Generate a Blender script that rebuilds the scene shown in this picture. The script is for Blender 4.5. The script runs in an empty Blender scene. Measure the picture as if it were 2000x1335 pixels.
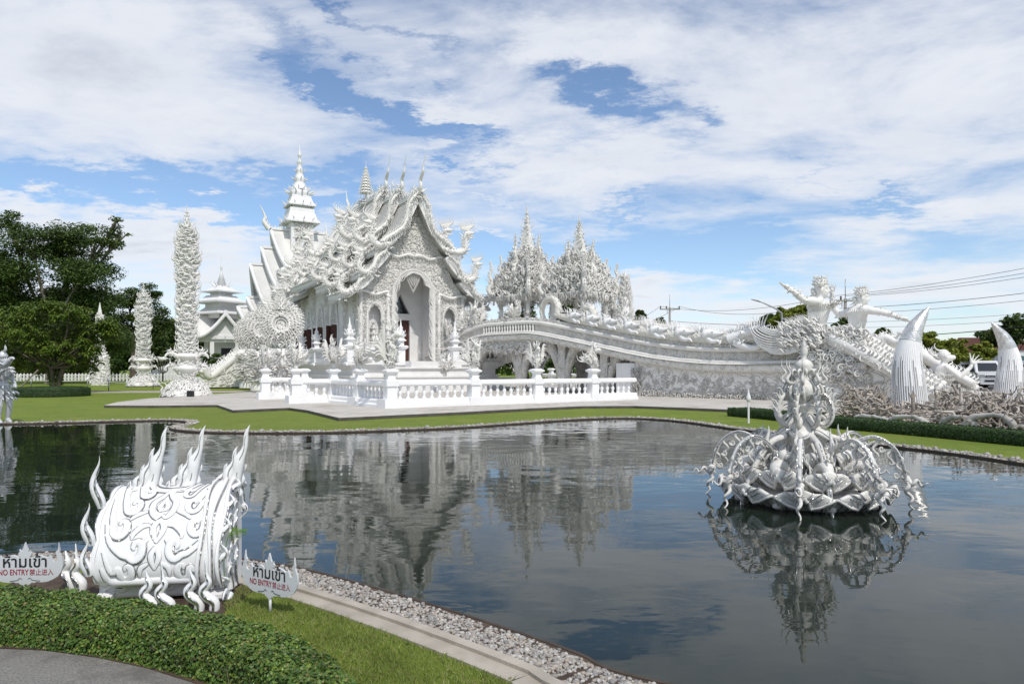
import bpy, math, random
import numpy as np
from mathutils import Vector, Matrix, geometry
random.seed(11)
rng = np.random.default_rng(11)
PI = math.pi
SC = bpy.context.scene
COL = SC.collection
# ------------------------------------------------------------------ camera
EYE, HOR, F = 1.6, 718.0, 2000*24/36
cd = bpy.data.cameras.new("camera"); cam = bpy.data.objects.new("camera", cd); COL.objects.link(cam)
cd.lens = 24; cd.sensor_width = 36; cd.clip_start = 0.05; cd.clip_end = 3000
cd.shift_y = (HOR-667.5)/2000
cam.location = (0, 0, EYE); cam.rotation_euler = (PI/2, 0, 0)
SC.camera = cam
SC.view_settings.view_transform = 'Standard'; SC.view_settings.look = 'None'
SC.view_settings.exposure = 0.10; SC.view_settings.gamma = 1
SC.cycles.max_bounces = 6; SC.cycles.diffuse_bounces = 3; SC.cycles.glossy_bounces = 3
SC.cycles.transparent_max_bounces = 8; SC.cycles.caustics_reflective = False; SC.cycles.caustics_refractive = False
# ------------------------------------------------------------------ sun and sky
SUN_EL, SUN_AZ = math.radians(52), math.radians(154)   # azimuth clockwise from +Y
sl = bpy.data.lights.new("sun", 'SUN'); sun = bpy.data.objects.new("sun", sl); COL.objects.link(sun)
sl.energy = 2.75; sl.angle = math.radians(0.8); sl.color = (1, .95, .875)
sd = Vector((math.cos(SUN_EL)*math.sin(SUN_AZ), math.cos(SUN_EL)*math.cos(SUN_AZ), math.sin(SUN_EL)))
sun.rotation_euler = sd.to_track_quat('Z', 'Y').to_euler()
world = bpy.data.worlds.new("World"); SC.world = world; world.use_nodes = True
def build_sky():
    nt = world.node_tree; nt.nodes.clear(); N, L = nt.nodes, nt.links
    def put(sock, v):
        if isinstance(v, (int, float)): sock.default_value = v
        else: L.new(v, sock)
    def M(op, a, b=None, c=None, clamp=False):
        n = N.new('ShaderNodeMath'); n.operation = op; n.use_clamp = clamp
        put(n.inputs[0], a)
        if b is not None: put(n.inputs[1], b)
        if c is not None: put(n.inputs[2], c)
        return n.outputs[0]
    def comb(x, y, z):
        n = N.new('ShaderNodeCombineXYZ')
        for i, v in enumerate((x, y, z)): put(n.inputs[i], v)
        return n.outputs[0]
    def noise(vec, scale, det, rough, dist=0):
        n = N.new('ShaderNodeTexNoise'); L.new(vec, n.inputs['Vector'])
        n.inputs['Scale'].default_value = scale; n.inputs['Detail'].default_value = det
        n.inputs['Roughness'].default_value = rough; n.inputs['Distortion'].default_value = dist
        return n
    def ramp(v, lo, hi):
        n = N.new('ShaderNodeMapRange'); n.interpolation_type = 'SMOOTHSTEP'; n.clamp = True
        put(n.inputs[0], v); n.inputs[1].default_value = lo; n.inputs[2].default_value = hi
        return n.outputs[0]
    def mix(f, a, b):
        n = N.new('ShaderNodeMix'); n.data_type = 'RGBA'
        put(n.inputs[0], f)
        for s, v in ((n.inputs[6], a), (n.inputs[7], b)):
            if isinstance(v, tuple): s.default_value = (*v, 1)
            else: L.new(v, s)
        return n.outputs[2]
    tc = N.new('ShaderNodeTexCoord'); sep = N.new('ShaderNodeSeparateXYZ'); L.new(tc.outputs['Generated'], sep.inputs[0])
    x, y, z = sep.outputs
    zc = M('ADD', M('MAXIMUM', z, 0.0), 0.10)
    cp = comb(M('DIVIDE', x, zc), M('DIVIDE', y, zc), 0.0)           # the flat cloud layer overhead
    cp2 = N.new('ShaderNodeMapping'); L.new(cp, cp2.inputs[0]); cp2.inputs['Scale'].default_value = (1.0, 1.3, 1); cp2.inputs['Rotation'].default_value = (0, 0, .5)
    n1 = noise(cp2.outputs[0], 1.15, 9, .62, .35).outputs[0]
    n2 = noise(cp2.outputs[0], 0.35, 3, .5).outputs[0]
    yy = M('MAXIMUM', y, 0.08)
    wn = noise(cp2.outputs[0], 2.0, 7, .68); ws = N.new('ShaderNodeSeparateColor'); L.new(wn.outputs[1], ws.inputs[0])
    wz = ramp(z, 0.0, .35); wamp = M('ADD', 0.06, M('MULTIPLY', wz, .30))
    u = M('ADD', M('DIVIDE', x, yy), M('MULTIPLY', M('SUBTRACT', ws.outputs[0], .5), wamp))
    w = M('ADD', M('DIVIDE', z, yy), M('MULTIPLY', M('SUBTRACT', ws.outputs[1], .5), wamp))
    tot = None
    for (px, py, a, b, rot, amp) in SKY:
        cu, cw = (px-1000)/F, (HOR-py)/F; c, s = math.cos(math.radians(-rot)), math.sin(math.radians(-rot))
        du, dw = M('SUBTRACT', u, cu), M('SUBTRACT', w, cw)
        p = M('MULTIPLY_ADD', du, c*F/a, M('MULTIPLY', dw, s*F/a)); q = M('MULTIPLY_ADD', du, -s*F/b, M('MULTIPLY', dw, c*F/b))
        e = M('POWER', 2.71828, M('MULTIPLY', M('MULTIPLY_ADD', p, p, M('MULTIPLY', q, q)), -1.0))
        tot = M('MULTIPLY', e, amp) if tot is None else M('MULTIPLY_ADD', e, amp, tot)
    front = ramp(y, 0.05, 0.3)
    dens = M('ADD', M('ADD', M('MULTIPLY', M('SUBTRACT', n1, .5), 3.3), M('MULTIPLY', M('SUBTRACT', n2, .5), .5)), M('ADD', .10, M('MULTIPLY', tot, front)))
    cov = ramp(dens, -.60, .72)
    thick = ramp(dens, .25, 1.5)
    sky = N.new('ShaderNodeTexSky'); sky.sky_type = 'NISHITA'; sky.sun_disc = False
    sky.sun_elevation = SUN_EL; sky.sun_rotation = SUN_AZ; sky.air_density = 1.0; sky.dust_density = .6; sky.ozone_density = 3.0; sky.altitude = 400
    k = N.new('ShaderNodeVectorMath'); k.operation = 'SCALE'; L.new(sky.outputs[0], k.inputs[0]); k.inputs['Scale'].default_value = 0.145
    blue = k.outputs[0]
    n3 = noise(cp2.outputs[0], 2.2, 6, .6, .3).outputs[0]
    shade = M('MULTIPLY', thick, ramp(n3, .38, .68))
    ccol = mix(shade, (.77, .80, .86), (.55, .595, .68))
    lowz = ramp(z, .02, .30)
    ccol = mix(lowz, mix(.35, ccol, (.86, .89, .93)), ccol)
    col = mix(M('MULTIPLY', cov, .96), blue, ccol)
    dark = ramp(z, -.06, 0.0)
    col = mix(dark, (.10, .12, .08), col)
    bg = N.new('ShaderNodeBackground'); L.new(col, bg.inputs[0]); bg.inputs[1].default_value = 1.0
    out = N.new('ShaderNodeOutputWorld'); L.new(bg.outputs[0], out.inputs[0])
# (photo x, photo y, half length, half width, tilt clockwise in degrees, + cloud / - blue)
SKY = [(720, 205, 190, 32, 30, -1.15), (880, 288, 120, 26, 8, -.95), (1190, 185, 120, 46, 12, -1.2), (1130, 130, 30, 40, 0, -.6), (1375, 218, 55, 20, 8, -.6),
       (170, 348, 250, 38, 4, -1.45), (460, 408, 180, 34, 8, -1.3), (620, 372, 110, 30, 5, -1.1), (600, 170, 60, 18, 30, -.5), (640, 10, 70, 14, 25, -.5),
       (950, 480, 130, 40, -4, -.9), (1300, 508, 240, 50, -3, -1.3), (1230, 405, 60, 9, -8, -.5), (1720, 398, 90, 13, -12, -.55), (1480, 475, 120, 18, -6, -.6),
       (1560, 360, 90, 8, -10, -.3), (790, 70, 90, 16, 25, -.4), (900, 345, 60, 14, 5, -.5), (700, 420, 60, 20, 0, -.4),
       (330, 462, 170, 34, 4, .9), (420, 540, 130, 26, 4, .7), (640, 430, 66, 30, 3, .8), (60, 400, 120, 26, 12, .7), (1262, 555, 60, 44, -20, .9),
       (1650, 580, 330, 40, -6, .55), (940, 440, 80, 12, 4, .7), (870, 215, 120, 36, 28, .6), (300, 160, 330, 120, 10, .5), (1650, 180, 380, 150, 0, .45),
       (1150, 330, 260, 40, -4, .5), (1800, 430, 200, 24, -8, .5), (1080, 60, 180, 50, 0, .4), (80, 560, 160, 50, 0, .3)]
build_sky()
# ------------------------------------------------------------------ helpers
def nrm(a): 
    a = np.asarray(a, float); return a/np.maximum(np.linalg.norm(a, axis=-1, keepdims=True), 1e-9)
def at(px, py, Y): return np.array([(px-1000)/F*Y, Y, EYE-(py-HOR)/F*Y])
def gr(px, py, z=0.0):
    Y = (EYE-z)*F/(py-HOR); return np.array([(px-1000)/F*Y, Y, z])
class MB:
    def __init__(s): s.v, s.f, s.n = [], [], 0
    def add(s, v, f, mat=0, flat=False):
        v = np.asarray(v, float).reshape(-1, 3); f = np.asarray(f, int)
        s.v.append(v); s.f.append((f+s.n, mat, flat)); s.n += len(v)
    def build(s, name, mats, parent=None, loc=None, rz=0.0):
        me = bpy.data.meshes.new(name)
        if s.n:
            v = np.concatenate(s.v); me.vertices.add(len(v)); me.vertices.foreach_set('co', v.astype(np.float32).ravel())
            lp = np.concatenate([f.ravel() for f, _, _ in s.f]); tot = np.concatenate([np.full(len(f), f.shape[1]) for f, _, _ in s.f])
            st = np.concatenate([[0], np.cumsum(tot)[:-1]])
            me.loops.add(len(lp)); me.loops.foreach_set('vertex_index', lp.astype(np.int32))
            me.polygons.add(len(tot)); me.polygons.foreach_set('loop_start', st.astype(np.int32))
            me.polygons.foreach_set('material_index', np.concatenate([np.full(len(f), m) for f, m, _ in s.f]).astype(np.int32))
            me.polygons.foreach_set('use_smooth', np.concatenate([np.full(len(f), not fl) for f, _, fl in s.f]))
            me.update(calc_edges=True); me.validate()
        for m in (mats if isinstance(mats, (list, tuple)) else [mats]): me.materials.append(m)
        o = bpy.data.objects.new(name, me); COL.objects.link(o)
        if parent is not None: o.parent = parent
        if loc is not None: o.location = tuple(loc)
        o.rotation_euler = (0, 0, rz)
        return o
def tag(o, label=None, cat=None, group=None, kind=None):
    if label: o['label'] = label
    if cat: o['category'] = cat
    if group: o['group'] = group
    if kind: o['kind'] = kind
    return o
def thing(name, label, cat, loc=(0, 0, 0), rz=0.0, group=None):
    o = bpy.data.objects.new(name, None); COL.objects.link(o); o.empty_display_size = .2
    o.location = tuple(float(c) for c in loc); o.rotation_euler = (0, 0, rz); return tag(o, label, cat, group)
def copy_tree(o, parent=None):
    c = o.copy(); COL.objects.link(c)
    if parent is not None: c.parent = parent
    for ch in [q for q in bpy.data.objects if q.parent == o]: copy_tree(ch, c)
    return c
def place(o, loc, rz=0.0, s=1.0, label=None):
    o.location = tuple(float(c) for c in loc); o.rotation_euler = (0, 0, rz); o.scale = (s, s, s)
    if label: o['label'] = label
    return o
def ring_faces(m, n, k):
    i = np.arange(m)[:, None, None]*n*k; a = np.arange(n-1)[None, :, None]*k; b = np.arange(k)[None, None, :]; b2 = (b+1) % k
    return np.stack([i+a+b, i+a+b2, i+a+k+b2, i+a+k+b], -1).reshape(-1, 4)
def tubes(mb, P, R, k=6, mat=0, flat=1.0, N0=None, cap=False):
    P = np.asarray(P, float); P = P[None] if P.ndim == 2 else P
    m, n, _ = P.shape; R = np.array(np.broadcast_to(np.asarray(R, float), (m, n)))
    T = nrm(np.gradient(P, axis=1))
    if cap:
        P = np.concatenate([P[:, :1], P, P[:, -1:]], 1); T = np.concatenate([T[:, :1], T, T[:, -1:]], 1)
        z = np.zeros((m, 1)); R = np.concatenate([z, R, z], 1); n += 2
    if N0 is None: N = np.where(np.abs(T[:, 0, 2:3]) < .9, np.array([[0, 0, 1.]]), np.array([[1., 0, 0]]))
    else: N = np.array(np.broadcast_to(N0, (m, 3)), float)
    Ns = np.empty_like(P)
    for i in range(n):
        q = N-(N*T[:, i]).sum(-1, keepdims=True)*T[:, i]; l = np.linalg.norm(q, axis=-1, keepdims=True)
        N = np.where(l > 1e-4, q/np.maximum(l, 1e-9), N); Ns[:, i] = N
    B = np.cross(T, Ns); a = 2*PI*np.arange(k)/k
    ring = P[:, :, None]+R[:, :, None, None]*(np.cos(a)[None, None, :, None]*B[:, :, None]+flat*np.sin(a)[None, None, :, None]*Ns[:, :, None])
    mb.add(ring, ring_faces(m, n, k), mat)
def curls(mb, base, U, S, L, r, kind='flame', n=8, k=4, mat=0, amp=1.0, flat=1.0):
    base = np.asarray(base, float).reshape(-1, 3); m = len(base)
    U = np.broadcast_to(nrm(U), (m, 3)); S = np.broadcast_to(nrm(S), (m, 3)); L = np.broadcast_to(L, (m,)); r = np.broadcast_to(r, (m,))
    amp = np.broadcast_to(amp, (m,))[:, None]; t = np.linspace(0, 1, n)[None]
    if kind == 'flame': th = .85*amp*np.sin(2*PI*t*1.05+.25); rad = (1-t**1.3)*(.75+.5*np.sin(PI*np.minimum(1, t*1.7)))+.015
    elif kind == 'hook': th = 3.0*amp*t**1.5; rad = 1-.82*t
    elif kind == 'scroll': th = 7.5*amp*t**1.7; rad = 1-.7*t
    elif kind == 'zig': th = .62*amp*np.sin(2*PI*t*2.3); rad = (1-t)**.8*(1+.22*np.sin(2*PI*t*2.3+1.2))+.01
    elif kind == 'spike': th = .35*amp*np.sin(2*PI*t); rad = 1-.97*t
    d = (L/(n-1))[:, None]; xs = np.cumsum(np.concatenate([np.zeros((m, 1)), (np.sin(th)*d)[:, :-1]], 1), 1); ys = np.cumsum(np.concatenate([np.zeros((m, 1)), (np.cos(th)*d)[:, :-1]], 1), 1)
    P = base[:, None]+xs[..., None]*S[:, None]+ys[..., None]*U[:, None]
    tubes(mb, P, rad*r[:, None], k, mat, flat, N0=np.cross(U, S))
def lathe(mb, prof, k=24, c=(0, 0, 0), mat=0, sx=1, sy=1, rot=None, flat=False):
    prof = np.asarray(prof, float); rot = PI/k if rot is None else rot; q = (1/math.cos(PI/k)) if k <= 8 else 1
    a = 2*PI*np.arange(k)/k+rot
    v = np.stack([prof[:, None, 0]*np.cos(a)*q*sx+c[0], prof[:, None, 0]*np.sin(a)*q*sy+c[1], np.broadcast_to(prof[:, 1:2]+c[2], (len(prof), k))], -1)
    mb.add(v, ring_faces(1, len(prof), k), mat, flat)
    for i in (0, -1):
        if prof[i, 0] > 1e-4:
            f = np.arange(k)[None]; mb.add(v[i], f[:, ::-1] if i == 0 else f, mat, True)
def box(mb, c, s, rz=0.0, mat=0, taper=1.0):
    x, y, z = s[0]/2, s[1]/2, s[2]/2
    v = np.array([[-x, -y, -z], [x, -y, -z], [x, y, -z], [-x, y, -z], [-x*taper, -y*taper, z], [x*taper, -y*taper, z], [x*taper, y*taper, z], [-x*taper, y*taper, z]])
    cz, sz = math.cos(rz), math.sin(rz)
    v = np.stack([v[:, 0]*cz-v[:, 1]*sz, v[:, 0]*sz+v[:, 1]*cz, v[:, 2]], 1)+np.asarray(c, float)
    mb.add(v, [[3, 2, 1, 0], [4, 5, 6, 7], [0, 1, 5, 4], [1, 2, 6, 5], [2, 3, 7, 6], [3, 0, 4, 7]], mat, True)
def slab(mb, outer, holes, o, eu, ev, en, th, mat=0, matside=None):
    """flat plate with holes: outline in (u, v), front at o, thickness th along -en"""
    o, eu, ev, en = [np.asarray(q, float) for q in (o, eu, ev, en)]
    loops = [list(outer)]+[list(h) for h in holes]
    tri = geometry.tessellate_polygon([[Vector((p[0], p[1], 0)) for p in l] for l in loops])
    pts = np.array([p for l in loops for p in l], float); w = o+pts[:, :1]*eu+pts[:, 1:2]*ev; n = len(w)
    tri = np.array(tri, int)
    p = pts[tri]; ar = (p[:, 1, 0]-p[:, 0, 0])*(p[:, 2, 1]-p[:, 0, 1])-(p[:, 1, 1]-p[:, 0, 1])*(p[:, 2, 0]-p[:, 0, 0])
    tri = np.where((ar > 0)[:, None], tri, tri[:, ::-1])
    if np.dot(np.cross(eu, ev), en) < 0: tri = tri[:, ::-1]
    mb.add(np.concatenate([w, w-en*th]), np.concatenate([tri, tri[:, ::-1]+n]), mat, True)
    i0 = 0; sf = []
    for l in loops:
        k = len(l); a = i0+np.arange(k); b = i0+(np.arange(k)+1) % k; sf.append(np.stack([a, b, b+n, a+n], 1)); i0 += k
    mb.add(np.concatenate([w, w-en*th]), np.concatenate(sf), mat if matside is None else matside, True)
def sweep(mb, path, sec, mat=0, up=(0, 0, 1), closed_sec=True, flat=True, ends=True):
    """section (side, up) swept along a path; side points left of travel"""
    path = np.asarray(path, float); sec = np.asarray(sec, float); n, k = len(path), len(sec)
    T = np.gradient(path, axis=0); T[:, 2] = 0; T = nrm(T); S = np.cross(np.array([0, 0, 1.]), T)
    v = path[:, None]+sec[None, :, 0:1]*S[:, None]+sec[None, :, 1:2]*np.array(up, float)
    mb.add(v, ring_faces(1, n, k), mat, flat)
    if ends:
        mb.add(v[0], [list(range(k))[::-1]], mat, True); mb.add(v[-1], [list(range(k))], mat, True)
def cat(path, n):
    """Catmull-Rom through points"""
    p = np.asarray(path, float); p = np.concatenate([2*p[:1]-p[1:2], p, 2*p[-1:]-p[-2:-1]]); out = []
    m = len(p)-3
    for t in np.linspace(0, m-1e-6, n):
        i = int(t); f = t-i; a, b, c, d = p[i:i+4]
        out.append(.5*((2*b)+(c-a)*f+(2*a-5*b+4*c-d)*f*f+(3*b-a-3*c+d)*f**3))
    return np.array(out)
def along(path, step):
    p = np.asarray(path, float); l = np.concatenate([[0], np.cumsum(np.linalg.norm(np.diff(p, axis=0), axis=1))])
    s = np.arange(step/2, l[-1], step); q = np.stack([np.interp(s, l, p[:, i]) for i in range(p.shape[1])], 1)
    e = np.stack([np.interp(np.minimum(s+step*.3, l[-1]), l, p[:, i])-np.interp(np.maximum(s-step*.3, 0), l, p[:, i]) for i in range(p.shape[1])], 1)
    return q, nrm(e)
def blob(mb, c, r, k=10, mat=0, jit=0.0):
    t = np.linspace(0, PI, k//2+2); a = 2*PI*np.arange(k)/k; r = np.broadcast_to(r, (3,))
    v = np.stack([np.sin(t)[:, None]*np.cos(a)*r[0], np.sin(t)[:, None]*np.sin(a)*r[1], -np.cos(t)[:, None]*np.ones(k)*r[2]], -1)
    v = v*(1+jit*rng.normal(size=v.shape[:2])[..., None])+np.asarray(c, float)
    mb.add(v, ring_faces(1, len(t), k), mat)
# ------------------------------------------------------------------ materials
def nodes(name):
    m = bpy.data.materials.new(name); m.use_nodes = True; nt = m.node_tree; nt.nodes.clear()
    return m, nt, nt.nodes, nt.links
def simple(name, base, rough=.6, metal=0.0, var=.12, vscale=1.5, bump=None, stain=None, stain2=None, relief=None, island=None, translucent=0.0, coat=0.0, spec=.5, lines=None, brick=None, cells=None):
    m, nt, N, L = nodes(name)
    out = N.new('ShaderNodeOutputMaterial'); b = N.new('ShaderNodeBsdfPrincipled')
    b.inputs['Roughness'].default_value = rough; b.inputs['Metallic'].default_value = metal; b.inputs['Specular IOR Level'].default_value = spec
    if coat: b.inputs['Coat Weight'].default_value = coat; b.inputs['Coat Roughness'].default_value = .15
    geo = N.new('ShaderNodeNewGeometry'); pos = geo.outputs['Position']
    def nz(scale, det=4, rough=.55, vec=None, dist=0.0):
        n = N.new('ShaderNodeTexNoise'); L.new(vec or pos, n.inputs['Vector']); n.inputs['Scale'].default_value = scale; n.inputs['Detail'].default_value = det; n.inputs['Roughness'].default_value = rough; n.inputs['Distortion'].default_value = dist
        return n.outputs[0]
    def rmp(v, lo, hi):
        n = N.new('ShaderNodeMapRange'); n.interpolation_type = 'SMOOTHSTEP'; L.new(v, n.inputs[0]); n.inputs[1].default_value = lo; n.inputs[2].default_value = hi; return n.outputs[0]
    def mul(v, f):
        n = N.new('ShaderNodeMath'); n.operation = 'MULTIPLY'; L.new(v, n.inputs[0]); n.inputs[1].default_value = f; return n.outputs[0]
    def mix(f, a, bb, mode='MIX'):
        n = N.new('ShaderNodeMix'); n.data_type = 'RGBA'; n.blend_type = mode
        if isinstance(f, float): n.inputs[0].default_value = f
        else: L.new(f, n.inputs[0])
        for s, v in ((n.inputs[6], a), (n.inputs[7], bb)):
            if isinstance(v, tuple): s.default_value = (*v, 1)
            else: L.new(v, s)
        return n.outputs[2]
    base2 = tuple(c*(1-var) for c in base)
    if island:
        rp = N.new('ShaderNodeValToRGB'); L.new(geo.outputs['Random Per Island'], rp.inputs[0])
        cs = [base]+list(island); rp.color_ramp.elements[0].color = (*cs[0], 1); rp.color_ramp.elements[1].color = (*cs[-1], 1)
        for i, c in enumerate(cs[1:-1]): e = rp.color_ramp.elements.new((i+1)/(len(cs)-1)); e.color = (*c, 1)
        col = mix(rmp(nz(vscale), .35, .7), rp.outputs[0], mix(1.0, rp.outputs[0], (1-var,)*3, 'MULTIPLY'))
    else: col = mix(rmp(nz(vscale), .3, .7), base, base2)
    for st in (stain, stain2):
        if st: col = mix(mul(rmp(nz(st[1], 6, .65), st[2], st[2]+.22), st[3]), col, st[0])
    h = None
    def addh(v, w):
        nonlocal h
        v = mul(v, w)
        if h is None: h = v
        else:
            n = N.new('ShaderNodeMath'); n.operation = 'ADD'; L.new(h, n.inputs[0]); L.new(v, n.inputs[1]); h = n.outputs[0]
    if bump: addh(nz(bump[0], 5, .6), bump[1])
    if relief:
        wv = N.new('ShaderNodeTexWave'); L.new(pos, wv.inputs[0]); wv.wave_type = 'RINGS'; wv.rings_direction = 'SPHERICAL'; wv.wave_profile = 'SIN'
        wv.inputs['Scale'].default_value = relief[0]; wv.inputs['Distortion'].default_value = 14; wv.inputs['Detail'].default_value = 2; wv.inputs['Detail Scale'].default_value = relief[2] if len(relief) > 2 else 1.5
        addh(wv.outputs['Fac'], relief[1])
        vo = N.new('ShaderNodeTexVoronoi'); L.new(pos, vo.inputs['Vector']); vo.inputs['Scale'].default_value = relief[0]*2.5; addh(vo.outputs['Distance'], relief[1]*.7)
    if lines:
        # carved outlines: thin dark grooves along the iso-lines of a warped field
        f = nz(lines[0], 2, .5, dist=1.2); mm = mul(f, lines[1])
        fr = N.new('ShaderNodeMath'); fr.operation = 'PINGPONG'; L.new(mm, fr.inputs[0]); fr.inputs[1].default_value = .5
        g = rmp(fr.outputs[0], 0.0, lines[2]); addh(g, lines[3])
        if len(lines) > 4:
            inv = N.new('ShaderNodeMath'); inv.operation = 'SUBTRACT'; inv.inputs[0].default_value = 1; L.new(g, inv.inputs[1]); col = mix(mul(inv.outputs[0], lines[5]), col, lines[4])
    if brick:
        tcn = N.new('ShaderNodeTexCoord'); mp = N.new('ShaderNodeMapping'); L.new(tcn.outputs['Object'] if brick[0] == 'o' else pos, mp.inputs[0]); mp.inputs['Scale'].default_value = brick[1]; mp.inputs['Rotation'].default_value = brick[4] if len(brick) > 4 else (0, 0, 0)
        bk = N.new('ShaderNodeTexBrick'); L.new(mp.outputs[0], bk.inputs[0]); bk.inputs['Scale'].default_value = 1; bk.inputs['Mortar Size'].default_value = .03; bk.inputs['Color1'].default_value = (1, 1, 1, 1); bk.inputs['Color2'].default_value = (brick[5] if len(brick) > 5 else .82,)*3+(1,); bk.inputs['Mortar'].default_value = (brick[2],)*3+(1,)
        col = mix(1.0, col, bk.outputs['Color'], 'MULTIPLY'); addh(bk.outputs['Fac'], -brick[3])
    if cells:
        vo = N.new('ShaderNodeTexVoronoi'); L.new(pos, vo.inputs['Vector']); vo.inputs['Scale'].default_value = cells[0]; addh(vo.outputs['Distance'], cells[1])
        if len(cells) > 2:
            sp = N.new('ShaderNodeSeparateColor'); L.new(vo.outputs['Color'], sp.inputs[0]); col = mix(mul(sp.outputs[0], cells[2]), col, (.25, .25, .25))
    if h is not None:
        bn = N.new('ShaderNodeBump'); bn.inputs['Strength'].default_value = 1; bn.inputs['Distance'].default_value = 1; L.new(h, bn.inputs['Height']); L.new(bn.outputs[0], b.inputs['Normal'])
    L.new(col, b.inputs['Base Color'])
    if translucent:
        tr = N.new('ShaderNodeBsdfTranslucent'); L.new(col, tr.inputs[0]); mx = N.new('ShaderNodeMixShader'); mx.inputs[0].default_value = translucent
        L.new(b.outputs[0], mx.inputs[1]); L.new(tr.outputs[0], mx.inputs[2]); L.new(mx.outputs[0], out.inputs[0])
    else: L.new(b.outputs[0], out.inputs[0])
    return m
W = .80
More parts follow.
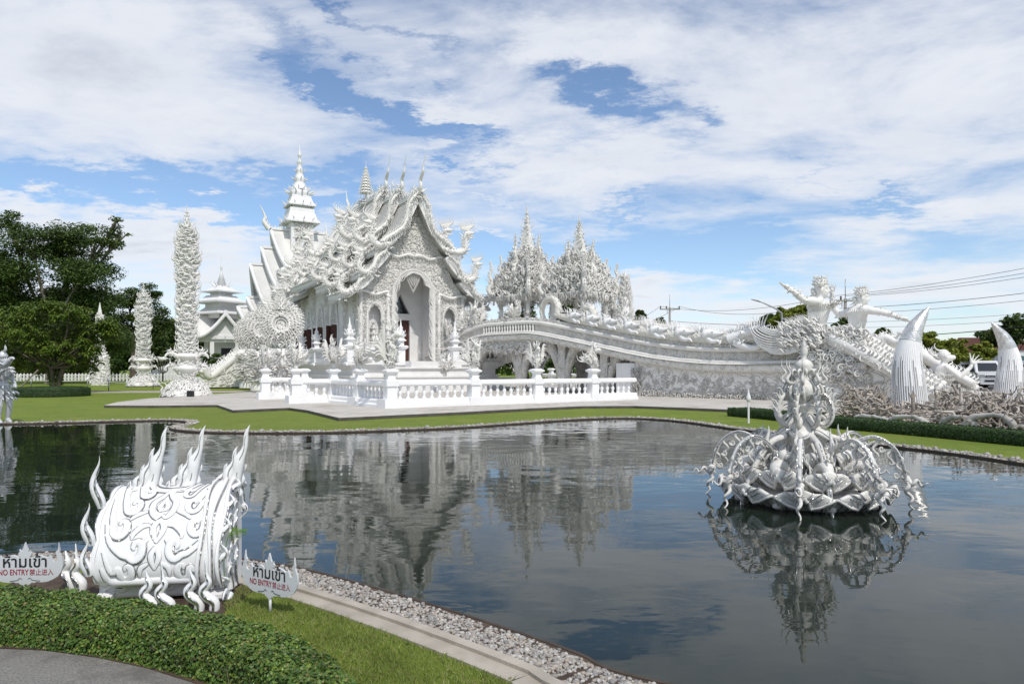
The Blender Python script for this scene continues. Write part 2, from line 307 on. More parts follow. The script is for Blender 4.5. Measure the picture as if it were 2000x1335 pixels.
MT = dict(
    white=simple('white_paint', (W, W, W*1.005), .55, var=.06, bump=(14, .004), stain=((.50, .47, .42), .9, .56, .5), stain2=((.38, .36, .33), 4, .66, .5)),
    rail=simple('white_balustrade_paint', (W+.04, W+.04, W+.045), .5, var=.04, bump=(20, .002), stain=((.58, .55, .50), 1.3, .56, .5), stain2=((.40, .38, .34), 5, .66, .55)),
    orn=simple('carved_white_plaster', (W, W-.014, W-.045), .55, var=.10, vscale=2.5, bump=(18, .01), stain=((.50, .46, .40), 1.2, .60, .5)),
    temple=simple('carved_temple_plaster', (W, W-.018, W-.06), .6, var=.10, relief=(1.6, .05, 2.0), stain=((.52, .46, .38), .55, .55, .55)),
    temple_plain=simple('plain_temple_plaster', (W-.01, W-.018, W-.03), .55, var=.08, bump=(10, .006), stain=((.55, .53, .5), .6, .6, .4)),
    bridge=simple('weathered_bridge_plaster', (.76, .735, .69), .65, var=.15, relief=(2.2, .035, 2.2), stain=((.42, .33, .25), .8, .56, .6)),
    bridge_plain=simple('smooth_bridge_plaster', (.76, .745, .715), .6, var=.12, bump=(6, .008), stain=((.45, .37, .29), .9, .6, .55)),
    bridge_wall=simple('carved_bridge_wall', (.83, .815, .785), .6, var=.1, lines=(.85, 9.0, .13, .03, (.46, .42, .38), .32), stain=((.45, .38, .3), .7, .58, .5)),
    scales=simple('naga_scale_plaster', (.70, .68, .63), .6, var=.1, cells=(7, .05), stain=((.48, .40, .3), 1.0, .6, .4)),
    roof=simple('grey_white_roof_tile', (.60, .59, .56), .6, var=.08, brick=('o', (2.2, 2.2, 5), .72, .01), stain=((.42, .40, .36), .5, .58, .4)),
    roof_plain=simple('white_roof_tile', (.70, .69, .665), .6, var=.06, bump=(5, .01), stain=((.5, .48, .44), .3, .6, .3)),
    mirror=simple('mirror_mosaic', (.70, .70, .69), .27, .9, var=.35, vscale=9, cells=(28, .012, .6)),
    tusk_tip=simple('silver_mosaic_tip', (.88, .87, .84), .36, .75, var=.3, vscale=4, cells=(16, .008, .4)),
    chest=simple('satin_white_enamel', (.80, .80, .80), .42, var=.05, coat=.08, bump=(8, .004), stain=((.55, .53, .5), 5, .68, .4)),
    fountain=simple('fountain_plaster', (.74, .725, .685), .55, var=.2, vscale=6, bump=(22, .010), stain=((.17, .155, .135), 5.0, .54, .8), stain2=((.40, .33, .26), 1.5, .6, .5)),
    wood=simple('red_brown_wood', (.09, .030, .022), .5, var=.3, vscale=4, bump=(20, .003)),
    dark=simple('dark_interior', (.02, .02, .025), .4, var=.2),
    black=simple('black_plastic', (.015, .016, .02), .4),
    glass=simple('dark_glass', (.02, .025, .03), .05, spec=.8),
    root=simple('weathered_roots', (.42, .37, .31), .85, var=.4, vscale=2, bump=(14, .02), island=[(.54, .48, .42), (.30, .26, .22), (.60, .55, .49)]),
    rootw=simple('pale_bleached_root', (.54, .52, .48), .85, var=.35, vscale=2.5, bump=(10, .02)),
    bark=simple('bark', (.13, .105, .08), .9, var=.4, vscale=3, bump=(9, .03)),
    barkp=simple('pale_bark', (.26, .23, .19), .9, var=.4, vscale=3, bump=(9, .03)),
    leaf_dark=simple('dark_leaf', (.05, .09, .02), .55, var=.35, vscale=.5, island=[(.085, .145, .03), (.055, .10, .022), (.15, .205, .045)], translucent=.22, spec=.3),
    leaf_mid=simple('mid_leaf', (.05, .10, .02), .5, var=.3, vscale=.6, island=[(.09, .16, .03), (.06, .11, .018), (.12, .19, .04)], translucent=.25, spec=.35),
    leaf_lime=simple('lime_leaf', (.20, .26, .03), .5, var=.3, vscale=.5, island=[(.30, .34, .045), (.15, .21, .03), (.36, .36, .06)], translucent=.3, spec=.35),
    leaf_hedge=simple('hedge_leaf', (.065, .145, .02), .42, var=.35, vscale=5, island=[(.095, .19, .028), (.155, .25, .034), (.065, .14, .035), (.26, .34, .055), (.085, .175, .025), (.07, .15, .025), (.28, .24, .07)], translucent=.18, spec=.45),
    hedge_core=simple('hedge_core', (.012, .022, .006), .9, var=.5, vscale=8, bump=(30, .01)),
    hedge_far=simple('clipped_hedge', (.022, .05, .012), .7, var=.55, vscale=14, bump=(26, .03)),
    fern=simple('fern_leaf', (.22, .42, .03), .5, translucent=.35),
    grassb=simple('grass_blade', (.21, .29, .055), .6, var=.3, vscale=2.2, island=[(.29, .39, .08), (.36, .39, .13), (.17, .25, .042), (.44, .40, .20)], translucent=.25, spec=.2),
    soil=simple('brown_soil', (.10, .065, .045), .95, var=.5, vscale=9, bump=(25, .02)),
    pebble=simple('pebbles', (.38, .355, .315), .75, var=.2, vscale=30, island=[(.50, .48, .44), (.20, .195, .19), (.42, .36, .29), (.30, .29, .285), (.56, .54, .50)]),
    kerb=simple('pale_concrete', (.44, .395, .33), .85, var=.25, vscale=4, bump=(30, .004), stain=((.20, .16, .12), 3, .56, .7)),
    rim=simple('dark_pond_rim', (.07, .05, .035), .8, var=.4, vscale=6),
    path=simple('grey_path_concrete', (.25, .24, .22), .85, var=.45, vscale=90, bump=(80, .006), stain=((.11, .105, .095), 3.5, .45, .75), stain2=((.30, .285, .25), 12, .55, .6)),
    stone=simple('dark_stone_edge', (.10, .09, .075), .8, var=.4, vscale=3),
    asphalt=simple('asphalt', (.07, .07, .07), .9),
    silver=simple('silver_car_paint', (.70, .71, .73), .3, .15, var=.02, coat=.6),
    tyre=simple('tyre_rubber', (.02, .02, .02), .8),
    steel=simple('grey_steel', (.35, .36, .37), .45, .6),
    pole=simple('concrete_pole', (.30, .29, .27), .85),
    wire=simple('black_cable', (.02, .02, .022), .6),
    redroof=simple('red_brown_roof', (.17, .065, .05), .7, var=.2, brick=('w', (1, 1, 1), .8, .0)),
    teal=simple('teal_bus_glass', (.02, .10, .11), .1, spec=.8),
    sign=simple('grey_white_sign_paint', (.60, .62, .64), .45, var=.04),
    ink=simple('black_lettering', (.012, .012, .014), .5),
    red=simple('red_lettering', (.33, .018, .035), .5),
    silverstat=simple('silvered_white_plaster', (.66, .67, .69), .35, .25, var=.2, vscale=5, cells=(14, .006)),
    koi=simple('pale_koi', (.55, .42, .25), .5),
    pinkish=simple('pale_flower', (.75, .62, .6), .6),
)
def water_mat():
    m, nt, N, L = nodes('pond_water')
    out = N.new('ShaderNodeOutputMaterial'); geo = N.new('ShaderNodeNewGeometry')
    mp = N.new('ShaderNodeMapping'); L.new(geo.outputs['Position'], mp.inputs[0]); mp.inputs['Scale'].default_value = (.8, 1.5, 1); mp.inputs['Rotation'].default_value = (0, 0, .12)
    def nz(s, d, vec=mp.outputs[0], dist=.3):
        n = N.new('ShaderNodeTexNoise'); L.new(vec, n.inputs['Vector']); n.inputs['Scale'].default_value = s; n.inputs['Detail'].default_value = d; n.inputs['Roughness'].default_value = .45; n.inputs['Distortion'].default_value = dist; return n.outputs[0]
    def mth(op, a, b):
        n = N.new('ShaderNodeMath'); n.operation = op
        for i, v in enumerate((a, b)):
            if isinstance(v, float): n.inputs[i].default_value = v
            else: L.new(v, n.inputs[i])
        return n.outputs[0]
    calm = N.new('ShaderNodeMapRange'); calm.interpolation_type = 'SMOOTHSTEP'; L.new(nz(.09, 2, geo.outputs['Position']), calm.inputs[0]); calm.inputs[1].default_value = .36; calm.inputs[2].default_value = .6; calm.inputs[3].default_value = .45; calm.inputs[4].default_value = 1.0
    h = mth('ADD', mth('MULTIPLY', nz(.8, 2), RIP[0]), mth('ADD', mth('MULTIPLY', nz(3.2, 2), RIP[1]), mth('MULTIPLY', nz(11.0, 2), RIP[2])))
    h = mth('MULTIPLY', h, calm.outputs[0])
    bn = N.new('ShaderNodeBump'); bn.inputs['Distance'].default_value = 1; bn.inputs['Strength'].default_value = 1; L.new(h, bn.inputs['Height'])
    fr = N.new('ShaderNodeFresnel'); fr.inputs[0].default_value = 1.333; L.new(bn.outputs[0], fr.inputs[1])
    gl = N.new('ShaderNodeBsdfGlossy'); gl.inputs['Roughness'].default_value = .015; L.new(bn.outputs[0], gl.inputs['Normal']); gl.inputs[0].default_value = (1, 1, 1, 1)
    tr = N.new('ShaderNodeBsdfTransparent'); tr.inputs[0].default_value = (.42, .46, .34, 1)
    df = N.new('ShaderNodeBsdfDiffuse'); df.inputs[0].default_value = (.022, .033, .025, 1)
    mx = N.new('ShaderNodeMixShader'); mx.inputs[0].default_value = .42; L.new(df.outputs[0], mx.inputs[1]); L.new(tr.outputs[0], mx.inputs[2])
    ms = N.new('ShaderNodeMixShader'); L.new(fr.outputs[0], ms.inputs[0]); L.new(mx.outputs[0], ms.inputs[1]); L.new(gl.outputs[0], ms.inputs[2]); L.new(ms.outputs[0], out.inputs[0])
    return m
RIP = (.0105, .0022, .00025)
MT['water'] = water_mat()
MT['bed'] = simple('murky_pond_bed', (.030, .034, .018), .9, var=.5, vscale=.8)
def lawn_mat():
    m, nt, N, L = nodes('lawn_grass')
    out = N.new('ShaderNodeOutputMaterial'); b = N.new('ShaderNodeBsdfPrincipled'); b.inputs['Roughness'].default_value = .8; b.inputs['Specular IOR Level'].default_value = .15
    geo = N.new('ShaderNodeNewGeometry')
    def nz(s, d, r=.6):
        n = N.new('ShaderNodeTexNoise'); L.new(geo.outputs['Position'], n.inputs['Vector']); n.inputs['Scale'].default_value = s; n.inputs['Detail'].default_value = d; n.inputs['Roughness'].default_value = r; return n.outputs[0]
    def mix(f, a, bb, lo, hi):
        r = N.new('ShaderNodeMapRange'); L.new(f, r.inputs[0]); r.inputs[1].default_value = lo; r.inputs[2].default_value = hi
        n = N.new('ShaderNodeMix'); n.data_type = 'RGBA'; L.new(r.outputs[0], n.inputs[0])
        for s, v in ((n.inputs[6], a), (n.inputs[7], bb)):
            if isinstance(v, tuple): s.default_value = (*v, 1)
            else: L.new(v, s)
        return n.outputs[2]
    c = mix(nz(.45, 5), (.165, .225, .032), (.225, .275, .046), .35, .65)
    c = mix(nz(.14, 4), c, (.20, .235, .05), .45, .7)
    c = mix(nz(2.2, 6, .75), c, (.10, .155, .022), .48, .78)
    c = mix(nz(9, 5, .7), c, (.12, .18, .025), .5, .8)
    c = mix(nz(.9, 5), c, (.28, .25, .10), .60, .78)
    c = mix(nz(60, 3, .7), (.10, .15, .02), c, .25, .55)
    bn = N.new('ShaderNodeBump'); bn.inputs['Distance'].default_value = .03; bn.inputs['Strength'].default_value = .8; L.new(nz(70, 4, .7), bn.inputs['Height']); L.new(bn.outputs[0], b.inputs['Normal'])
    L.new(c, b.inputs['Base Color']); L.new(b.outputs[0], out.inputs[0]); return m
MT['lawn'] = lawn_mat()
MT['paving'] = simple('pale_plaza_paving', (.60, .565, .51), .75, var=.15, vscale=1.2, bump=(12, .004), brick=('w', (.9, .9, .9), .78, .003, (0, 0, -.78), .90), stain=((.30, .24, .18), .5, .5, .6), stain2=((.62, .60, .57), 1.5, .55, .5))
# ------------------------------------------------------------------ ground, pond, paving
WZ = -0.025
def wl(px, py): return gr(px, py, WZ)[:2]
far_shore = [(-30, 22.0), wl(-250, 832), wl(0, 829), wl(150, 826), wl(300, 822), wl(350, 823), wl(366, 827), wl(352, 832), wl(330, 836), wl(345, 841), wl(400, 845), wl(500, 846.5), wl(620, 846), wl(760, 842), wl(900, 836),
             wl(1000, 829), wl(1100, 822), wl(1180, 818), wl(1250, 818), wl(1330, 824), wl(1430, 838), wl(1560, 853), wl(1700, 869), wl(1850, 886), wl(2000, 908), wl(2160, 935)]
near_shore = [(11.5, 9.0), (11.8, 6.0), (9.5, 3.2), (6, 1.6), (3.4, 1.9), (1.95, 2.9), wl(1255, 1333), wl(1130, 1284), wl(1000, 1238), wl(850, 1189), wl(720, 1150), wl(600, 1118), wl(500, 1100), wl(440, 1094), wl(300, 1082), wl(130, 1082), wl(0, 1090), wl(-200, 1110), (-7.5, 6.1), (-14, 9)]
def close_smooth(a, n):
    a = np.array([np.asarray(p, float) for p in a]); return cat(np.c_[a, np.zeros(len(a))], n)[:, :2]
FS = close_smooth(far_shore, 150); NS = close_smooth(near_shore, 110)
pond = np.concatenate([FS, NS, [[-30, 12.]]])
def offset(poly, d, closed=False):
    """move points outward from the pond (the outline runs clockwise)"""
    p = np.asarray(poly, float); t = np.roll(p, -1, 0)-np.roll(p, 1, 0)
    if not closed: t[0] = p[1]-p[0]; t[-1] = p[-1]-p[-2]
    t = nrm(t); return p+d*np.stack([-t[:, 1], t[:, 0]], 1)
def cdt_ground():
    outer = [(-1500, -300), (1500, -300), (1500, 2500), (-1500, 2500)]
    hole = offset(pond, .02, True)
    # thin out loops made by offsetting
    pts = [Vector(p) for p in outer]+[Vector(p) for p in hole]
    no, nh = len(outer), len(hole)
    ed = [(i, (i+1) % no) for i in range(no)]+[(no+i, no+(i+1) % nh) for i in range(nh)]
    r = geometry.delaunay_2d_cdt(pts, ed, [], 0, 1e-5)
    vs, fs = np.array([tuple(v) for v in r[0]]), r[2]
    def inside(p):
        x, y = p; a = hole; b = np.roll(hole, -1, 0)
        c = ((a[:, 1] > y) != (b[:, 1] > y)) & (x < (b[:, 0]-a[:, 0])*(y-a[:, 1])/(b[:, 1]-a[:, 1]+1e-12)+a[:, 0])
        return c.sum() % 2 == 1
    keep = [f for f in fs if not inside(vs[list(f)].mean(0))]
    mb = MB(); tri = np.array(keep, int)
    p = vs[tri]; ar = (p[:, 1, 0]-p[:, 0, 0])*(p[:, 2, 1]-p[:, 0, 1])-(p[:, 1, 1]-p[:, 0, 1])*(p[:, 2, 0]-p[:, 0, 0])
    tri = np.where((ar > 0)[:, None], tri, tri[:, ::-1])
    mb.add(np.c_[vs, np.zeros(len(vs))], tri, 0, True)
    return mb.build('ground', MT['lawn'])
tag(cdt_ground(), kind='structure', label='green lawn around the pond')
def flat_poly(name, poly, z0, z1, mats, kind='structure', label=None):
    mb = MB(); slab(mb, [tuple(p) for p in poly], [], (0, 0, z1), (1, 0, 0), (0, 1, 0), (0, 0, 1), z1-z0, 0, 1 if isinstance(mats, list) else None)
    return tag(mb.build(name, mats), kind=kind, label=label)
def strip(name, line, d0, d1, z0, z1, mat, kind='structure', label=None):
    a, b = offset(line, d0), offset(line, d1); n = len(line); mb = MB()
    prof = [np.c_[a, np.full(n, z0)], np.c_[a, np.full(n, z1)], np.c_[b, np.full(n, z1)], np.c_[b, np.full(n, z0)]]
    v = np.stack(prof, 1); mb.add(v, ring_faces(1, n, 4)[:, ::-1], 0, True)
    mb.add(v[0], [[0, 1, 2, 3]], 0, True); mb.add(v[-1], [[3, 2, 1, 0]], 0, True)
    return tag(mb.build(name, mat), kind=kind, label=label)
mb = MB(); slab(mb, [tuple(p) for p in pond], [], (0, 0, WZ), (1, 0, 0), (0, 1, 0), (0, 0, 1), .001, 0)
mbw = MB(); tri = geometry.tessellate_polygon([[Vector((p[0], p[1], 0)) for p in pond]]); tri = np.array(tri); pp = pond[tri]
ar = (pp[:, 1, 0]-pp[:, 0, 0])*(pp[:, 2, 1]-pp[:, 0, 1])-(pp[:, 1, 1]-pp[:, 0, 1])*(pp[:, 2, 0]-pp[:, 0, 0]); tri = np.where((ar > 0)[:, None], tri, tri[:, ::-1])
mbw.add(np.c_[pond, np.full(len(pond), WZ)], tri, 0, True); tag(mbw.build('water', MT['water']), kind='structure', label='still murky pond water with soft ripples')
pb = offset(pond, .12, True); flat_poly('pond_bed', pb, -1.2, -.85, MT['bed'])
allsh = np.concatenate([FS, NS])
strip('pond_rim', np.concatenate([pond, pond[:1]]), 0.0, .025, -.85, .010, MT['rim'], label='dark rim of the pond')
strip('kerb_strip', NS, .345, .41, -.05, .035, MT['kerb'], label='raised lip of the concrete kerb')
strip('kerb', NS, .41, .53, -.05, .014, MT['kerb'], label='pale concrete kerb beside the gravel')
strip('gravel_bed', NS, .026, .344, -.05, .006, MT['soil'])
strip('far_gravel_bed', FS, .026, .30, -.05, .006, MT['kerb'])
def pebbles(name, line, d0, d1, n, s0, s1, label, ymax=99, zb=0.0):
    q, _ = along(np.c_[line, np.zeros(len(line))], .01); q = q[q[:, 1] < ymax]; q = q[(np.abs(q[:, 0]/np.maximum(q[:, 1], .1)) < .95)]
    i = rng.integers(0, len(q)-2, n)
    if ymax < 90:
        wgt = 1/np.maximum(q[:, 1], 2); wgt /= wgt.sum(); i = np.minimum(rng.choice(len(q), n, p=wgt), len(q)-2)
    t = nrm(q[i+1]-q[i]); nn = np.stack([-t[:, 1], t[:, 0], 0*t[:, 0]], 1)
    c = q[i]+nn*rng.uniform(d0, d1, n)[:, None]; s = rng.uniform(s0, s1, n)*np.where(rng.random(n) < .12, 1.5, 1)
    c[:, 2] = zb+s*.35+rng.random(n)*s*.5
    k, tt = 7, np.linspace(0, PI, 6); a = 2*PI*np.arange(k)/k
    u = np.stack([np.sin(tt)[:, None]*np.cos(a), np.sin(tt)[:, None]*np.sin(a), -np.cos(tt)[:, None]*np.ones(k)], -1).reshape(-1, 3)
    sc = s[:, None]*rng.uniform(.55, 1.25, (n, 3))*np.array([1, 1, .7]); v = u[None]*sc[:, None]*(1+.12*rng.normal(size=(n, len(u), 1)))
    yaw = rng.uniform(0, 2*PI, n); cy, sy = np.cos(yaw)[:, None], np.sin(yaw)[:, None]
    v = np.stack([v[..., 0]*cy-v[..., 1]*sy, v[..., 0]*sy+v[..., 1]*cy, v[..., 2]], -1)+c[:, None]
    mb = MB(); mb.add(v, ring_faces(n, 6, k), 0); return tag(mb.build(name, MT['pebble']), kind='stuff', label=label)
pebbles('gravel', NS, .05, .335, 12500, .006, .0135, 'pale rounded pebbles between the pond rim and the kerb', ymax=8)
pebbles('far_gravel', FS, .03, .32, 4200, .015, .034, 'thin line of pebbles along the far shore')
# plaza of pale paving
plaza = [gr(203, 796)[:2], gr(300, 796.5)[:2], gr(424, 795)[:2], gr(455, 806)[:2], gr(564, 801)[:2], gr(600, 806)[:2], gr(662, 822)[:2], gr(780, 816)[:2], gr(900, 810)[:2], gr(1040, 802)[:2], gr(1140, 797.5)[:2], gr(1240, 797)[:2], gr(1340, 801)[:2],
         gr(1430, 805)[:2], np.array([9.5, 24.5]), np.array([18, 15.5]), np.array([34, 24]), np.array([30, 46]), np.array([8, 66]), np.array([-16, 64]), gr(500, 768)[:2], gr(370, 775.5)[:2], gr(285, 782)[:2], gr(230, 789)[:2]]
flat_poly('plaza', plaza, -.05, .10, [MT['paving'], MT['stone']], label='pale stone paving of the temple plaza with a dark edge')
# walkway in the lower left corner
wk = [gr(-300, 1262)[:2], gr(-40, 1268)[:2], gr(90, 1274)[:2], gr(190, 1288)[:2], gr(285, 1308)[:2], gr(380, 1338)[:2], gr(520, 1420)[:2], np.array([-.6, 1.2]), np.array([-.2, -1.5]), np.array([-8, -1.5])]
flat_poly('walkway', wk, -.05, .012, MT['path'], label='grey concrete walkway in front of the clipped hedge')
flat_poly('soil_bed', [gr(425, 1205)[:2], gr(500, 1150)[:2], gr(455, 1112)[:2], gr(330, 1118)[:2], gr(60, 1122)[:2], gr(0, 1150)[:2]], -.02, .005, MT['soil'])
flat_poly('soil_bed', [gr(285, 1306)[:2], gr(190, 1285)[:2], gr(90, 1271)[:2], gr(-40, 1264)[:2], gr(-40, 1240)[:2], gr(300, 1250)[:2], gr(560, 1310)[:2], gr(520, 1415)[:2], gr(380, 1335)[:2]], -.02, .009, MT['soil'])
flat_poly('far_path', [gr(-300, 769)[:2], gr(490, 766)[:2], gr(640, 764)[:2], gr(640, 761)[:2], gr(490, 763.2)[:2], gr(-300, 766)[:2]], -.02, .03, MT['kerb'], label='thin pale path across the far lawn')
flat_poly('road', [(24, 39), (70, 25), (90, 30), (90, 75), (-40, 130), (-42, 118), (30, 75)], -.02, .012, MT['asphalt'], label='asphalt road beyond the temple grounds')
# near grass blades
def blades(name, n, label):
    mb = MB()
    x = rng.uniform(-4.6, .9, n*3); y = rng.uniform(2.6, 6.6, n*3); p = np.stack([x, y], 1)
    d = np.full(len(p), 9.)
    kb = offset(NS, .53)
    sd_ = []
    for i in range(0, len(p), 4000):
        q = p[i:i+4000]; dd = np.linalg.norm(q[:, None]-kb[None], axis=2); j = dd.argmin(1); t = nrm(kb[np.minimum(j+1, len(kb)-1)]-kb[np.maximum(j-1, 0)]); sd_.append(((q-kb[j])*np.stack([-t[:, 1], t[:, 0]], 1)).sum(1))
    sd_ = np.concatenate(sd_); py = HOR+EYE*F/y; px = 1000+x/y*F
    bare = np.sin(x*5.1+1)*np.sin(y*6.3)+np.sin(x*11+y*7)
    ok = (sd_ > .0) & (sd_ < 2.6) & (px < 1120) & (x < .6) & (px > -40) & (py < 1380) & ~((px < 440) & (py > 1120)) & (rng.random(len(p)) < np.where(bare > 1.1, .45, 1)) & ~((px < 500) & (py < 1190) & (px < 425+(1190-py)*1.0))
    p = p[ok][:n]; m = len(p)
    h = rng.uniform(.012, .034, m); a = rng.uniform(0, 2*PI, m); wdt = rng.uniform(.0012, .0024, m); ln = rng.normal(0, .6, (m, 2))*h[:, None]
    b = np.c_[p, np.zeros(m)]; s = np.c_[np.cos(a)*wdt, np.sin(a)*wdt, np.zeros(m)]
    md = b+np.c_[ln*.35, h*.6]; tp = b+np.c_[ln, h]
    v = np.stack([b-s, b+s, md+s*.8, tp, md-s*.8], 1); i = np.arange(m)[:, None]*5
    mb.add(v, i+np.array([[0, 1, 2, 3, 4]]), 0, True)
    return tag(mb.build(name, MT['grassb']), kind='stuff', label=label)
blades('grass', 80000, 'short patchy grass between the hedge and the kerb')
# ------------------------------------------------------------------ ornament helpers
def rvec(n): return nrm(rng.normal(size=(n, 3)))
def scatter(mb, pts, nor, L, r, kind='scroll', n=9, k=4, mat=0, up=None, spread=PI, lift=.3, amp=None, outward=.25):
    """lay carved curls on a surface: pts (m,3) with normals"""
    pts = np.asarray(pts, float); m = len(pts); nor = np.broadcast_to(nrm(nor), (m, 3))
    ref = np.where(np.abs(nor[:, 2:3]) < .9, np.array([[0, 0, 1.]]), np.array([[0, 1., 0]]))
    eu = nrm(np.cross(ref, nor)); ev = np.cross(nor, eu); a = rng.uniform(-spread, spread, m)
    U = eu*np.sin(a)[:, None]+ev*np.cos(a)[:, None]; S = (eu*np.cos(a)[:, None]-ev*np.sin(a)[:, None])*rng.choice([-1, 1], m)[:, None]
    U = nrm(U+outward*nor)
    Lm = rng.uniform(*L, m) if isinstance(L, tuple) else L
    curls(mb, pts+nor*(np.asarray(r)*lift), U, S, Lm, r*rng.uniform(.75, 1.25, m), kind, n, k, mat, 1.0 if amp is None else amp)
def panel(mb, o, eu, ev, w, h, n, L, r, mirror=True, mat=0, kinds=('scroll', 'hook', 'flame'), mask=None):
    o, eu, ev = [np.asarray(q, float) for q in (o, eu, ev)]; nn = np.cross(eu, ev)
    for kd in kinds:
        m = n//len(kinds); x = rng.uniform(0, .5 if mirror else 1, m)*w; y = rng.uniform(0, h, m); a = rng.uniform(-2.6, 2.6, m); sg = rng.choice([-1, 1], m); Lm = rng.uniform(.6, 1.3, m)*L
        for sd in ((1, -1) if mirror else (1,)):
            xx = x if sd == 1 else w-x
            ok = np.ones(m, bool) if mask is None else mask(xx, y)
            p = o+xx[ok, None]*eu+y[ok, None]*ev; aa = a[ok]*sd
            U = nrm(eu*np.sin(aa)[:, None]+ev*np.cos(aa)[:, None]+.3*nn); S = (eu*np.cos(aa)[:, None]-ev*np.sin(aa)[:, None])*(sg[ok]*sd)[:, None]
            if len(p): curls(mb, p+nn*r*.4, U, S, Lm[ok], r, kd, 12 if kd == 'scroll' else 7, 4, mat)
def crest(mb, path, up, L, r, step, lean=None, jit=.25, n=7, k=4, mat=0, kind='flame', side=None):
    """a row of flames standing along a path"""
    q, t = along(path, step); m = len(q); U = np.broadcast_to(nrm(up), (m, 3)) if np.ndim(up) == 1 else nrm(up)
    if lean is not None: U = nrm(U+lean*t)
    U = nrm(U+jit*.5*rng.normal(size=(m, 3))); S = t if side is None else np.broadcast_to(side, (m, 3))
    curls(mb, q, U, nrm(S-(S*U).sum(1, keepdims=True)*U), L*rng.uniform(.65, 1.35, m), r, kind, n, k, mat)
def flame_spire(mb, c, H, r, levels, per, L, mat=0, core=True, pw=1.0):
    """tiered spire wrapped in upward flames"""
    c = np.asarray(c, float)
    z = np.linspace(0, 1, levels); rad = r*(1-z)**pw
    if core: lathe(mb, [(max(rr*.75, .01), zz*H) for rr, zz in zip(rad, z)]+[(.008, H*1.08)], 8, c, mat)
    for i, (zz, rr) in enumerate(zip(z[:-1], rad[:-1])):
        a = 2*PI*(np.arange(per)+.5*(i % 2))/per; d = np.stack([np.cos(a), np.sin(a), 0*a], 1); b = c+d*rr*.8+np.array([0, 0, zz*H])
        curls(mb, b, nrm(d*.55+np.array([0, 0, 1.])), d, L*(1-.6*zz), L*.13*(1-.5*zz), 'flame', 7, 4, mat)
def naga_head(mb, p, fwd, up, s, mat=0, crestn=7):
    """S-shaped neck with open-jawed crested head"""
    p, fwd, up = np.asarray(p, float), nrm(fwd), nrm(up); side = np.cross(fwd, up)
    nk = cat([p-fwd*.5*s, p+fwd*.15*s-up*.12*s, p+fwd*.55*s+up*.1*s, p+fwd*.55*s+up*.55*s, p+fwd*.62*s+up*.85*s, p+fwd*.98*s+up*.92*s], 16)
    tubes(mb, nk, np.interp(np.linspace(0, 1, 16), [0, .3, .7, .85, 1], [.12, .165, .085, .13, .045])*s, 7, mat, cap=True)
    tubes(mb, cat([p+fwd*.6*s+up*.72*s, p+fwd*.8*s+up*.66*s, p+fwd*1.0*s+up*.72*s], 5), np.array([.08, .06, .045, .03, .015])*s, 5, mat)
    b = nk[-3]; m = crestn
    curls(mb, b-fwd[None]*np.linspace(0, .3, m)[:, None]*s+up*.1*s, nrm(up-fwd*np.linspace(-.2, 1.4, m)[:, None]), np.broadcast_to(fwd, (m, 3)), s*np.linspace(.9, .5, m), .05*s, 'flame', 8, 4, mat)
    curls(mb, nk[-1:]-fwd*.05*s, up+fwd, -fwd, .45*s, .035*s, 'hook', 8, 4, mat, .9)
    q = nk[1:13]; tg = nrm(np.gradient(nk, axis=0))[1:13]; od = nrm(np.cross(tg, side))
    for sg in (1, -1):
        curls(mb, q+sg*od*.10*s, nrm(sg*od+.6*tg+.25*rng.normal(size=q.shape)), tg, rng.uniform(.25, .42, 12)*s, .04*s, 'flame', 6, 4, mat)
    for sg in (1, -1): scatter(mb, q+sg*side*.11*s, side*sg, (.14*s, .3*s), .03*s, 'hook', 7)
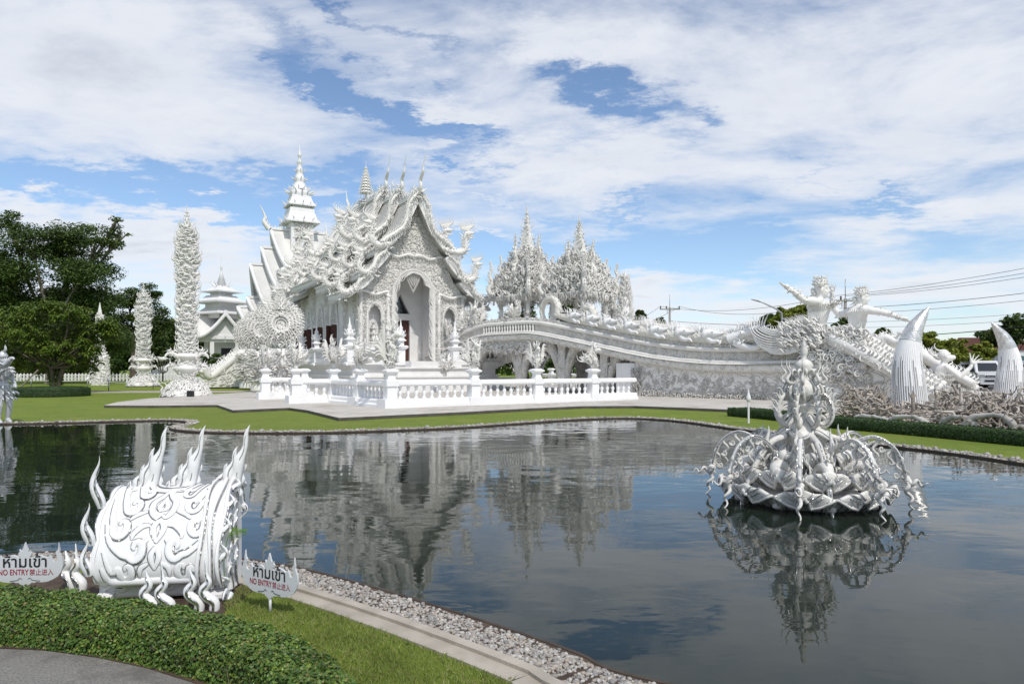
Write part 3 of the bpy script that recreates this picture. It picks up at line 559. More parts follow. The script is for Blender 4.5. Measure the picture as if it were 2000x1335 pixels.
def skin_fig(name, joints, edges, parent, mat, vox=.03, head=None, muzzle=False):
    """continuous body: tapered limbs, joints and a modelled head fused into one surface by a voxel remesh"""
    mb = MB()
    for a, b in edges:
        A_, B_ = np.array(joints[a]), np.array(joints[b])
        if b in ('head', 'top', 'jaw', 'nose') and a != 'neck': continue
        if b == 'head': B_ = B_.copy(); B_[3] = A_[3]*.9
        t = np.linspace(0, 1, 7)[:, None]; P = A_[None, :3]*(1-t)+B_[None, :3]*t; r = (A_[3]*(1-t)+B_[3]*t)[:, 0]*(1+.10*np.sin(PI*t[:, 0])); tubes(mb, P, r, 10, cap=True)
        ry = A_[4] if len(A_) > 4 else A_[3]; blob(mb, A_[:3], (A_[3]*1.0 if len(A_) < 5 else ry, A_[3], (A_[3]+ry)/2), 10); blob(mb, B_[:3], B_[3]*1.02, 8)
    h = np.array(joints['head'][:3]); k = joints['head'][3]/.25
    blob(mb, h+np.array([-.02, 0, .05])*k, np.array([.215, .18, .23])*k, 14); blob(mb, h+np.array([.05, 0, -.08])*k, np.array([.165, .145, .18])*k, 12); blob(mb, h+np.array([.14, 0, -.185])*k, np.array([.06, .07, .05])*k, 8)
    tubes(mb, (h+np.array([[.185, 0, .09], [.225, 0, .02], [.255, 0, -.045], [.20, 0, -.07]])*k), np.array([.022, .03, .042, .025])*k, 7, cap=True)
    for y in (-1, 1):
        blob(mb, h+np.array([.165, y*.075, .055])*k, np.array([.035, .045, .025])*k, 8); tubes(mb, h+np.array([[.12, y*.15, .10], [.185, y*.085, .125], [.20, y*.02, .10]])*k, np.array([.018, .026, .02])*k, 6, cap=True); blob(mb, h+np.array([.13, y*.10, -.05])*k, np.array([.05, .045, .045])*k, 8)
        blob(mb, h+np.array([-.01, y*.185, .0])*k, np.array([.04, .025, .085])*k, 8)
    for z, r in ((-.105, .024), (-.135, .028)): tubes(mb, h+np.array([[.15, -.075, z], [.205, 0, z+.005], [.15, .075, z]])*k, np.array([.012, r, .012])*k, 6, cap=True)
    if muzzle: tubes(mb, h+np.array([[.05, 0, -.05], [.25, 0, -.06], [.40, 0, -.02]])*k, np.array([.17, .13, .07])*k, 10, cap=True)
    o = mb.build(name, mat, parent); rm = o.modifiers.new('fuse', 'REMESH'); rm.mode = 'VOXEL'; rm.voxel_size = vox; rm.use_smooth_shade = True; sm = o.modifiers.new('soften', 'SMOOTH'); sm.factor = .5; sm.iterations = 2
    return o
R30 = math.atan2(.508, .862)
# ------------------------------------------------------------------ the temple hall
def build_temple():
    T = thing('temple', 'large ornate white temple hall with steep stacked roofs and carved front gable', 'temple', (-6.72, 46.5, 0), R30)
    orn, tp, pl, rf = MT['orn'], MT['temple'], MT['temple_plain'], MT['roof']
    # plinth and terrace
    mb = MB()
    def tiers(cx, cy, w, d, prof):
        for z0, z1, e in prof: box(mb, (cx, cy, (z0+z1)/2), (w+2*e, d+2*e, z1-z0))
    pr = [(0.1, .45, .55), (.45, .62, .42), (.62, .72, .3), (.72, 1.0, .12), (1.0, 1.12, .2), (1.12, 1.55, 0), (1.55, 1.66, .14), (1.66, 1.8, .26), (1.8, 2.0, .4)]
    tiers(0, 8.25, 10, 21.5, pr); tiers(-6.9, 15.5, 2.7, 5, [(a, b, e-.02) for a, b, e in pr]); tiers(0, -3.3, 5.6, 1.2, [(a, b, e-.04) for a, b, e in pr[:-2]])
    mb.build('plinth', pl, T)
    mb = MB(); w = 5.15
    runs = [[(-w, -2.5), (-w, 13)], [(-w, -2.5), (-1.9, -2.5)], [(1.9, -2.5), (w, -2.5)], [(w, -2.5), (w, 18)], [(-8.2, 13.1), (-5.4, 13.1)], [(-8.3, 13.1), (-8.3, 18)]]
    for a, b in runs:
        a, b = np.array(a, float), np.array(b, float); d = b-a; l = np.linalg.norm(d); ang = math.atan2(d[1], d[0]); c = (a+b)/2
        box(mb, (*c, 2.12), (l, .36, .23), ang); box(mb, (*c, 2.83), (l+.3, .42, .17), ang); box(mb, (*c, 2.70), (l+.1, .32, .09), ang)
        for s in np.arange(.3, l, .34): q = a+d/l*s; lathe(mb, [(.09, 2.24), (.05, 2.3), (.1, 2.42), (.06, 2.56), (.09, 2.66)], 6, (q[0], q[1], 0))
    mb.build('terrace_railing', MT['rail'], T)
    def lantern_post(x, y, z, s=1.0):
        mb = MB(); c = (x, y, z)
        lathe(mb, np.array([(.32, 0), (.32, .12), (.22, .2), (.22, 1.0), (.34, 1.08), (.40, 1.2), (.3, 1.26)])*s, 4, c, flat=True)
        lathe(mb, np.array([(.16, 1.26), (.16, 1.52), (.30, 1.58), (.2, 1.66), (.16, 1.74)])*s, 4, c, flat=True)
        lathe(mb, np.array([(.14, 1.7), (.26, 1.9), (.22, 2.1), (.1, 2.3), (.14, 2.38), (.05, 2.55), (.015, 2.95)])*s, 8, c)
        a = np.linspace(0, 2*PI, 9)[:-1]; d = np.stack([np.cos(a), np.sin(a), 0*a], 1)
        for zz, rr, ll in ((1.8, .2, .35), (2.05, .18, .3)): curls(mb, np.array(c)+d*rr*s+np.array([0, 0, zz*s]), d*.5+np.array([0, 0, 1]), d, ll*s, .04*s, 'flame', 6, 4)
        mb.build('lantern_post', MT['rail'], T)
    for x, y in ((-5.2, -2.55), (5.2, -2.55), (-1.9, -2.55), (1.9, -2.55), (-5.2, 5.2), (-5.2, 9.5), (-5.2, 12.9), (-8.3, 13.1)): lantern_post(x, y, 1.75)
    # front wall with the great arch
    mb = MB()
    arch = lambda w, z0, z1, zs: [(-w, z0), (w, z0), (w, zs), (w*.86, zs+(z1-zs)*.45), (w*.62, zs+(z1-zs)*.78), (w*.28, z1-.08), (0, z1), (-w*.28, z1-.08), (-w*.62, zs+(z1-zs)*.78), (-w*.86, zs+(z1-zs)*.45), (-w, zs)]
    sh = lambda p, dx: [(x+dx, z) for x, z in p]
    outer = [(-3.85, 2), (3.85, 2), (3.85, 6.6), (3.0, 7.6), (2.45, 8.7), (2.2, 9.3), (1.3, 10.5), (.55, 11.8), (0, 13.0), (-.55, 11.8), (-1.3, 10.5), (-2.2, 9.3), (-2.45, 8.7), (-3.0, 7.6), (-3.85, 6.6)]
    holes = [arch(1.5, 2.04, 8.25, 6.5), sh(arch(.55, 2.5, 5.9, 5.0), -2.72), sh(arch(.55, 2.5, 5.9, 5.0), 2.72)]
    slab(mb, outer, holes, (0, 0, 0), (1, 0, 0), (0, 0, 1), (0, -1, 0), .5, 0); mb.build('front_wall', tp, T)
    mb = MB()     # carved relief on the front
    fm = lambda x, y: (np.abs(x-3.85) > 1.6) & ((np.abs(np.abs(x-3.85)-2.72) > .62) | (y > 4.0)) & (np.abs(x-3.85) < 3.85)
    panel(mb, (-3.85, -.02, 2.1), (1, 0, 0), (0, 0, 1), 7.7, 4.5, 900, .32, .035, mask=fm)
    panel(mb, (-2.45, -.02, 8.3), (1, 0, 0), (0, 0, 1), 4.9, 1.0, 300, .3, .034)
    panel(mb, (-2.2, -.02, 9.3), (1, 0, 0), (0, 0, 1), 4.4, 3.4, 620, .34, .036, mask=lambda x, y: np.abs(x-2.2) < 2.0-y*.62)
    panel(mb, (-3.0, -.02, 6.6), (1, 0, 0), (0, 0, 1), 6.0, 1.8, 420, .3, .034, mask=lambda x, y: (np.abs(x-3) > 1.3) & (np.abs(x-3) < 3.0-y*.3))
    for w_, z0_, z1_, zs_, dx, st in ((1.5, 2.04, 8.25, 6.5, 0, .075), (.55, 2.5, 5.9, 5.0, -2.72, .08), (.55, 2.5, 5.9, 5.0, 2.72, .08)):
        ap = np.array(sh(arch(w_, z0_, z1_, zs_), dx)); ap = np.concatenate([ap[1:], ap[:1]]); ap3 = np.c_[ap[:, 0], np.full(len(ap), -.1), ap[:, 1]]
        tubes(mb, cat(ap3, 50), .07, 5)
        q, t = along(cat(ap3, 60), st); inn = nrm(np.c_[dx-q[:, 0], 0*q[:, 0], (q[:, 2] > zs_)*-.6])
        curls(mb, q, inn+.5*t, t, rng.uniform(.3, .75, len(q))*(1 if w_ > 1 else .5), .045, 'hook', 8, 4, amp=.8)
        q, t, inn = q[::2], t[::2], inn[::2]; curls(mb, q+np.array([0, -.05, 0]), -inn+.3*t, t, rng.uniform(.2, .45, len(q)), .035, 'flame', 6, 4)
    for z, w_ in ((6.55, 3.9), (9.15, 2.5)):
        for sg in (-1, 1):
            pth = np.array([[sg*x, -.16, z+.10*math.sin(x*4)] for x in np.linspace(w_ if z > 7 else 3.95, 0 if z > 7 else 1.75, 22)]); tubes(mb, pth, .10, 6, cap=True)
            crest(mb, pth, (0, -.3, -1), .3, .035, .12, kind='spike')
    for x in (-3.7, -1.85, 1.85, 3.7):
        tubes(mb, np.array([[x, -.1, z] for z in np.linspace(2, 6.6, 8)]), .14, 6, cap=True); scatter(mb, np.c_[np.full(60, x)+rng.normal(0, .08, 60), np.full(60, -.2), rng.uniform(2.1, 6.5, 60)], (0, -1, 0), (.2, .4), .035, 'hook')
    mb.build('front_carving', orn, T)
    mb = MB(); z = np.linspace(0, 1, 14)     # hanging carved pendant in the arch
    for q in z: m = max(2, int(9*(1-q))); x = np.linspace(-1, 1, m)*.55*(1-q); curls(mb, np.c_[x, np.full(m, .1), np.full(m, 8.0-q*1.15)], np.c_[x*.6, 0*x, np.full(m, -1.)], (1, 0, 0), .28, .03, 'flame', 6, 4)
    mb.build('arch_pendant', orn, T)
    # porch behind the arch
    mb = MB()
    for sg in (-1, 1): box(mb, (sg*1.75, 1.65, 5.1), (.2, 2.28, 6.2))
    box(mb, (0, 1.65, 8.36), (3.7, 2.28, .2)); box(mb, (0, -.9, 1.84), (3.46, 6.0, .36))
    slab(mb, [(-1.64, 2), (1.64, 2), (1.64, 8.24), (-1.64, 8.24)], [[(-.7, 2.03), (.7, 2.03), (.7, 5.0), (-.7, 5.0)], [(-.72, 5.45), (.72, 5.45), (.35, 6.1), (0, 6.85), (-.35, 6.1)]], (0, 2.4, 0), (1, 0, 0), (0, 0, 1), (0, -1, 0), .3)
    mb.build('porch', pl, T)
    mb = MB(); box(mb, (0, 2.72, 6.1), (1.5, .03, 1.5)); mb.build('gable_window', MT['glass'], T)
    mb = MB(); box(mb, (-.36, 2.62, 3.5), (.66, .08, 2.96)); box(mb, (.36, 2.62, 3.5), (.66, .08, 2.96))
    for x in (-.36, .36):
        for zz in (2.7, 3.7, 4.5): box(mb, (x, 2.565, zz), (.46, .03, .6))
    d = mb.build('door', MT['wood'], T)
    mb = MB(); blob(mb, (.08, 2.5, 3.4), .05); mb.build('handle', MT['steel'], d)
    for x in (-2.72, 2.72):
        mb = MB(); box(mb, (x, .62, 4.2), (1.3, .1, 3.8)); mb.build('side_niche', pl, T)
        mb = MB(); flame_spire(mb, (x, .25, 2.3), 2.6, .42, 8, 10, .5); mb.build('niche_carving', orn, T)
    # side walls with windows
    wv = [6.2, 10.0, 13.4, 16.4]
    for sg in (-1, 1):
        mb = MB(); prof = [(.5, 2), (18, 2), (18, 6.6), (16.9, 6.6), (16.9, 7.4), (13.9, 7.4), (13.9, 8.2), (6.1, 8.2), (6.1, 7.4), (3.1, 7.4), (3.1, 6.6), (.5, 6.6)]
        slab(mb, prof, [[(v-.72, 3.15), (v+.72, 3.15), (v+.72, 4.75), (v-.72, 4.75)] for v in wv], (sg*3.62, 0, 0), (0, 1, 0), (0, 0, 1), (sg, 0, 0), .3)
        mb.build('side_wall', pl, T)
        for v in wv:
            mb = MB(); box(mb, (sg*3.5, v, 3.95), (.06, 1.5, 1.62))
            for dv in (-.5, -.17, .17, .5): box(mb, (sg*(3.55), v+dv, 3.95), (.05, .09, 1.5))
            w_ = mb.build('window', MT['wood'], T)
            for dv in (-.74, .74): mb = MB(); box(mb, (sg*3.84, v+dv, 3.95), (.42, .06, 1.55)); box(mb, (sg*3.84, v+dv-.04, 3.95), (.26, .03, 1.2)); mb.build('shutter', MT['wood'], w_)
            mb = MB(); pth = np.array([[sg*3.66, v+.86*math.cos(a), 4.7+1.7*max(0, math.sin(a))**1.3] for a in np.linspace(0, PI, 21)]); tubes(mb, pth, .09, 5)
            crest(mb, pth, nrm(np.c_[0*pth[:, 0], pth[:, 1]-v, pth[:, 2]-4.5])[np.linspace(0, 20, len(along(pth, .12)[0])).astype(int)], .34, .04, .12)
            panel(mb, (sg*3.64, v+(.8 if sg < 0 else -.8), 4.85), (0, -1 if sg < 0 else 1, 0), (0, 0, 1), 1.6, 1.5, 90, .28, .03)
            for dv in (-.92, .92): lathe(mb, [(.08, 2.0), (.08, 3.0), (.06, 3.1), (.06, 4.6), (.09, 4.8)], 8, (sg*3.66, v+dv, 0))
            mb.build('window_surround', orn, T)
        mb = MB()
        for v in (.9, 3.4, 8.1, 11.7, 14.9, 17.7):
            top = 6.6 if v < 3 or v > 17 else (7.4 if v < 5 or v > 14 else 8.2); box(mb, (sg*3.66, v, (2+top)/2), (.16, .62, top-2))
            panel(mb, (sg*3.745, v+(.3 if sg < 0 else -.3), 2.1), (0, -1 if sg < 0 else 1, 0), (0, 0, 1), .6, top-2.2, 90, .26, .032)
            for q in range(5): curls(mb, np.array([[sg*3.74, v-.25, top-.4-q*.25], [sg*3.74, v+.25, top-.4-q*.25]]), (sg*.8, 0, .6), (0, 0, 1), .4, .05, 'hook', 8, 4)
        mb.build('pilaster', orn, T)
    # roofs: three stacked steps in plan, three sheets each side
    segs = [[(0, 13.2), (.35, 12.45), (.75, 11.65), (1.25, 10.8), (1.8, 10.05), (2.45, 9.5)], [(2.15, 9.22), (2.6, 8.62), (3.05, 8.15), (3.55, 7.85)], [(3.25, 7.58), (3.75, 7.05), (4.2, 6.75), (4.85, 6.5)]]
    steps = [(0, -.9, 3.3), (.8, 2.5, 6.5), (1.6, 5.7, 14.3), (.8, 13.5, 17.5), (0, 16.7, 20.9)]
    mbn = MB()
    for dz, v0, v1 in steps:
        mb = MB(); mt = MB(); mf = MB()
        for sg in (-1, 1):
            for si, s in enumerate(segs):
                p = np.array(s); p = cat(np.c_[p, np.zeros(len(p))], 12)[:, :2]
                t = nrm(np.gradient(p, axis=0)); nn = np.stack([-t[:, 1], t[:, 0]], 1); nn *= np.sign(nn[:, 1:2])
                q = np.concatenate([p, (p-nn*.14)[::-1]]); k = len(q)
                v = np.stack([np.c_[sg*q[:, 0], np.full(k, vv), q[:, 1]+dz] for vv in (v0+.12, v1-.12)])
                f = ring_faces(1, 2, k); mb.add(v, f if sg < 0 else f[:, ::-1], 0, True)
                for j, vv in enumerate((v0, v1-.14)):   # pale verge boards
                    q2 = np.concatenate([p+nn*.10, (p-nn*.24)[::-1]])
                    a = np.stack([np.c_[sg*q2[:, 0], np.full(k, x), q2[:, 1]+dz] for x in (vv, vv+.14)]); f = ring_faces(1, 2, k); mt.add(a, f if sg < 0 else f[:, ::-1], 0, True)
                    i = np.arange(11); cf = np.stack([i, i+1, k-2-i, k-1-i], 1)
                    for e in (0, 1): mt.add(a[e], cf if (sg > 0) == (e == 0) else cf[:, ::-1], 0, True)
                e = p[-1]; box(mt, (sg*(e[0]+.02), (v0+v1)/2, e[1]+dz-.12), (.10, v1-v0-.02, .34)); box(mt, (sg*(e[0]+.1), (v0+v1)/2, e[1]+dz+.04), (.12, v1-v0-.02, .10))
                if si > 0 or True:
                    pth = np.array([[sg*(e[0]+.02), y, e[1]+dz-.25] for y in np.linspace(v0+.1, v1-.1, 30)])
                    crest(mf, pth, (sg*.1, 0, -1), .34 if si == 2 else .2, .045, .12, kind='spike', jit=.2, n=4)
        box(mt, (0, (v0+v1)/2, 13.28+dz), (.2, v1-v0-.05, .22))
        rm = mb.build('roof', rf, T); mt.build('roof_trim', pl, rm); mf.build('eaves_fringe', orn, rm)
        rg = np.array([[0, y, 13.38+dz] for y in np.linspace(v0+.1, v1-.1, 20)]); mc = MB()
        crest(mc, rg, (0, 0, 1), .62, .05, .16, jit=.35); crest(mc, rg, (0, 0, 1), 1.15, .04, .75, jit=.3, kind='spike')
        mc.build('ridge_crest', orn, rm)
        # gable filling behind the verge
        if v0 > 0:
            mg = MB()
            for vv in ((v0+.35, v1-.55) if dz > 1 else ((v0+.35,) if v0 < 10 else (v1-.55,))):
                full = [(-4.3, 6.9), (4.3, 6.9), (3.3, 7.7), (2.3, 9.2), (1.2, 10.75), (.5, 12.0), (0, 13.05), (-.5, 12.0), (-1.2, 10.75), (-2.3, 9.2), (-3.3, 7.7)]
                slab(mg, [(x, z+dz) for x, z in full], [], (0, vv, 0), (1, 0, 0), (0, 0, 1), (0, -1, 0), .2)
            mg.build('gable', tp, T)
    # naga barge boards with rearing heads and flame-shaped ridge horns
    for dz, vv, od in ((0, -.95, -1), (.8, 2.42, -1), (1.6, 5.62, -1), (1.6, 14.35, 1), (.8, 17.55, 1), (0, 20.95, 1)):
        for sg in (-1, 1):
            for si, s in enumerate(segs):
                mb = MB(); p = np.array(s); p = cat(np.c_[p, np.zeros(len(p))], 26)[:, :2]; t = nrm(np.gradient(p, axis=0)); nn = np.stack([-t[:, 1], t[:, 0]], 1); nn *= np.sign(nn[:, 1:2])
                wv_ = .19*np.sin(np.linspace(0, (9 if si == 0 else 5), 26)); p2 = p+nn*(.1+wv_)[:, None]
                pth = np.c_[sg*p2[:, 0], np.full(26, vv), p2[:, 1]+dz]
                tubes(mb, pth, np.linspace(.10, .17, 26), 7, cap=True)
                up3 = np.c_[sg*nn[:, 0], 0*nn[:, 0], nn[:, 1]]; t3 = np.c_[sg*t[:, 0], 0*t[:, 0], t[:, 1]]
                st = .15; q, tt = along(pth, st); ii = np.linspace(0, 25, len(q)).astype(int)
                curls(mb, q+up3[ii]*.12, nrm(up3[ii]*.9-t3[ii]*.4+np.array([0, od*.25, 0])), -t3[ii], rng.uniform(.25, .5, len(q)), .05, 'flame', 7, 4)
                curls(mb, q-up3[ii]*.12, nrm(-up3[ii]*.9+t3[ii]*.3+np.array([0, od*.3, 0])), t3[ii], rng.uniform(.2, .45, len(q)), .048, 'hook', 8, 4, amp=.8)
                scatter(mb, q+np.array([0, od*.2, 0]), (0, od, 0), (.2, .35), .04, 'scroll')
                naga_head(mb, pth[-1]+np.array([0, od*.05, .08]), (sg*.96, od*.25, -.1), (0, 0, 1), (1.45, 1.2, 1.1)[si], crestn=9)
                scatter(mb, pth[-1]+rng.normal(0, .30, (22, 3))*np.array([1.2, .5, .7]), (0, od, .5), (.3, .6), .045, 'flame', up=1)
                mb.build('naga_bargeboard', orn, T)
        mb = MB(); b = np.array([0, vv, 13.3+dz])
        pth = cat([b, b+[0, od*.35, .35], b+[0, od*.30, .8], b+[0, od*.75, 1.25], b+[0, od*.80, 1.6], b+[0, od*1.15, 2.4]], 18); tubes(mb, pth, np.interp(np.linspace(0, 1, 18), [0, .25, .5, .7, 1], [.17, .12, .12, .06, .012]), 6)
        curls(mb, pth[2:10:2], (0, od*.3, 1), (0, -od, 0), .5, .05, 'flame', 6, 4); scatter(mb, b+rng.normal(0, .2, (30, 3)), (0, od, .6), (.4, .7), .05, 'flame')
        mb.build('ridge_horn', orn, T)
    mb = MB(); b = np.array([0, 10., 14.8])      # tiered parasol on the ridge centre
    tubes(mb, np.array([[0, 10, 14.7], [0, 10, 15.6], [0, 10, 18.3]]), [.14, .06, .015], 6)
    for i, z in enumerate(np.linspace(15.7, 17.6, 9)):
        r = .52*(1-i/9.5); lathe(mb, [(r, z), (r*.72, z+.16), (.05, z+.24)], 12, (0, 10, 0)); a = np.linspace(0, 2*PI, 13)[:-1]; d = np.stack([np.cos(a), np.sin(a), 0*a], 1); curls(mb, d*r+np.array([0, 10, z]), d*.4+np.array([0, 0, -1.]), d, .2, .03, 'spike', 4, 4); curls(mb, d*r+np.array([0, 10, z]), d*.5+np.array([0, 0, 1.]), d, .22, .025, 'flame', 5, 4)
    scatter(mb, b+rng.normal(0, .35, (60, 3))*np.array([.6, 1.6, .5]), (0, 0, 1), (.4, .9), .045, 'flame', spread=.7)
    mb.build('ridge_parasol', orn, T)
    mb = MB()     # extra flames climbing the eaves line on the pond side
    for dz, v0, v1 in steps:
        for (u, z) in ((2.6, 9.4), (3.7, 7.75), (4.9, 6.45)):
            m = int((v1-v0)*1.6); y = rng.uniform(v0, v1, m); scatter(mb, np.c_[-u-.02+0*y, y, z+dz+0*y], (-1, 0, .8), (.25, .6), .045, 'flame', spread=1.2, outward=.6)
    mb.build('eaves_flames', orn, T)
    # stairs on the left with naga balustrade
    mb = MB()
    for i in range(8): box(mb, (-8.75-i*.30, 15.5, (1.85-i*.22)/2+.05), (.30, 2.2, 1.85-i*.22))
    mb.build('stair', pl, T)
    for y in (14.1, 16.9):
        mb = MB(); pth = cat([(-8.3, y, 2.9), (-9.0, y, 2.6), (-10.0, y, 1.75), (-10.8, y, 1.05), (-11.2, y, 1.0), (-11.4, y, 1.6)], 30); tubes(mb, pth, np.linspace(.3, .34, 30), 8, cap=True)
        slab(mb, [(-8.3, .1), (-11.3, .1), (-11.0, .8), (-10, 1.6), (-9.0, 2.4), (-8.3, 2.8)], [], (0, y-.15, 0), (1, 0, 0), (0, 0, 1), (0, -1, 0), .3)
        panel(mb, (-11.1, y-.17, .2), (1, 0, 0), (0, 0, 1), 2.8, 2.2, 200, .4, .04, False, mask=lambda x, yy: yy < .4+x*.62)
        crest(mb, pth+np.array([0, 0, .25]), (0, 0, 1), .5, .06, .2); naga_head(mb, pth[-1]-np.array([0, 0, .2]), (-1, 0, 0), (0, 0, 1), 1.1, crestn=9)
        mb.build('stair_naga', orn, T)
    return T
build_temple()
# ------------------------------------------------------------------ white chapels behind
def concave(w, z1, z0, n=10, p=1.6):
    t = np.linspace(0, 1, n); return np.stack([w*t, z1-(z1-z0)*(1-(1-t)**p)], 1)
def gable_arm(mb, mt, mw, o, d, l0, l1, w, zr, ze, wall=None, endwall=True, lean=0.0):
    """one roof arm: ridge along direction d (unit xy) from l0 to l1"""
    d = np.array([d[0], d[1], 0.]); s = np.array([-d[1], d[0], 0.]); o = np.asarray(o, float); prof = concave(w, zr, ze); k = len(prof)
    for sg in (-1, 1):
        a = [o+d*(l-(lean*prof[:, :1]/w if l > l0 else 0))+sg*s*prof[:, :1]+np.array([0, 0, 1])*prof[:, 1:2] for l in (l0, l1-.15)]; v = np.stack([a[0], a[1], a[1]-[0, 0, .18], a[0]-[0, 0, .18]])
        i = np.arange(k-1); f = np.concatenate([np.stack([r*k+i, r*k+i+1, ((r+1) % 4)*k+i+1, ((r+1) % 4)*k+i], 1) for r in range(4)]); mb.add(v, f if sg > 0 else f[:, ::-1], 0, False)
        for l in (l1-.15,):
            a = [o+d*(x-lean*prof[:, :1]/w)+sg*s*prof[:, :1]+np.array([0, 0, 1])*(prof[:, 1:2]+.14) for x in (l, l+.3)]; v = np.stack([a[0], a[1], a[1]-[0, 0, .55], a[0]-[0, 0, .55]]); mt.add(v, f if sg > 0 else f[:, ::-1], 0, False)
        e = o+d*(l0+l1)/2+sg*s*(w+.02)+np.array([0, 0, ze-.12]); box(mt, e-d*lean/2, (abs(l1-l0)-.05-lean, .2, .36), math.atan2(d[1], d[0]))
    box(mt, o+d*(l0+l1)/2+np.array([0, 0, zr+.1]), (l1-l0-.05, .3, .26), math.atan2(d[1], d[0]))
    if endwall:
        ol = [(-p[0]*.93, p[1]-.35) for p in prof[::-1]]+[(p[0]*.93, p[1]-.35) for p in prof[1:]]; ol = [(ol[0][0], ze-.6)]+ol+[(ol[-1][0], ze-.6)]
        slab(mw, ol[::-1], [], o+d*(l1-.6-lean), s, (0, 0, 1), d, .25)
def spire(mb, c, z, r, tiers, top, mo=None):
    """square stacked eaves narrowing to a ringed needle"""
    c = np.asarray(c, float)
    for (h, w, e) in tiers:
        lathe(mb, [(w*.72, z), (w*.72, z+h*.35), (w+e, z+h*.35), (w+e, z+h*.46), (w*.9, z+h*.66), (w*.66, z+h)], 4, c, flat=True, rot=PI/4+R30)
        if mo is not None:
            for a in PI/4+R30+np.arange(4)*PI/2:
                d = np.array([math.cos(a), math.sin(a), 0]); b = c+d*(w+e)*1.38+np.array([0, 0, z+h*.46]); curls(mo, b[None]+np.zeros((3, 3)), d*np.array([.3, .8, 1.4])[:, None]+np.array([0, 0, 1.]), d, .8*w, .07*w, 'flame', 7, 4)
        z += h
    n = 9; pr = [(tiers[-1][1]*.6, z)]
    for i in range(n): q = tiers[-1][1]*.55*(1-i/n)+.04; zz = z+(top-z)*.55*i/n; pr += [(q, zz+.02), (q*.62, zz+(top-z)*.55/n*.8)]
    zz = z+(top-z)*.58; pr += [(.05, zz), (.13, zz+(top-z)*.05), (.11, zz+(top-z)*.12), (.05, zz+(top-z)*.2), (.02, top)]
    lathe(mb, pr, 10, c)
    if mo is not None: scatter(mo, c+np.c_[rng.normal(0, .15, 40), rng.normal(0, .15, 40), rng.uniform(z, max(z+.1, top-1), 40)], (0, 0, 1), (.25, .5), .04, 'flame', spread=1)
def build_chapel_big():
    T = thing('chapel', 'tall white chapel with stepped concave roofs and a needle spire behind the temple', 'chapel', (-22.4, 72, 0), R30)
    mb, mt, mw, ms, mo = MB(), MB(), MB(), MB(), MB(); o = (0, 0, 0)
    for (l1, w, zr, ze) in ((2.9, 3.1, 15.9, 11.6), (3.8, 3.6, 13.9, 9.2), (4.9, 4.0, 12.1, 7.2), (5.2, 4.2, 8.7, 5.6), (6.1, 4.3, 7.7, 4.8)):
        gable_arm(mb, mt, mw, o, (-1, 0), 0, l1, w, zr, ze, lean=1.3)
        if l1 < 7: gable_arm(mb, mt, mw, o, (1, 0), 0, l1, w, zr, ze)
    for (l1, w, zr, ze) in ((3.2, 2.6, 15.2, 11.4), (5.0, 3.2, 13.0, 9.0)): gable_arm(mb, mt, mw, o, (0, -1), 0, l1, w, zr, ze)
    mb.build('roof', MT['roof_plain'], T); mt.build('roof_trim', MT['white'], T)
    box(mw, (.6, 0, 4), (8, 6, 8)); mw.build('wall', MT['white'], T)
    box(ms, (0, 0, 14.2), (2.2, 2.2, 5), 0.0)
    for x in (-.95, .95): box(ms, (x, -1.2, 14.5), (.4, .2, 4))
    sp = MB()
    for z, w, h in ((16.7, 1.75, 1.5), (18.5, 1.38, 1.1)): lathe(sp, [(w*.66, z-.5), (w*.66, z), (w, z-.02), (w, z+.14), (w*.86, z+.3), (w*.72, z+h*.75), (w*.7, z+h)], 4, (0, 0, 0), flat=True, rot=PI/4)
    lathe(sp, [(.95, 19.5), (1.15, 19.9), (.9, 20.2), (.62, 20.9), (.5, 21.2), (.62, 21.4), (.45, 21.7), (.34, 22.2), (.42, 22.35), (.28, 22.6), (.2, 23.1), (.27, 23.2), (.15, 23.4), (.11, 23.8), (.2, 23.9), (.17, 24.1), (.07, 24.5), (.02, 25.3)], 10)
    for z, r, L, n in ((16.9, 1.8, .7, 12), (18.7, 1.45, .6, 12), (19.9, 1.1, .8, 12), (20.4, .8, .6, 10), (21.4, .6, .5, 8), (22.3, .42, .4, 8), (23.2, .25, .3, 7)): a = np.arange(n)*2*PI/n; d = np.c_[np.cos(a), np.sin(a), 0*a]; curls(sp, d*r+np.array([0, 0, z]), d*.8+np.array([0, 0, 1]), d, L, L*.11, 'flame', 6, 4)
    lathe(sp, [(.2, 20.3), (.22, 20.32)], 10, (.0, -.85, 0))
    ms.build('tower', MT['white'], T); sp.build('spire', MT['white'], T)
    scatter(mo, np.c_[rng.uniform(-.8, .8, 150), np.full(150, -1.3), rng.uniform(13, 17, 150)], (0, -1, 0), (.3, .6), .06, 'scroll')
    h = np.array([-3.1, 0, 15.9]); tubes(mo, cat([h, h+[-.5, 0, .7], h+[-.4, 0, 1.3], h+[-.9, 0, 2.4]], 12), np.linspace(.3, .03, 12), 6); curls(mo, h+np.array([[0, 0, .2], [-.2, 0, .5], [-.3, 0, .9]]), (-.5, 0, 1), (1, 0, 0), .9, .1, 'flame')
    crest(mo, np.array([[-3., 0, 16.], [3, 0, 16.]]), (0, 0, 1), .6, .07, .3); mo.build('carving', MT['orn'], T)
build_chapel_big()
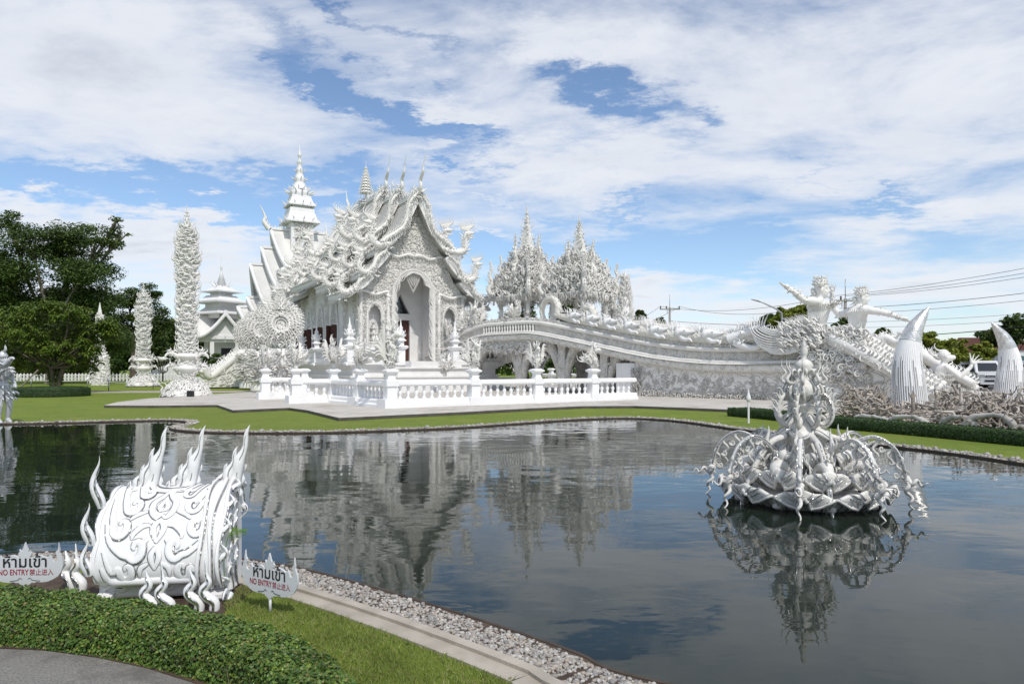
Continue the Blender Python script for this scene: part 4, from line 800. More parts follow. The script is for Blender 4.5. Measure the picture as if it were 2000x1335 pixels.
def build_chapel_small():
    T = thing('chapel', 'small white pavilion with upswept roofs and stacked spire beside the flame column', 'chapel', (-31.5, 74, 0), R30)
    mb, mt, mw, ms = MB(), MB(), MB(), MB(); o = (0, 0, 0)
    for d, l1 in (((-1, 0), 3.6), ((1, 0), 3.9), ((0, -1), 3.2), ((0, 1), 3.2)): gable_arm(mb, mt, mw, o, d, 0, l1, 2.7, 7.4, 4.9, endwall=d != (0, 1))
    mb.build('roof', MT['roof_plain'], T); mt.build('roof_trim', MT['white'], T)
    for x in (-3.0, -1.25, 1.25, 3.0):
        for y in (-2.4, 2.2): box(mw, (x, y, 2.3), (.42, .42, 4.6))
    box(mw, (.9, .2, 2.3), (3.0, 3.0, 4.6)); box(mw, (0, 0, .35), (8.4, 6.6, .5)); box(mw, (0, -.1, 4.75), (6.4, 4.9, .3))
    mw.build('wall', MT['white'], T)
    m2 = MB(); box(m2, (.35, -1.32, 2.1), (1.1, .05, 3.2)); m2.build('doorway', MT['dark'], T)
    spire(ms, o, 6.9, 1.5, [(1.2, 1.75, .55), (1.3, 1.6, .7), (.95, 1.1, .5)], 13.5)
    for a in np.arange(8)*PI/4: d = np.array([math.cos(a), math.sin(a), 0]); curls(ms, (d*.4+np.array([0, 0, 10.2]))[None], d+np.array([0, 0, .9]), d, 1.1, .16, 'spike', 5, 5)
    ms.build('spire', MT['white'], T)
build_chapel_small()
# ------------------------------------------------------------------ bridge
RB = math.atan2(-.69, .72)
BO = np.array([6.6, 36.8, 0.])
def bl(s, y, z=0.0): return BO+np.array([.72*s+.69*y, -.69*s+.72*y, z])
_S = [-17.4, -12.4, -11.6, -7.0, -6.2, -2.9, .3, 1.5, 4.06, 6.85, 9.6, 11.6]; _Z = [2.92, 4.30, 4.42, 4.42, 4.24, 3.62, 2.98, 2.78, 2.50, 2.45, 2.52, 2.6]
def rollz(s): return np.interp(s, _S, _Z)
ss = np.linspace(-17.4, 11.6, 90); zz = np.convolve(np.pad(rollz(ss), 3, 'edge'), np.ones(7)/7, 'valid')
def rz_(s): return np.interp(s, ss, zz)
def build_bridge():
    T = thing('bridge', 'long carved white bridge sweeping down from the temple to the two guardians', 'bridge', tuple(BO), RB)
    br, bp, orn = MT['bridge'], MT['bridge_plain'], MT['orn']
    for side, y0, sg in ((0, 0.0, -1), (1, 7.5, 1)):
        def Pth(dy, dz, a=-17.4, b=11.6, n=70): s = np.linspace(a, b, n); return np.c_[s, np.full(n, y0+sg*dy), rz_(s)+dz]
        mb = MB()
        for s0, s1, t0, t1, z0, z1, mat in ((-17.4, 11.6, -.4, 0, -.56, .0, 0), (-17.4, 11.6, -.3, .05, .0, .30, 0)):
            p = Pth(0, 0, s0, s1); sec = np.array([(-sg*t0, z0), (-sg*t1, z0), (-sg*t1, z1), (-sg*t0, z1)])
            sweep(mb, p, [(a*-1, b) for a, b in sec] if True else sec, mat)
        mb.build('parapet', br, T)
        mb = MB(); tubes(mb, Pth(.06, 0), .12, 8, cap=True)
        p = Pth(0, -.62); sweep(mb, p, [(-sg*-.4*-1*-1, -.08), (sg*.24, -.08), (sg*.24, .06), (sg*.10, .10), (-sg*.4, .10)])
        p = Pth(0, -1.12); sweep(mb, p, [(-sg*.4, 0), (sg*.02, 0), (sg*.02, .42), (-sg*.4, .42)])
        mb.build('rail_moulding', bp, T)
        mb = MB(); tubes(mb, Pth(.06, -.86), .22, 8, cap=True, flat=1)
        q = Pth(.16, -.86, n=30); m = 700; s = rng.uniform(-17.2, 11.5, m); a = rng.uniform(-1, 1.6, m)
        scatter(mb, np.c_[s, np.full(m, y0)+sg*(.06+.2*np.cos(a)), rz_(s)-.86-.2*np.sin(a)], (0, sg, 0), (.15, .35), .03, 'scroll', 8)
        m = 700; s = rng.uniform(-17.2, 11.5, m); scatter(mb, np.c_[s, np.full(m, y0+sg*.05), rz_(s)+rng.uniform(.04, .30, m)], (0, sg, 0), (.15, .35), .03, 'scroll', 8)
        for s in np.arange(-5, 11.5, .62):       # rosettes
            c = np.array([s, y0+sg*.03, rz_(s)-.27]); a = np.linspace(0, 2*PI, 9)[:-1]; d = np.stack([np.cos(a), 0*a, np.sin(a)], 1); curls(mb, c+d*.03, d, np.cross(d, [0, 1, 0]), .26, .03, 'hook', 7, 4, amp=.7)
        p = Pth(.1, -1.05, -17, 11.4); crest(mb, p, (0, sg*.2, -1), .16, .03, .14, kind='spike', n=4)
        mb.build('carved_band', orn, T)
        # scaled naga body along the parapet
        mb = MB(); p = Pth(-.05, .58, -5.6, 9.0, 50); tubes(mb, p, np.interp(np.linspace(0, 1, 50), [0, .08, .8, 1], [.12, .27, .32, .36]), 12, cap=True); nb = mb.build('naga_body', MT['scales'], T)
        mb = MB(); crest(mb, p+np.array([0, 0, .27]), (0, 0, 1), .34, .035, .13, lean=-.5, kind='spike', n=5); mb.build('spine_crest', orn, nb)
        hs = (-4.3, -3.1, -1.9, -.5, 1.1, 2.6, 4.1) if side == 0 else (-4.3, -1.9, .5, 3)
        for i, s in enumerate(hs):
            mb = MB(); c = np.array([s, y0+sg*.05, rz_(s)+.66]); k = 1.0+.04*i
            up = cat([c, c+[.25*k, 0, .12], c+[.6*k, sg*.12, .06], c+[.95*k, sg*.18, .10]], 10); tubes(mb, up, np.array([.2, .25, .25, .22, .19, .16, .13, .1, .07, .03])*k, 8, flat=.8)
            lo = cat([c+[.25*k, sg*.1, -.15], c+[.5*k, sg*.22, -.32], c+[.72*k, sg*.28, -.28], c+[.86*k, sg*.3, -.42]], 8); tubes(mb, lo, np.linspace(.12, .03, 8)*k, 6)
            b = c+np.array([[-.1, 0, .15], [.05, sg*.1, .2], [.1, -sg*.1, .2], [.3, 0, .2], [-.2, sg*.1, .1], [-.3, 0, .1]]); curls(mb, b, (-.55, 0, 1), (1, 0, 0), np.array([.7, .55, .5, .35, .6, .5])*k, .05*k, 'flame', 7, 4)
            curls(mb, up[-1:], (.5, 0, 1), (-1, 0, 0), .3*k, .03, 'hook', 7, 4); blob(mb, up[5]+np.array([0, sg*.13, .1]), .06*k, 6)
            mb.build('naga_head', MT['white'], T)
        mb = MB(); c = np.array([6.0, y0+sg*.15, rz_(6.0)+.5])    # big open-jawed makara at the lower end
        up = cat([c+[-.5, 0, 0], c+[.1, 0, .2], c+[.7, sg*.08, .32], c+[1.1, sg*.1, .42], c+[1.55, sg*.1, .62]], 14); tubes(mb, up, np.linspace(.27, .035, 14), 8)
        lo = cat([c+[-.2, 0, -.15], c+[.5, sg*.1, -.42], c+[.95, sg*.15, -.42], c+[1.25, sg*.15, -.2], c+[1.1, sg*.15, -.05]], 14); tubes(mb, lo, np.linspace(.2, .04, 14), 8); scatter(mb, up[:6].repeat(5, 0)+rng.normal(0, .16, (30, 3)), (0, sg, .4), (.3, .6), .04, 'flame')
        for pth, dr in ((up[5:13], (0, 0, -1)), (lo[5:12], (0, 0, 1))): q, t = along(pth, .09); curls(mb, q+np.array(dr)*.1, dr, (1, 0, 0), .16, .028, 'spike', 4, 4)
        crest(mb, up[:9]+np.array([0, 0, .25]), (-.5, 0, 1), .5, .05, .1, jit=.4); blob(mb, c+np.array([.25, sg*.25, .3]), .1, 8)
        mb.build('makara_head', MT['white'], T)
    # loops of the coiled tail
    for s, r in ((-6.2, .78), (-3.4, .62)):
        mb = MB(); a = np.linspace(-.5, 4.2, 26); c = np.array([s, .1, rz_(s)+.75]); tubes(mb, c+np.c_[r*np.cos(a), .1*a, r*np.sin(a)], np.linspace(.24, .15, 26), 8, cap=True)
        d = np.c_[np.cos(a), 0*a, np.sin(a)][::2]; curls(mb, c+d*(r+.15), d, np.cross(d, [0, 1, 0]), .35, .045, 'spike', 5, 4); mb.build('naga_coil', MT['scales'], T)
    # deck, lower wall, piers
    mb = MB(); s = np.linspace(-17.4, 11.6, 60); sweep(mb, np.c_[s, np.full(60, 3.75), rz_(s)-1.1], [(-3.4, 0), (3.4, 0), (3.4, .3), (-3.4, .3)]); mb.build('deck', bp, T)
    mb = MB()
    for y, sg in ((.08, -1), (7.42, 1)):
        s = np.linspace(0.0, 11.6, 24); ol = [(a, rz_(a)-1.1) for a in s]+[(11.6, .1), (0, .1)]
        slab(mb, ol[::-1], [], (0, y, 0), (1, 0, 0), (0, 0, 1), (0, sg, 0), .3)
    mb.build('carved_wall', MT['bridge_wall'], T)
    mb = MB(); m = 420; x = rng.uniform(.1, 11.5, m); z = .15+rng.uniform(0, 1, m)**2.0*(rz_(x)-1.6); curl_p = np.c_[x, np.full(m, .06), z]
    scatter(mb, curl_p, (0, -1, 0), (.3, .8), .028, 'scroll', 14, outward=.05, lift=.1)
    m = 300; x = rng.uniform(0, 11.6, m); scatter(mb, np.c_[x, np.full(m, .02), rng.uniform(.1, .35, m)], (0, -1, .3), (.15, .4), .04, 'hook'); 
    m = 130; scatter(mb, np.c_[rng.uniform(-.15, .35, m), np.full(m, .0), rng.uniform(.1, 1.6, m)], (-.4, -1, 0), (.15, .3), .04, 'hook')
    mb.build('wall_carving', MT['bridge'], T)
    for yy in (.25, 7.25): mb = MB(); box(mb, (-.62, yy, .98), (1.2, .4, 1.76)); mb.build('wall_end', MT['white'], T)
    for s in (-2.3, -5.4, -8.9, -13.2):
        for y in (.6, 6.9):
            mb = MB(); zt = rz_(s)-1.1; box(mb, (s, y, zt/2), (.5, .5, zt)); 
            for dx in (-1, 1):
                pth = cat([(s+dx*.2, y, .5), (s+dx*.3, y, zt*.5), (s+dx*.75, y, zt*.85), (s+dx*1.15, y, zt)], 10); tubes(mb, pth, np.linspace(.18, .4, 10), 6)
                scatter(mb, np.repeat(pth, 7, 0)+rng.normal(0, .2, (70, 3)), (0, -1, 0), (.2, .45), .045, 'hook')
            mb.build('pier', MT['bridge'], T)
    mb = MB()
    for a, b in ((-11.8, -7.4),):
        s = np.linspace(a, b, 26)
        for d in range(3):
            p = np.c_[s, np.full(26, .05+d*.12), rz_(s)-1.1-.15*d]; L = .25+.75*np.sin(PI*(s-a)/(b-a)); q, t = along(p, .1); curls(mb, q, np.array([[0, 0, -1.]]), (1, 0, 0), np.interp(q[:, 0], s, L)*rng.uniform(.6, 1.1, len(q)), .06, 'spike', 6, 4)
        scatter(mb, np.c_[rng.uniform(a, b, 260), np.full(260, 0.0), rng.uniform(2.55, 3.3, 260)], (0, -1, -.2), (.2, .4), .04, 'hook')
    mb.build('arch_fringe', orn, T)
    mb = MB()   # open balusters of the landing
    for s in np.arange(-11.6, -7.2, .24): lathe(mb, [(.07, 0), (.04, .12), (.075, .28), (.04, .42), (.06, .5)], 6, (s, -.08, rz_(s)-.53))
    mb.build('landing_baluster', bp, T)
    # lower end: ramp wall with two bodies sliding down, mass of carving under the guardians
    for y, sg in ((.08, -1), (7.42, 1)):
        mb = MB(); slab(mb, [(11.6, .1), (14.4, .1), (14.1, .5), (13.2, .95), (12.4, 1.45), (11.6, 2.1)], [], (0, y, 0), (1, 0, 0), (0, 0, 1), (0, sg, 0), .4); mb.build('ramp_wall', MT['bridge_wall'], T)
        mb = MB()
        for k, (dy, dz) in enumerate(((0, 0), (-.5, .35), (-1.1, .55))):
            pth = cat([(10.2, y+sg*(.25+dy), 2.9+dz*.3), (11.3, y+sg*(.3+dy), 2.3+dz*.8), (12.4, y+sg*(.3+dy), 1.6+dz*.8), (13.4, y+sg*(.25+dy), .98+dz*.7), (14.2, y+sg*(.2+dy), .6+dz*.5)], 30); tubes(mb, pth, np.interp(np.linspace(0, 1, 30), [0, .4, 1], [.34, .30, .18]), 8, cap=True)
            crest(mb, pth+np.array([0, sg*.2, .2]), (0, sg*.5, 1), .38, .05, .16); q, t = along(pth, .07); scatter(mb, q+np.array([0, sg*.25, -.05]), (0, sg, .2), (.2, .42), .04, 'hook')
        mb.build('ramp_naga', orn, T)
        mb = MB(); pts = np.c_[rng.uniform(9.0, 11.4, 420), np.full(420, y+sg*.12)+sg*rng.uniform(0, .3, 420), 1.3+1.9*rng.random(420)**.6]; scatter(mb, pts, (0, sg, 0), (.3, .7), .05, 'flame'); scatter(mb, pts[:200], (0, sg, .2), (.5, 1.0), .05, 'scroll', 12); mb.build('pedestal_carving', orn, T)
    for y in (.9, 6.6): mb = MB(); box(mb, (10.2, y, 1.55), (2.4, 1.6, 2.9)); mb.build('guardian_pedestal', bp, T)
    # drawn-in scrollwork on the ramp wall
    mb = MB()
    def lift(p2): p = np.asarray(p2, float); return np.c_[p[:, 0], np.full(len(p), .05), p[:, 1]]
    for c, r, tn in (((11.5, 1.2), .6, 1), ((12.3, 1.55), .42, -1), ((12.0, .6), .45, 1), ((13.0, .85), .26, -1), ((13.2, .42), .26, 1), ((10.7, .75), .4, -1), ((10.9, 1.5), .3, 1), ((12.7, 1.0), .25, 1)):
        for k in (1.0, .8): a = np.linspace(0, 9, 40); rr = r*k*(1-a/10); tubes(mb, lift(np.c_[c[0]+tn*rr*np.cos(a+1), c[1]+rr*np.sin(a+1)]), .028*(1-a/12), 4)
    for i in range(26):
        a = np.linspace(0, 1, 14); x0 = 10.3+.16*i; z0 = .18+.05*math.sin(i); tubes(mb, lift(np.c_[x0+.3*a+.08*np.sin(a*7), z0+.22*np.sin(a*4+i)+.1*a]), .028*(1-.8*a), 4)
    mb.build('wall_scrolls', MT['bridge'], T)
build_bridge()
# ------------------------------------------------------------------ twin-spired gate pavilion on the bridge
def tower(parent, s, y, zb, ztop, hw):
    mb = MB(); H = ztop-zb
    prof = [(.98, 0), (1.0, .05), (.94, .13), (.86, .22), (.74, .30), (.60, .37), (.44, .44), (.36, .51), (.23, .59), (.19, .66), (.12, .74), (.13, .78), (.07, .83), (.085, .87), (.045, .9), (.02, 1.0)]
    rp = np.array(prof)*[hw, 1]; lathe(mb, [(a*.8, b*H) for a, b in rp], 4, (s, y, zb), flat=True)
    for q in np.concatenate([np.linspace(0, .5, 11), np.linspace(.55, .92, 9)]):
        w = np.interp(q, rp[:, 1], rp[:, 0])*.84; m = max(2, int(w*2/.30)); e = np.linspace(-1, 1, m)
        for a in range(4):
            ca, sa = math.cos(a*PI/2), math.sin(a*PI/2); x0, y0 = e*w, np.full(m, -w); j = rng.normal(0, .09, (m, 3))*(1-q)
            b = np.c_[s+x0*ca-y0*sa, y+x0*sa+y0*ca, np.full(m, zb+q*H)]+j; d = np.array([sa, -ca, 0]); tt = np.array([ca, sa, 0])*np.sign(e+1e-3)[:, None]
            curls(mb, b, nrm(d*.5+tt*.3+np.array([0, 0, 1.])), -tt*rng.choice([-1, 1], m)[:, None], (1.0-.78*q)*rng.uniform(.6, 1.3, m), .085*(1-.75*q), 'flame', 8, 4, amp=1.1)
            if q < .55: b2 = np.repeat(b, 5, 0)+rng.normal(0, .16, (m*5, 3)); scatter(mb, b2, d, (.35, .8), .055, 'scroll', 12); scatter(mb, b2, d, (.3, .5), .06, 'hook', 8)
    # corner and mid-side pinnacles, each an S-shaped serpent neck sprouting flames
    for dx, dy, k, z0, hh in [(a, b, .98, .02, .40) for a in (-1, 1) for b in (-1, 1)]+[(a, b, .62, .2, .50) for a, b in ((-1, 0), (1, 0), (0, -1), (0, 1))]+[(a, b, .70, .12, .36) for a in (-1, 1) for b in (-1, 1)]:
        c = np.array([s+dx*hw*k, y+dy*hw*k, zb+H*z0]); h = H*hh; o = np.array([dx, dy, 0])/math.hypot(dx, dy)
        pth = cat([c, c+o*.22+[0, 0, h*.18], c-o*.04+[0, 0, h*.38], c+o*.14+[0, 0, h*.56], c-o*.01+[0, 0, h*.74], c+o*.05+[0, 0, h*.9], c+[0, 0, h]], 24); r = np.interp(np.linspace(0, 1, 24), [0, .3, .7, 1], [.2, .15, .08, .012]); tubes(mb, pth, r, 6)
        i = np.arange(3, 22, 2); m = len(i)
        for sg in (1, -1): sd = np.array([-o[1], o[0], 0])*sg; curls(mb, pth[i]+o*.05+sd*.06, nrm(o*.5+sd*.5+np.array([0, 0, 1.])), o*sg, (.42-.3*i/24), .045*(1-.5*i/24), 'flame', 7, 4)
        curls(mb, pth[i]+o*.1, nrm(o*.9+np.array([0, 0, .9])), -o, (.45-.3*i/24), .05*(1-.5*i/24), 'hook', 8, 4, amp=.8)
    tubes(mb, np.array([[s, y, ztop-.5], [s, y, ztop+.3]]), [.05, .012], 5)
    for dx in (-.1, .1): curls(mb, np.array([[s+dx, y, ztop-.75]]), (0, 0, 1), (1, 0, 0), .7, .018, 'spike')
    for a in range(4):      # hanging lace
        ca, sa = math.cos(a*PI/2), math.sin(a*PI/2)
        for dd in (.82, .95, 1.04):
            m = int(hw*2/.09); e = np.linspace(-hw, hw, m); b = np.c_[s+e*ca+hw*dd*sa, y+e*sa-hw*dd*ca, np.full(m, zb+.15*(1-dd)+.1)]; curls(mb, b, nrm(np.array([[0, 0, -1.]])+rng.normal(0, .12, (m, 3))), (ca, sa, 0), rng.uniform(.3, .75, m)*(1.1-.35*np.abs(e/hw)), .045, 'spike', 5, 4)
    mb.build('tower', MT['gate'], parent)
    for dx in (-1, 1):
        for dy in (-1, 1):
            mb = MB(); x, yy = s+dx*hw*.72, y+dy*hw*.72; lathe(mb, [(.24, 3.25), (.24, 3.7), (.15, 3.9), (.14, zb-.5), (.28, zb-.1), (.3, zb+.1)], 8, (x, yy, 0)); z = rng.uniform(3.3, zb, 70); a = rng.uniform(0, 2*PI, 70); d = np.c_[np.cos(a), np.sin(a), 0*a]; scatter(mb, np.c_[x+.16*d[:, 0], yy+.16*d[:, 1], z], d, (.2, .4), .04, 'hook'); mb.build('column', MT['gate'], parent)
MT['gate'] = simple('grey_white_gate_plaster', (.77, .755, .72), .55, var=.15, vscale=1.5, bump=(18, .01), stain=((.40, .36, .31), .7, .58, .5))
G = thing('gate_pavilion', 'twin needle-spired pavilion bristling with flame carving, standing on the bridge', 'pavilion', tuple(BO), RB)
tower(G, -11.3, 3.75, 6.4, 12.7, 1.75); tower(G, -6.7, 3.75, 6.25, 11.3, 1.7)
mb = MB(); box(mb, (-9, 3.75, 6.6), (3.2, 1.6, .5)); scatter(mb, np.c_[rng.uniform(-10.5, -7.5, 200), np.full(200, 2.9), rng.uniform(6.3, 7.8, 200)], (0, -1, 0), (.3, .6), .05, 'flame'); mb.build('link_beam', MT['gate'], G)
# slim cones beside the far parapet
for i, (px, Y, yt, yb, lab) in enumerate(((1190, 46, 545, 650, 'shorter slim grey-white flame cone just right of the gate pavilion'), (1221, 44, 528, 660, 'taller slim white flame cone rising behind the bridge parapet'))):
    p = at(px, yb, Y); top = at(px, yt, Y)[2]; t = thing('flame_cone', lab, 'spire', (p[0], p[1], 0), 0, 'slim flame cones by the bridge'); mb = MB()
    H = top; lathe(mb, [(.62, 0), (.62, H*.35), (.5, H*.5), (.3, H*.75), (.1, H*.93), (.015, H)], 10); t2 = MB(); m = 900; z = H*(.15+.8*rng.random(m)); a = rng.uniform(0, 2*PI, m); r = np.interp(z/H, [0, .35, .5, .75, .93, 1], [.62, .62, .5, .3, .1, .02]); d = np.c_[np.cos(a), np.sin(a), 0*a]
    curls(t2, np.c_[d[:, :2]*r[:, None], z], nrm(d*.5+np.array([0, 0, 1.])), d, rng.uniform(.25, .5, m), .045, 'flame', 6, 4); mb.build('core', MT['temple_plain'], t); t2.build('flames', MT['orn'], t)
# ------------------------------------------------------------------ guardians, wing, kneeling demon
def guardian(name, lab, loc, rz, pose):
    T = thing(name, lab, 'statue', loc, rz); T.scale = (1.14, 1.14, 1.14)
    J, E = pose; skin_fig('body', J, E, T, MT['orn'], .028)
    h = np.array(J['head'][:3]); f = np.array([1, 0, 0.])
    mb = MB()     # crown and hair
    a = np.linspace(0, 2*PI, 15)[:-1]; d = np.c_[np.cos(a), np.sin(a), 0*a]
    lathe(mb, [(.22, -.02), (.265, .03), (.23, .10), (.25, .16), (.19, .24), (.07, .34)], 16, h+[-.04, 0, .17])
    for z, r, L in ((.04, .25, .13), (.15, .22, .18), (.25, .15, .24)): curls(mb, h+d*r+np.array([-.04, 0, .17+z]), d*.35+np.array([0, 0, 1]), d, L*rng.uniform(.7, 1.3, 14), .035, 'flame', 6, 4)
    curls(mb, h+np.array([[-.28, .1, 0], [-.28, -.1, 0], [-.3, 0, .1]]), (-.5, 0, -.9), (1, 0, 0), .6, .08, 'flame')
    for y in (-1, 1): curls(mb, h+np.array([[0, y*.24, .1], [-.05, y*.25, .15]]), np.array([[-.3, y*.5, 1], [-.6, y*.4, 1]]), (0, y, 0), .3, .035, 'flame', 7, 5)
    mb.build('crown', MT['orn'], T)
    mb = MB()     # collar, belt, armlets
    n = np.array(J['neck'][:3]); c = np.array(J['chest'][:3]); w = np.array(J['waist'][:3])
    for z, r, m, L in ((n-[0, 0, .12], .36, 22, .25), (n-[0, 0, .2], .45, 26, .28), (w, .4, 24, .3), (w-[0, 0, .15], .48, 26, .4)):
        a = np.linspace(0, 2*PI, m+1)[:-1]; d = np.c_[np.cos(a)*.75, np.sin(a), 0*a]; curls(mb, z+d*r, d*.7+np.array([0, 0, -1]), d, L, .04, 'flame', 6, 4)
    for arm in ('elL', 'elR', 'shL', 'shR', 'wrL', 'wrR', 'faL', 'faR'):
        if arm in J: q = np.array(J[arm][:3]); m = 14; dd = rvec(m); curls(mb, q+dd*J[arm][3]*.85, dd, rvec(m), .16, .03, 'hook', 7, 4)
    mb.build('armour', MT['orn'], T)
    for ja, jb in E0:
        A_, B_ = np.array(J[ja]), np.array(J[jb])
        if ja in ('neck', 'head'): continue
        m = 16 if ja[0] in 'efws' and len(ja) == 3 else 34; t = rng.random((m, 1)); P = A_[:3]*(1-t)+B_[:3]*t; ax = nrm(B_[:3]-A_[:3]); dd = rvec(m); dd = nrm(dd-(dd@ax)[:, None]*ax); r = (A_[3]*(1-t)+B_[3]*t)*.8; scatter(mb2 := MB(), P+dd*r, dd, (.10, .2), .022, 'scroll', 9, outward=.1); mb2.build('jewellery', MT['orn'], T)
    mb = MB()     # hands with five fingers
    for hd, el in (('haL', 'wrL'), ('haR', 'wrR')):
        q = np.array(J[hd][:3]); u = nrm(q-np.array(J[el][:3])); sd = nrm(np.cross(u, [.2, .1, 1.])); nn = np.cross(u, sd); blob(mb, q+u*.06, .11, 8)
        for i, (o_, L_) in enumerate(((-.09, .26), (-.03, .32), (.03, .34), (.09, .29))): tubes(mb, np.array([q+u*.08+sd*o_, q+u*(.08+L_*.5)+sd*o_*1.4+nn*.03, q+u*(.08+L_)+sd*o_*1.7-nn*.02]), [.035, .03, .012], 5)
        tubes(mb, np.array([q+sd*.09, q+sd*.2+u*.08, q+sd*.23+u*.2]), [.04, .032, .012], 5)
    mb.build('hand', MT['orn'], T)
    return T
E0 = [('hip', 'waist'), ('waist', 'chest'), ('chest', 'neck'), ('neck', 'head'), ('chest', 'shL'), ('shL', 'elL'), ('elL', 'faL'), ('faL', 'wrL'), ('wrL', 'haL'), ('chest', 'shR'), ('shR', 'elR'), ('elR', 'faR'), ('faR', 'wrR'), ('wrR', 'haR'), ('head', 'top')]
def joints(**kw):
    J = dict(hip=(0, 0, -.2, .44, .36), waist=(0, 0, .25, .29, .26), chest=(.02, 0, .88, .42, .31), neck=(.05, 0, 1.28, .14), head=(.12, 0, 1.60, .29), top=(.12, 0, 1.86, .26)); J.update(kw); return {k: J[k] for k in ['hip']+[q for q in J if q != 'hip']}
# local +x = facing; statue 1 faces right of the picture, arm raised behind
ga = math.radians(-24)
J1 = joints(shL=(-.02, .50, 1.10, .19), elL=(.02, .85, .78, .135), faL=(.30, .45, .86, .125), wrL=(.50, -.05, .98, .085), haL=(.58, -.25, 1.02, .08), shR=(-.02, -.50, 1.10, .19), elR=(-.48, -.72, 1.16, .135), faR=(-.72, -.76, 1.38, .125), wrR=(-.94, -.77, 1.58, .085), haR=(-1.08, -.77, 1.68, .08))
p = bl(9.44, .5)
guardian('guardian_statue', 'white guardian giant with spiked crown drawing its arm back, behind the feathered wing', (p[0], p[1], 3.25), ga, (J1, E0))
J2 = joints(shL=(-.12, .5, 1.08, .19), elL=(-.7, .6, .92, .135), faL=(-.98, .5, 1.30, .125), wrL=(-1.02, .4, 1.75, .085), haL=(-1.0, .35, 2.0, .08), shR=(.22, -.5, 1.06, .19), elR=(.9, -.55, .92, .135), faR=(1.22, -.55, .82, .125), wrR=(1.55, -.55, .68, .085), haR=(1.75, -.55, .60, .08), head=(.2, 0, 1.58, .29), top=(.2, 0, 1.84, .26))
p = bl(9.4, 6.0)
guardian('guardian_statue', 'white guardian giant pointing one long arm forward with the other hand raised', (p[0], p[1], 3.3), ga, (J2, E0))
def wing():
    p = bl(9.0, -.4); T = thing('feathered_wing', 'carved white wing with long upswept feathers beside the first guardian', 'statue', (p[0], p[1], 2.95), RB); mb = MB(); n = 15
    for i in range(n):
        q = i/(n-1); root = np.array([.35-.5*q, -.05, -.35+.75*q]); tip = np.array([np.interp(q, [0, .3, .6, 1], [-1.7, -2.25, -2.45, -1.5]), -.1+.2*q, np.interp(q, [0, .3, .6, .8, 1], [-.25, .25, 1.0, 1.25, 1.15])]); md = (root+tip)/2+np.array([-.35*q, -.1, -.42-.25*math.sin(PI*q)])
        pth = cat([root, (root+md)/2+np.array([0, 0, -.08]), md, (md+tip)/2+np.array([-.22*q-.1, 0, -.18]), tip], 18); tubes(mb, pth, np.interp(np.linspace(0, 1, 18), [0, .35, .8, 1], [.05, .085, .06, .012]), 6, flat=.55)
    m = 260; x = rng.uniform(-.75, 1.0, m); z = rng.uniform(-.6, .65, m)+.12*x; curls(mb, np.c_[x, np.full(m, -.2)+rng.uniform(-.12, .1, m), z], nrm(np.c_[np.full(m, -1.), np.full(m, -.25), rng.uniform(-.2, .8, m)]), (0, 0, 1), rng.uniform(.22, .42, m), .05, 'flame', 6, 4)
    m = 60; x = rng.uniform(-.9, .9, m); curls(mb, np.c_[x, np.full(m, -.1), .62+.1*x], nrm(np.c_[rng.normal(-.4, .4, m), 0*x, np.ones(m)]), (1, 0, 0), rng.uniform(.3, .6, m), .05, 'flame', 6, 4); mb.build('feathers', MT['orn'], T)
wing()
def demon():
    p = at(1838, 745, 28.6); T = thing('demon_statue', 'kneeling white demon with snub face and both clawed hands spread above the roots', 'statue', (p[0], p[1], 0), math.radians(-8))
    J = dict(hip=(0, 0, .55, .3), waist=(-.02, 0, .95, .2), chest=(.02, 0, 1.45, .26, .2), neck=(.06, 0, 1.78, .08), head=(.12, 0, 2.08, .27), jaw=(.38, 0, 1.98, .13), nose=(.5, 0, 2.06, .07), shL=(0, .3, 1.62, .12), elL=(-.4, .5, 1.35, .1), wrL=(-.65, .55, 1.75, .075), haL=(-.68, .55, 1.9, .06), shR=(.1, -.28, 1.62, .12), elR=(.55, -.35, 1.22, .1), wrR=(.95, -.35, 1.6, .075), haR=(1.02, -.35, 1.74, .06), knee=(.3, 0, .25, .3))
    skin_fig('body', J, [('hip', 'waist'), ('waist', 'chest'), ('chest', 'neck'), ('neck', 'head'), ('head', 'jaw'), ('jaw', 'nose'), ('chest', 'shL'), ('shL', 'elL'), ('elL', 'wrL'), ('wrL', 'haL'), ('chest', 'shR'), ('shR', 'elR'), ('elR', 'wrR'), ('wrR', 'haR'), ('hip', 'knee')], T, MT['orn'], .025, muzzle=True)
    mb = MB()
    for hd, u in (((-.68, .55, 1.95), (-.4, 0, 1)), ((1.05, -.35, 1.8), (.6, 0, 1))):
        q = np.array(hd); u = nrm(np.array(u, float)); sd = nrm(np.cross(u, [0, 1., 0])); blob(mb, q, .09, 7)
        for o_ in np.linspace(-1, 1, 5): tubes(mb, cat([q+sd*o_*.06, q+u*.2+sd*o_*.22, q+u*(.38-.1*abs(o_))+sd*o_*.36+[.05, 0, 0]], 6), np.linspace(.04, .012, 6), 5)
    mb.build('hand', MT['orn'], T)
    mb = MB(); h = np.array([.12, 0, 2.1]); 
    curls(mb, np.repeat(h[None], 9, 0)+rng.normal(0, .1, (9, 3))-[.2, 0, 0], (-1, 0, .2), (0, 0, 1), .5, .05, 'hook', 7, 4)
    a = np.linspace(0, 2*PI, 31)[:-1]; d = np.c_[np.cos(a), np.sin(a), 0*a]
    for z, r, L in ((.2, .5, .6), (.45, .42, .6), (.7, .35, .5), (1.0, .25, .4), (1.2, .26, .35)): curls(mb, d*r+np.array([0, 0, z]), d+np.array([0, 0, .8]), d, L, .05, 'flame', 6, 4)
    mb.build('flame_dress', MT['orn'], T)
demon()
mb = MB(); p = bl(10.2, 5.4)
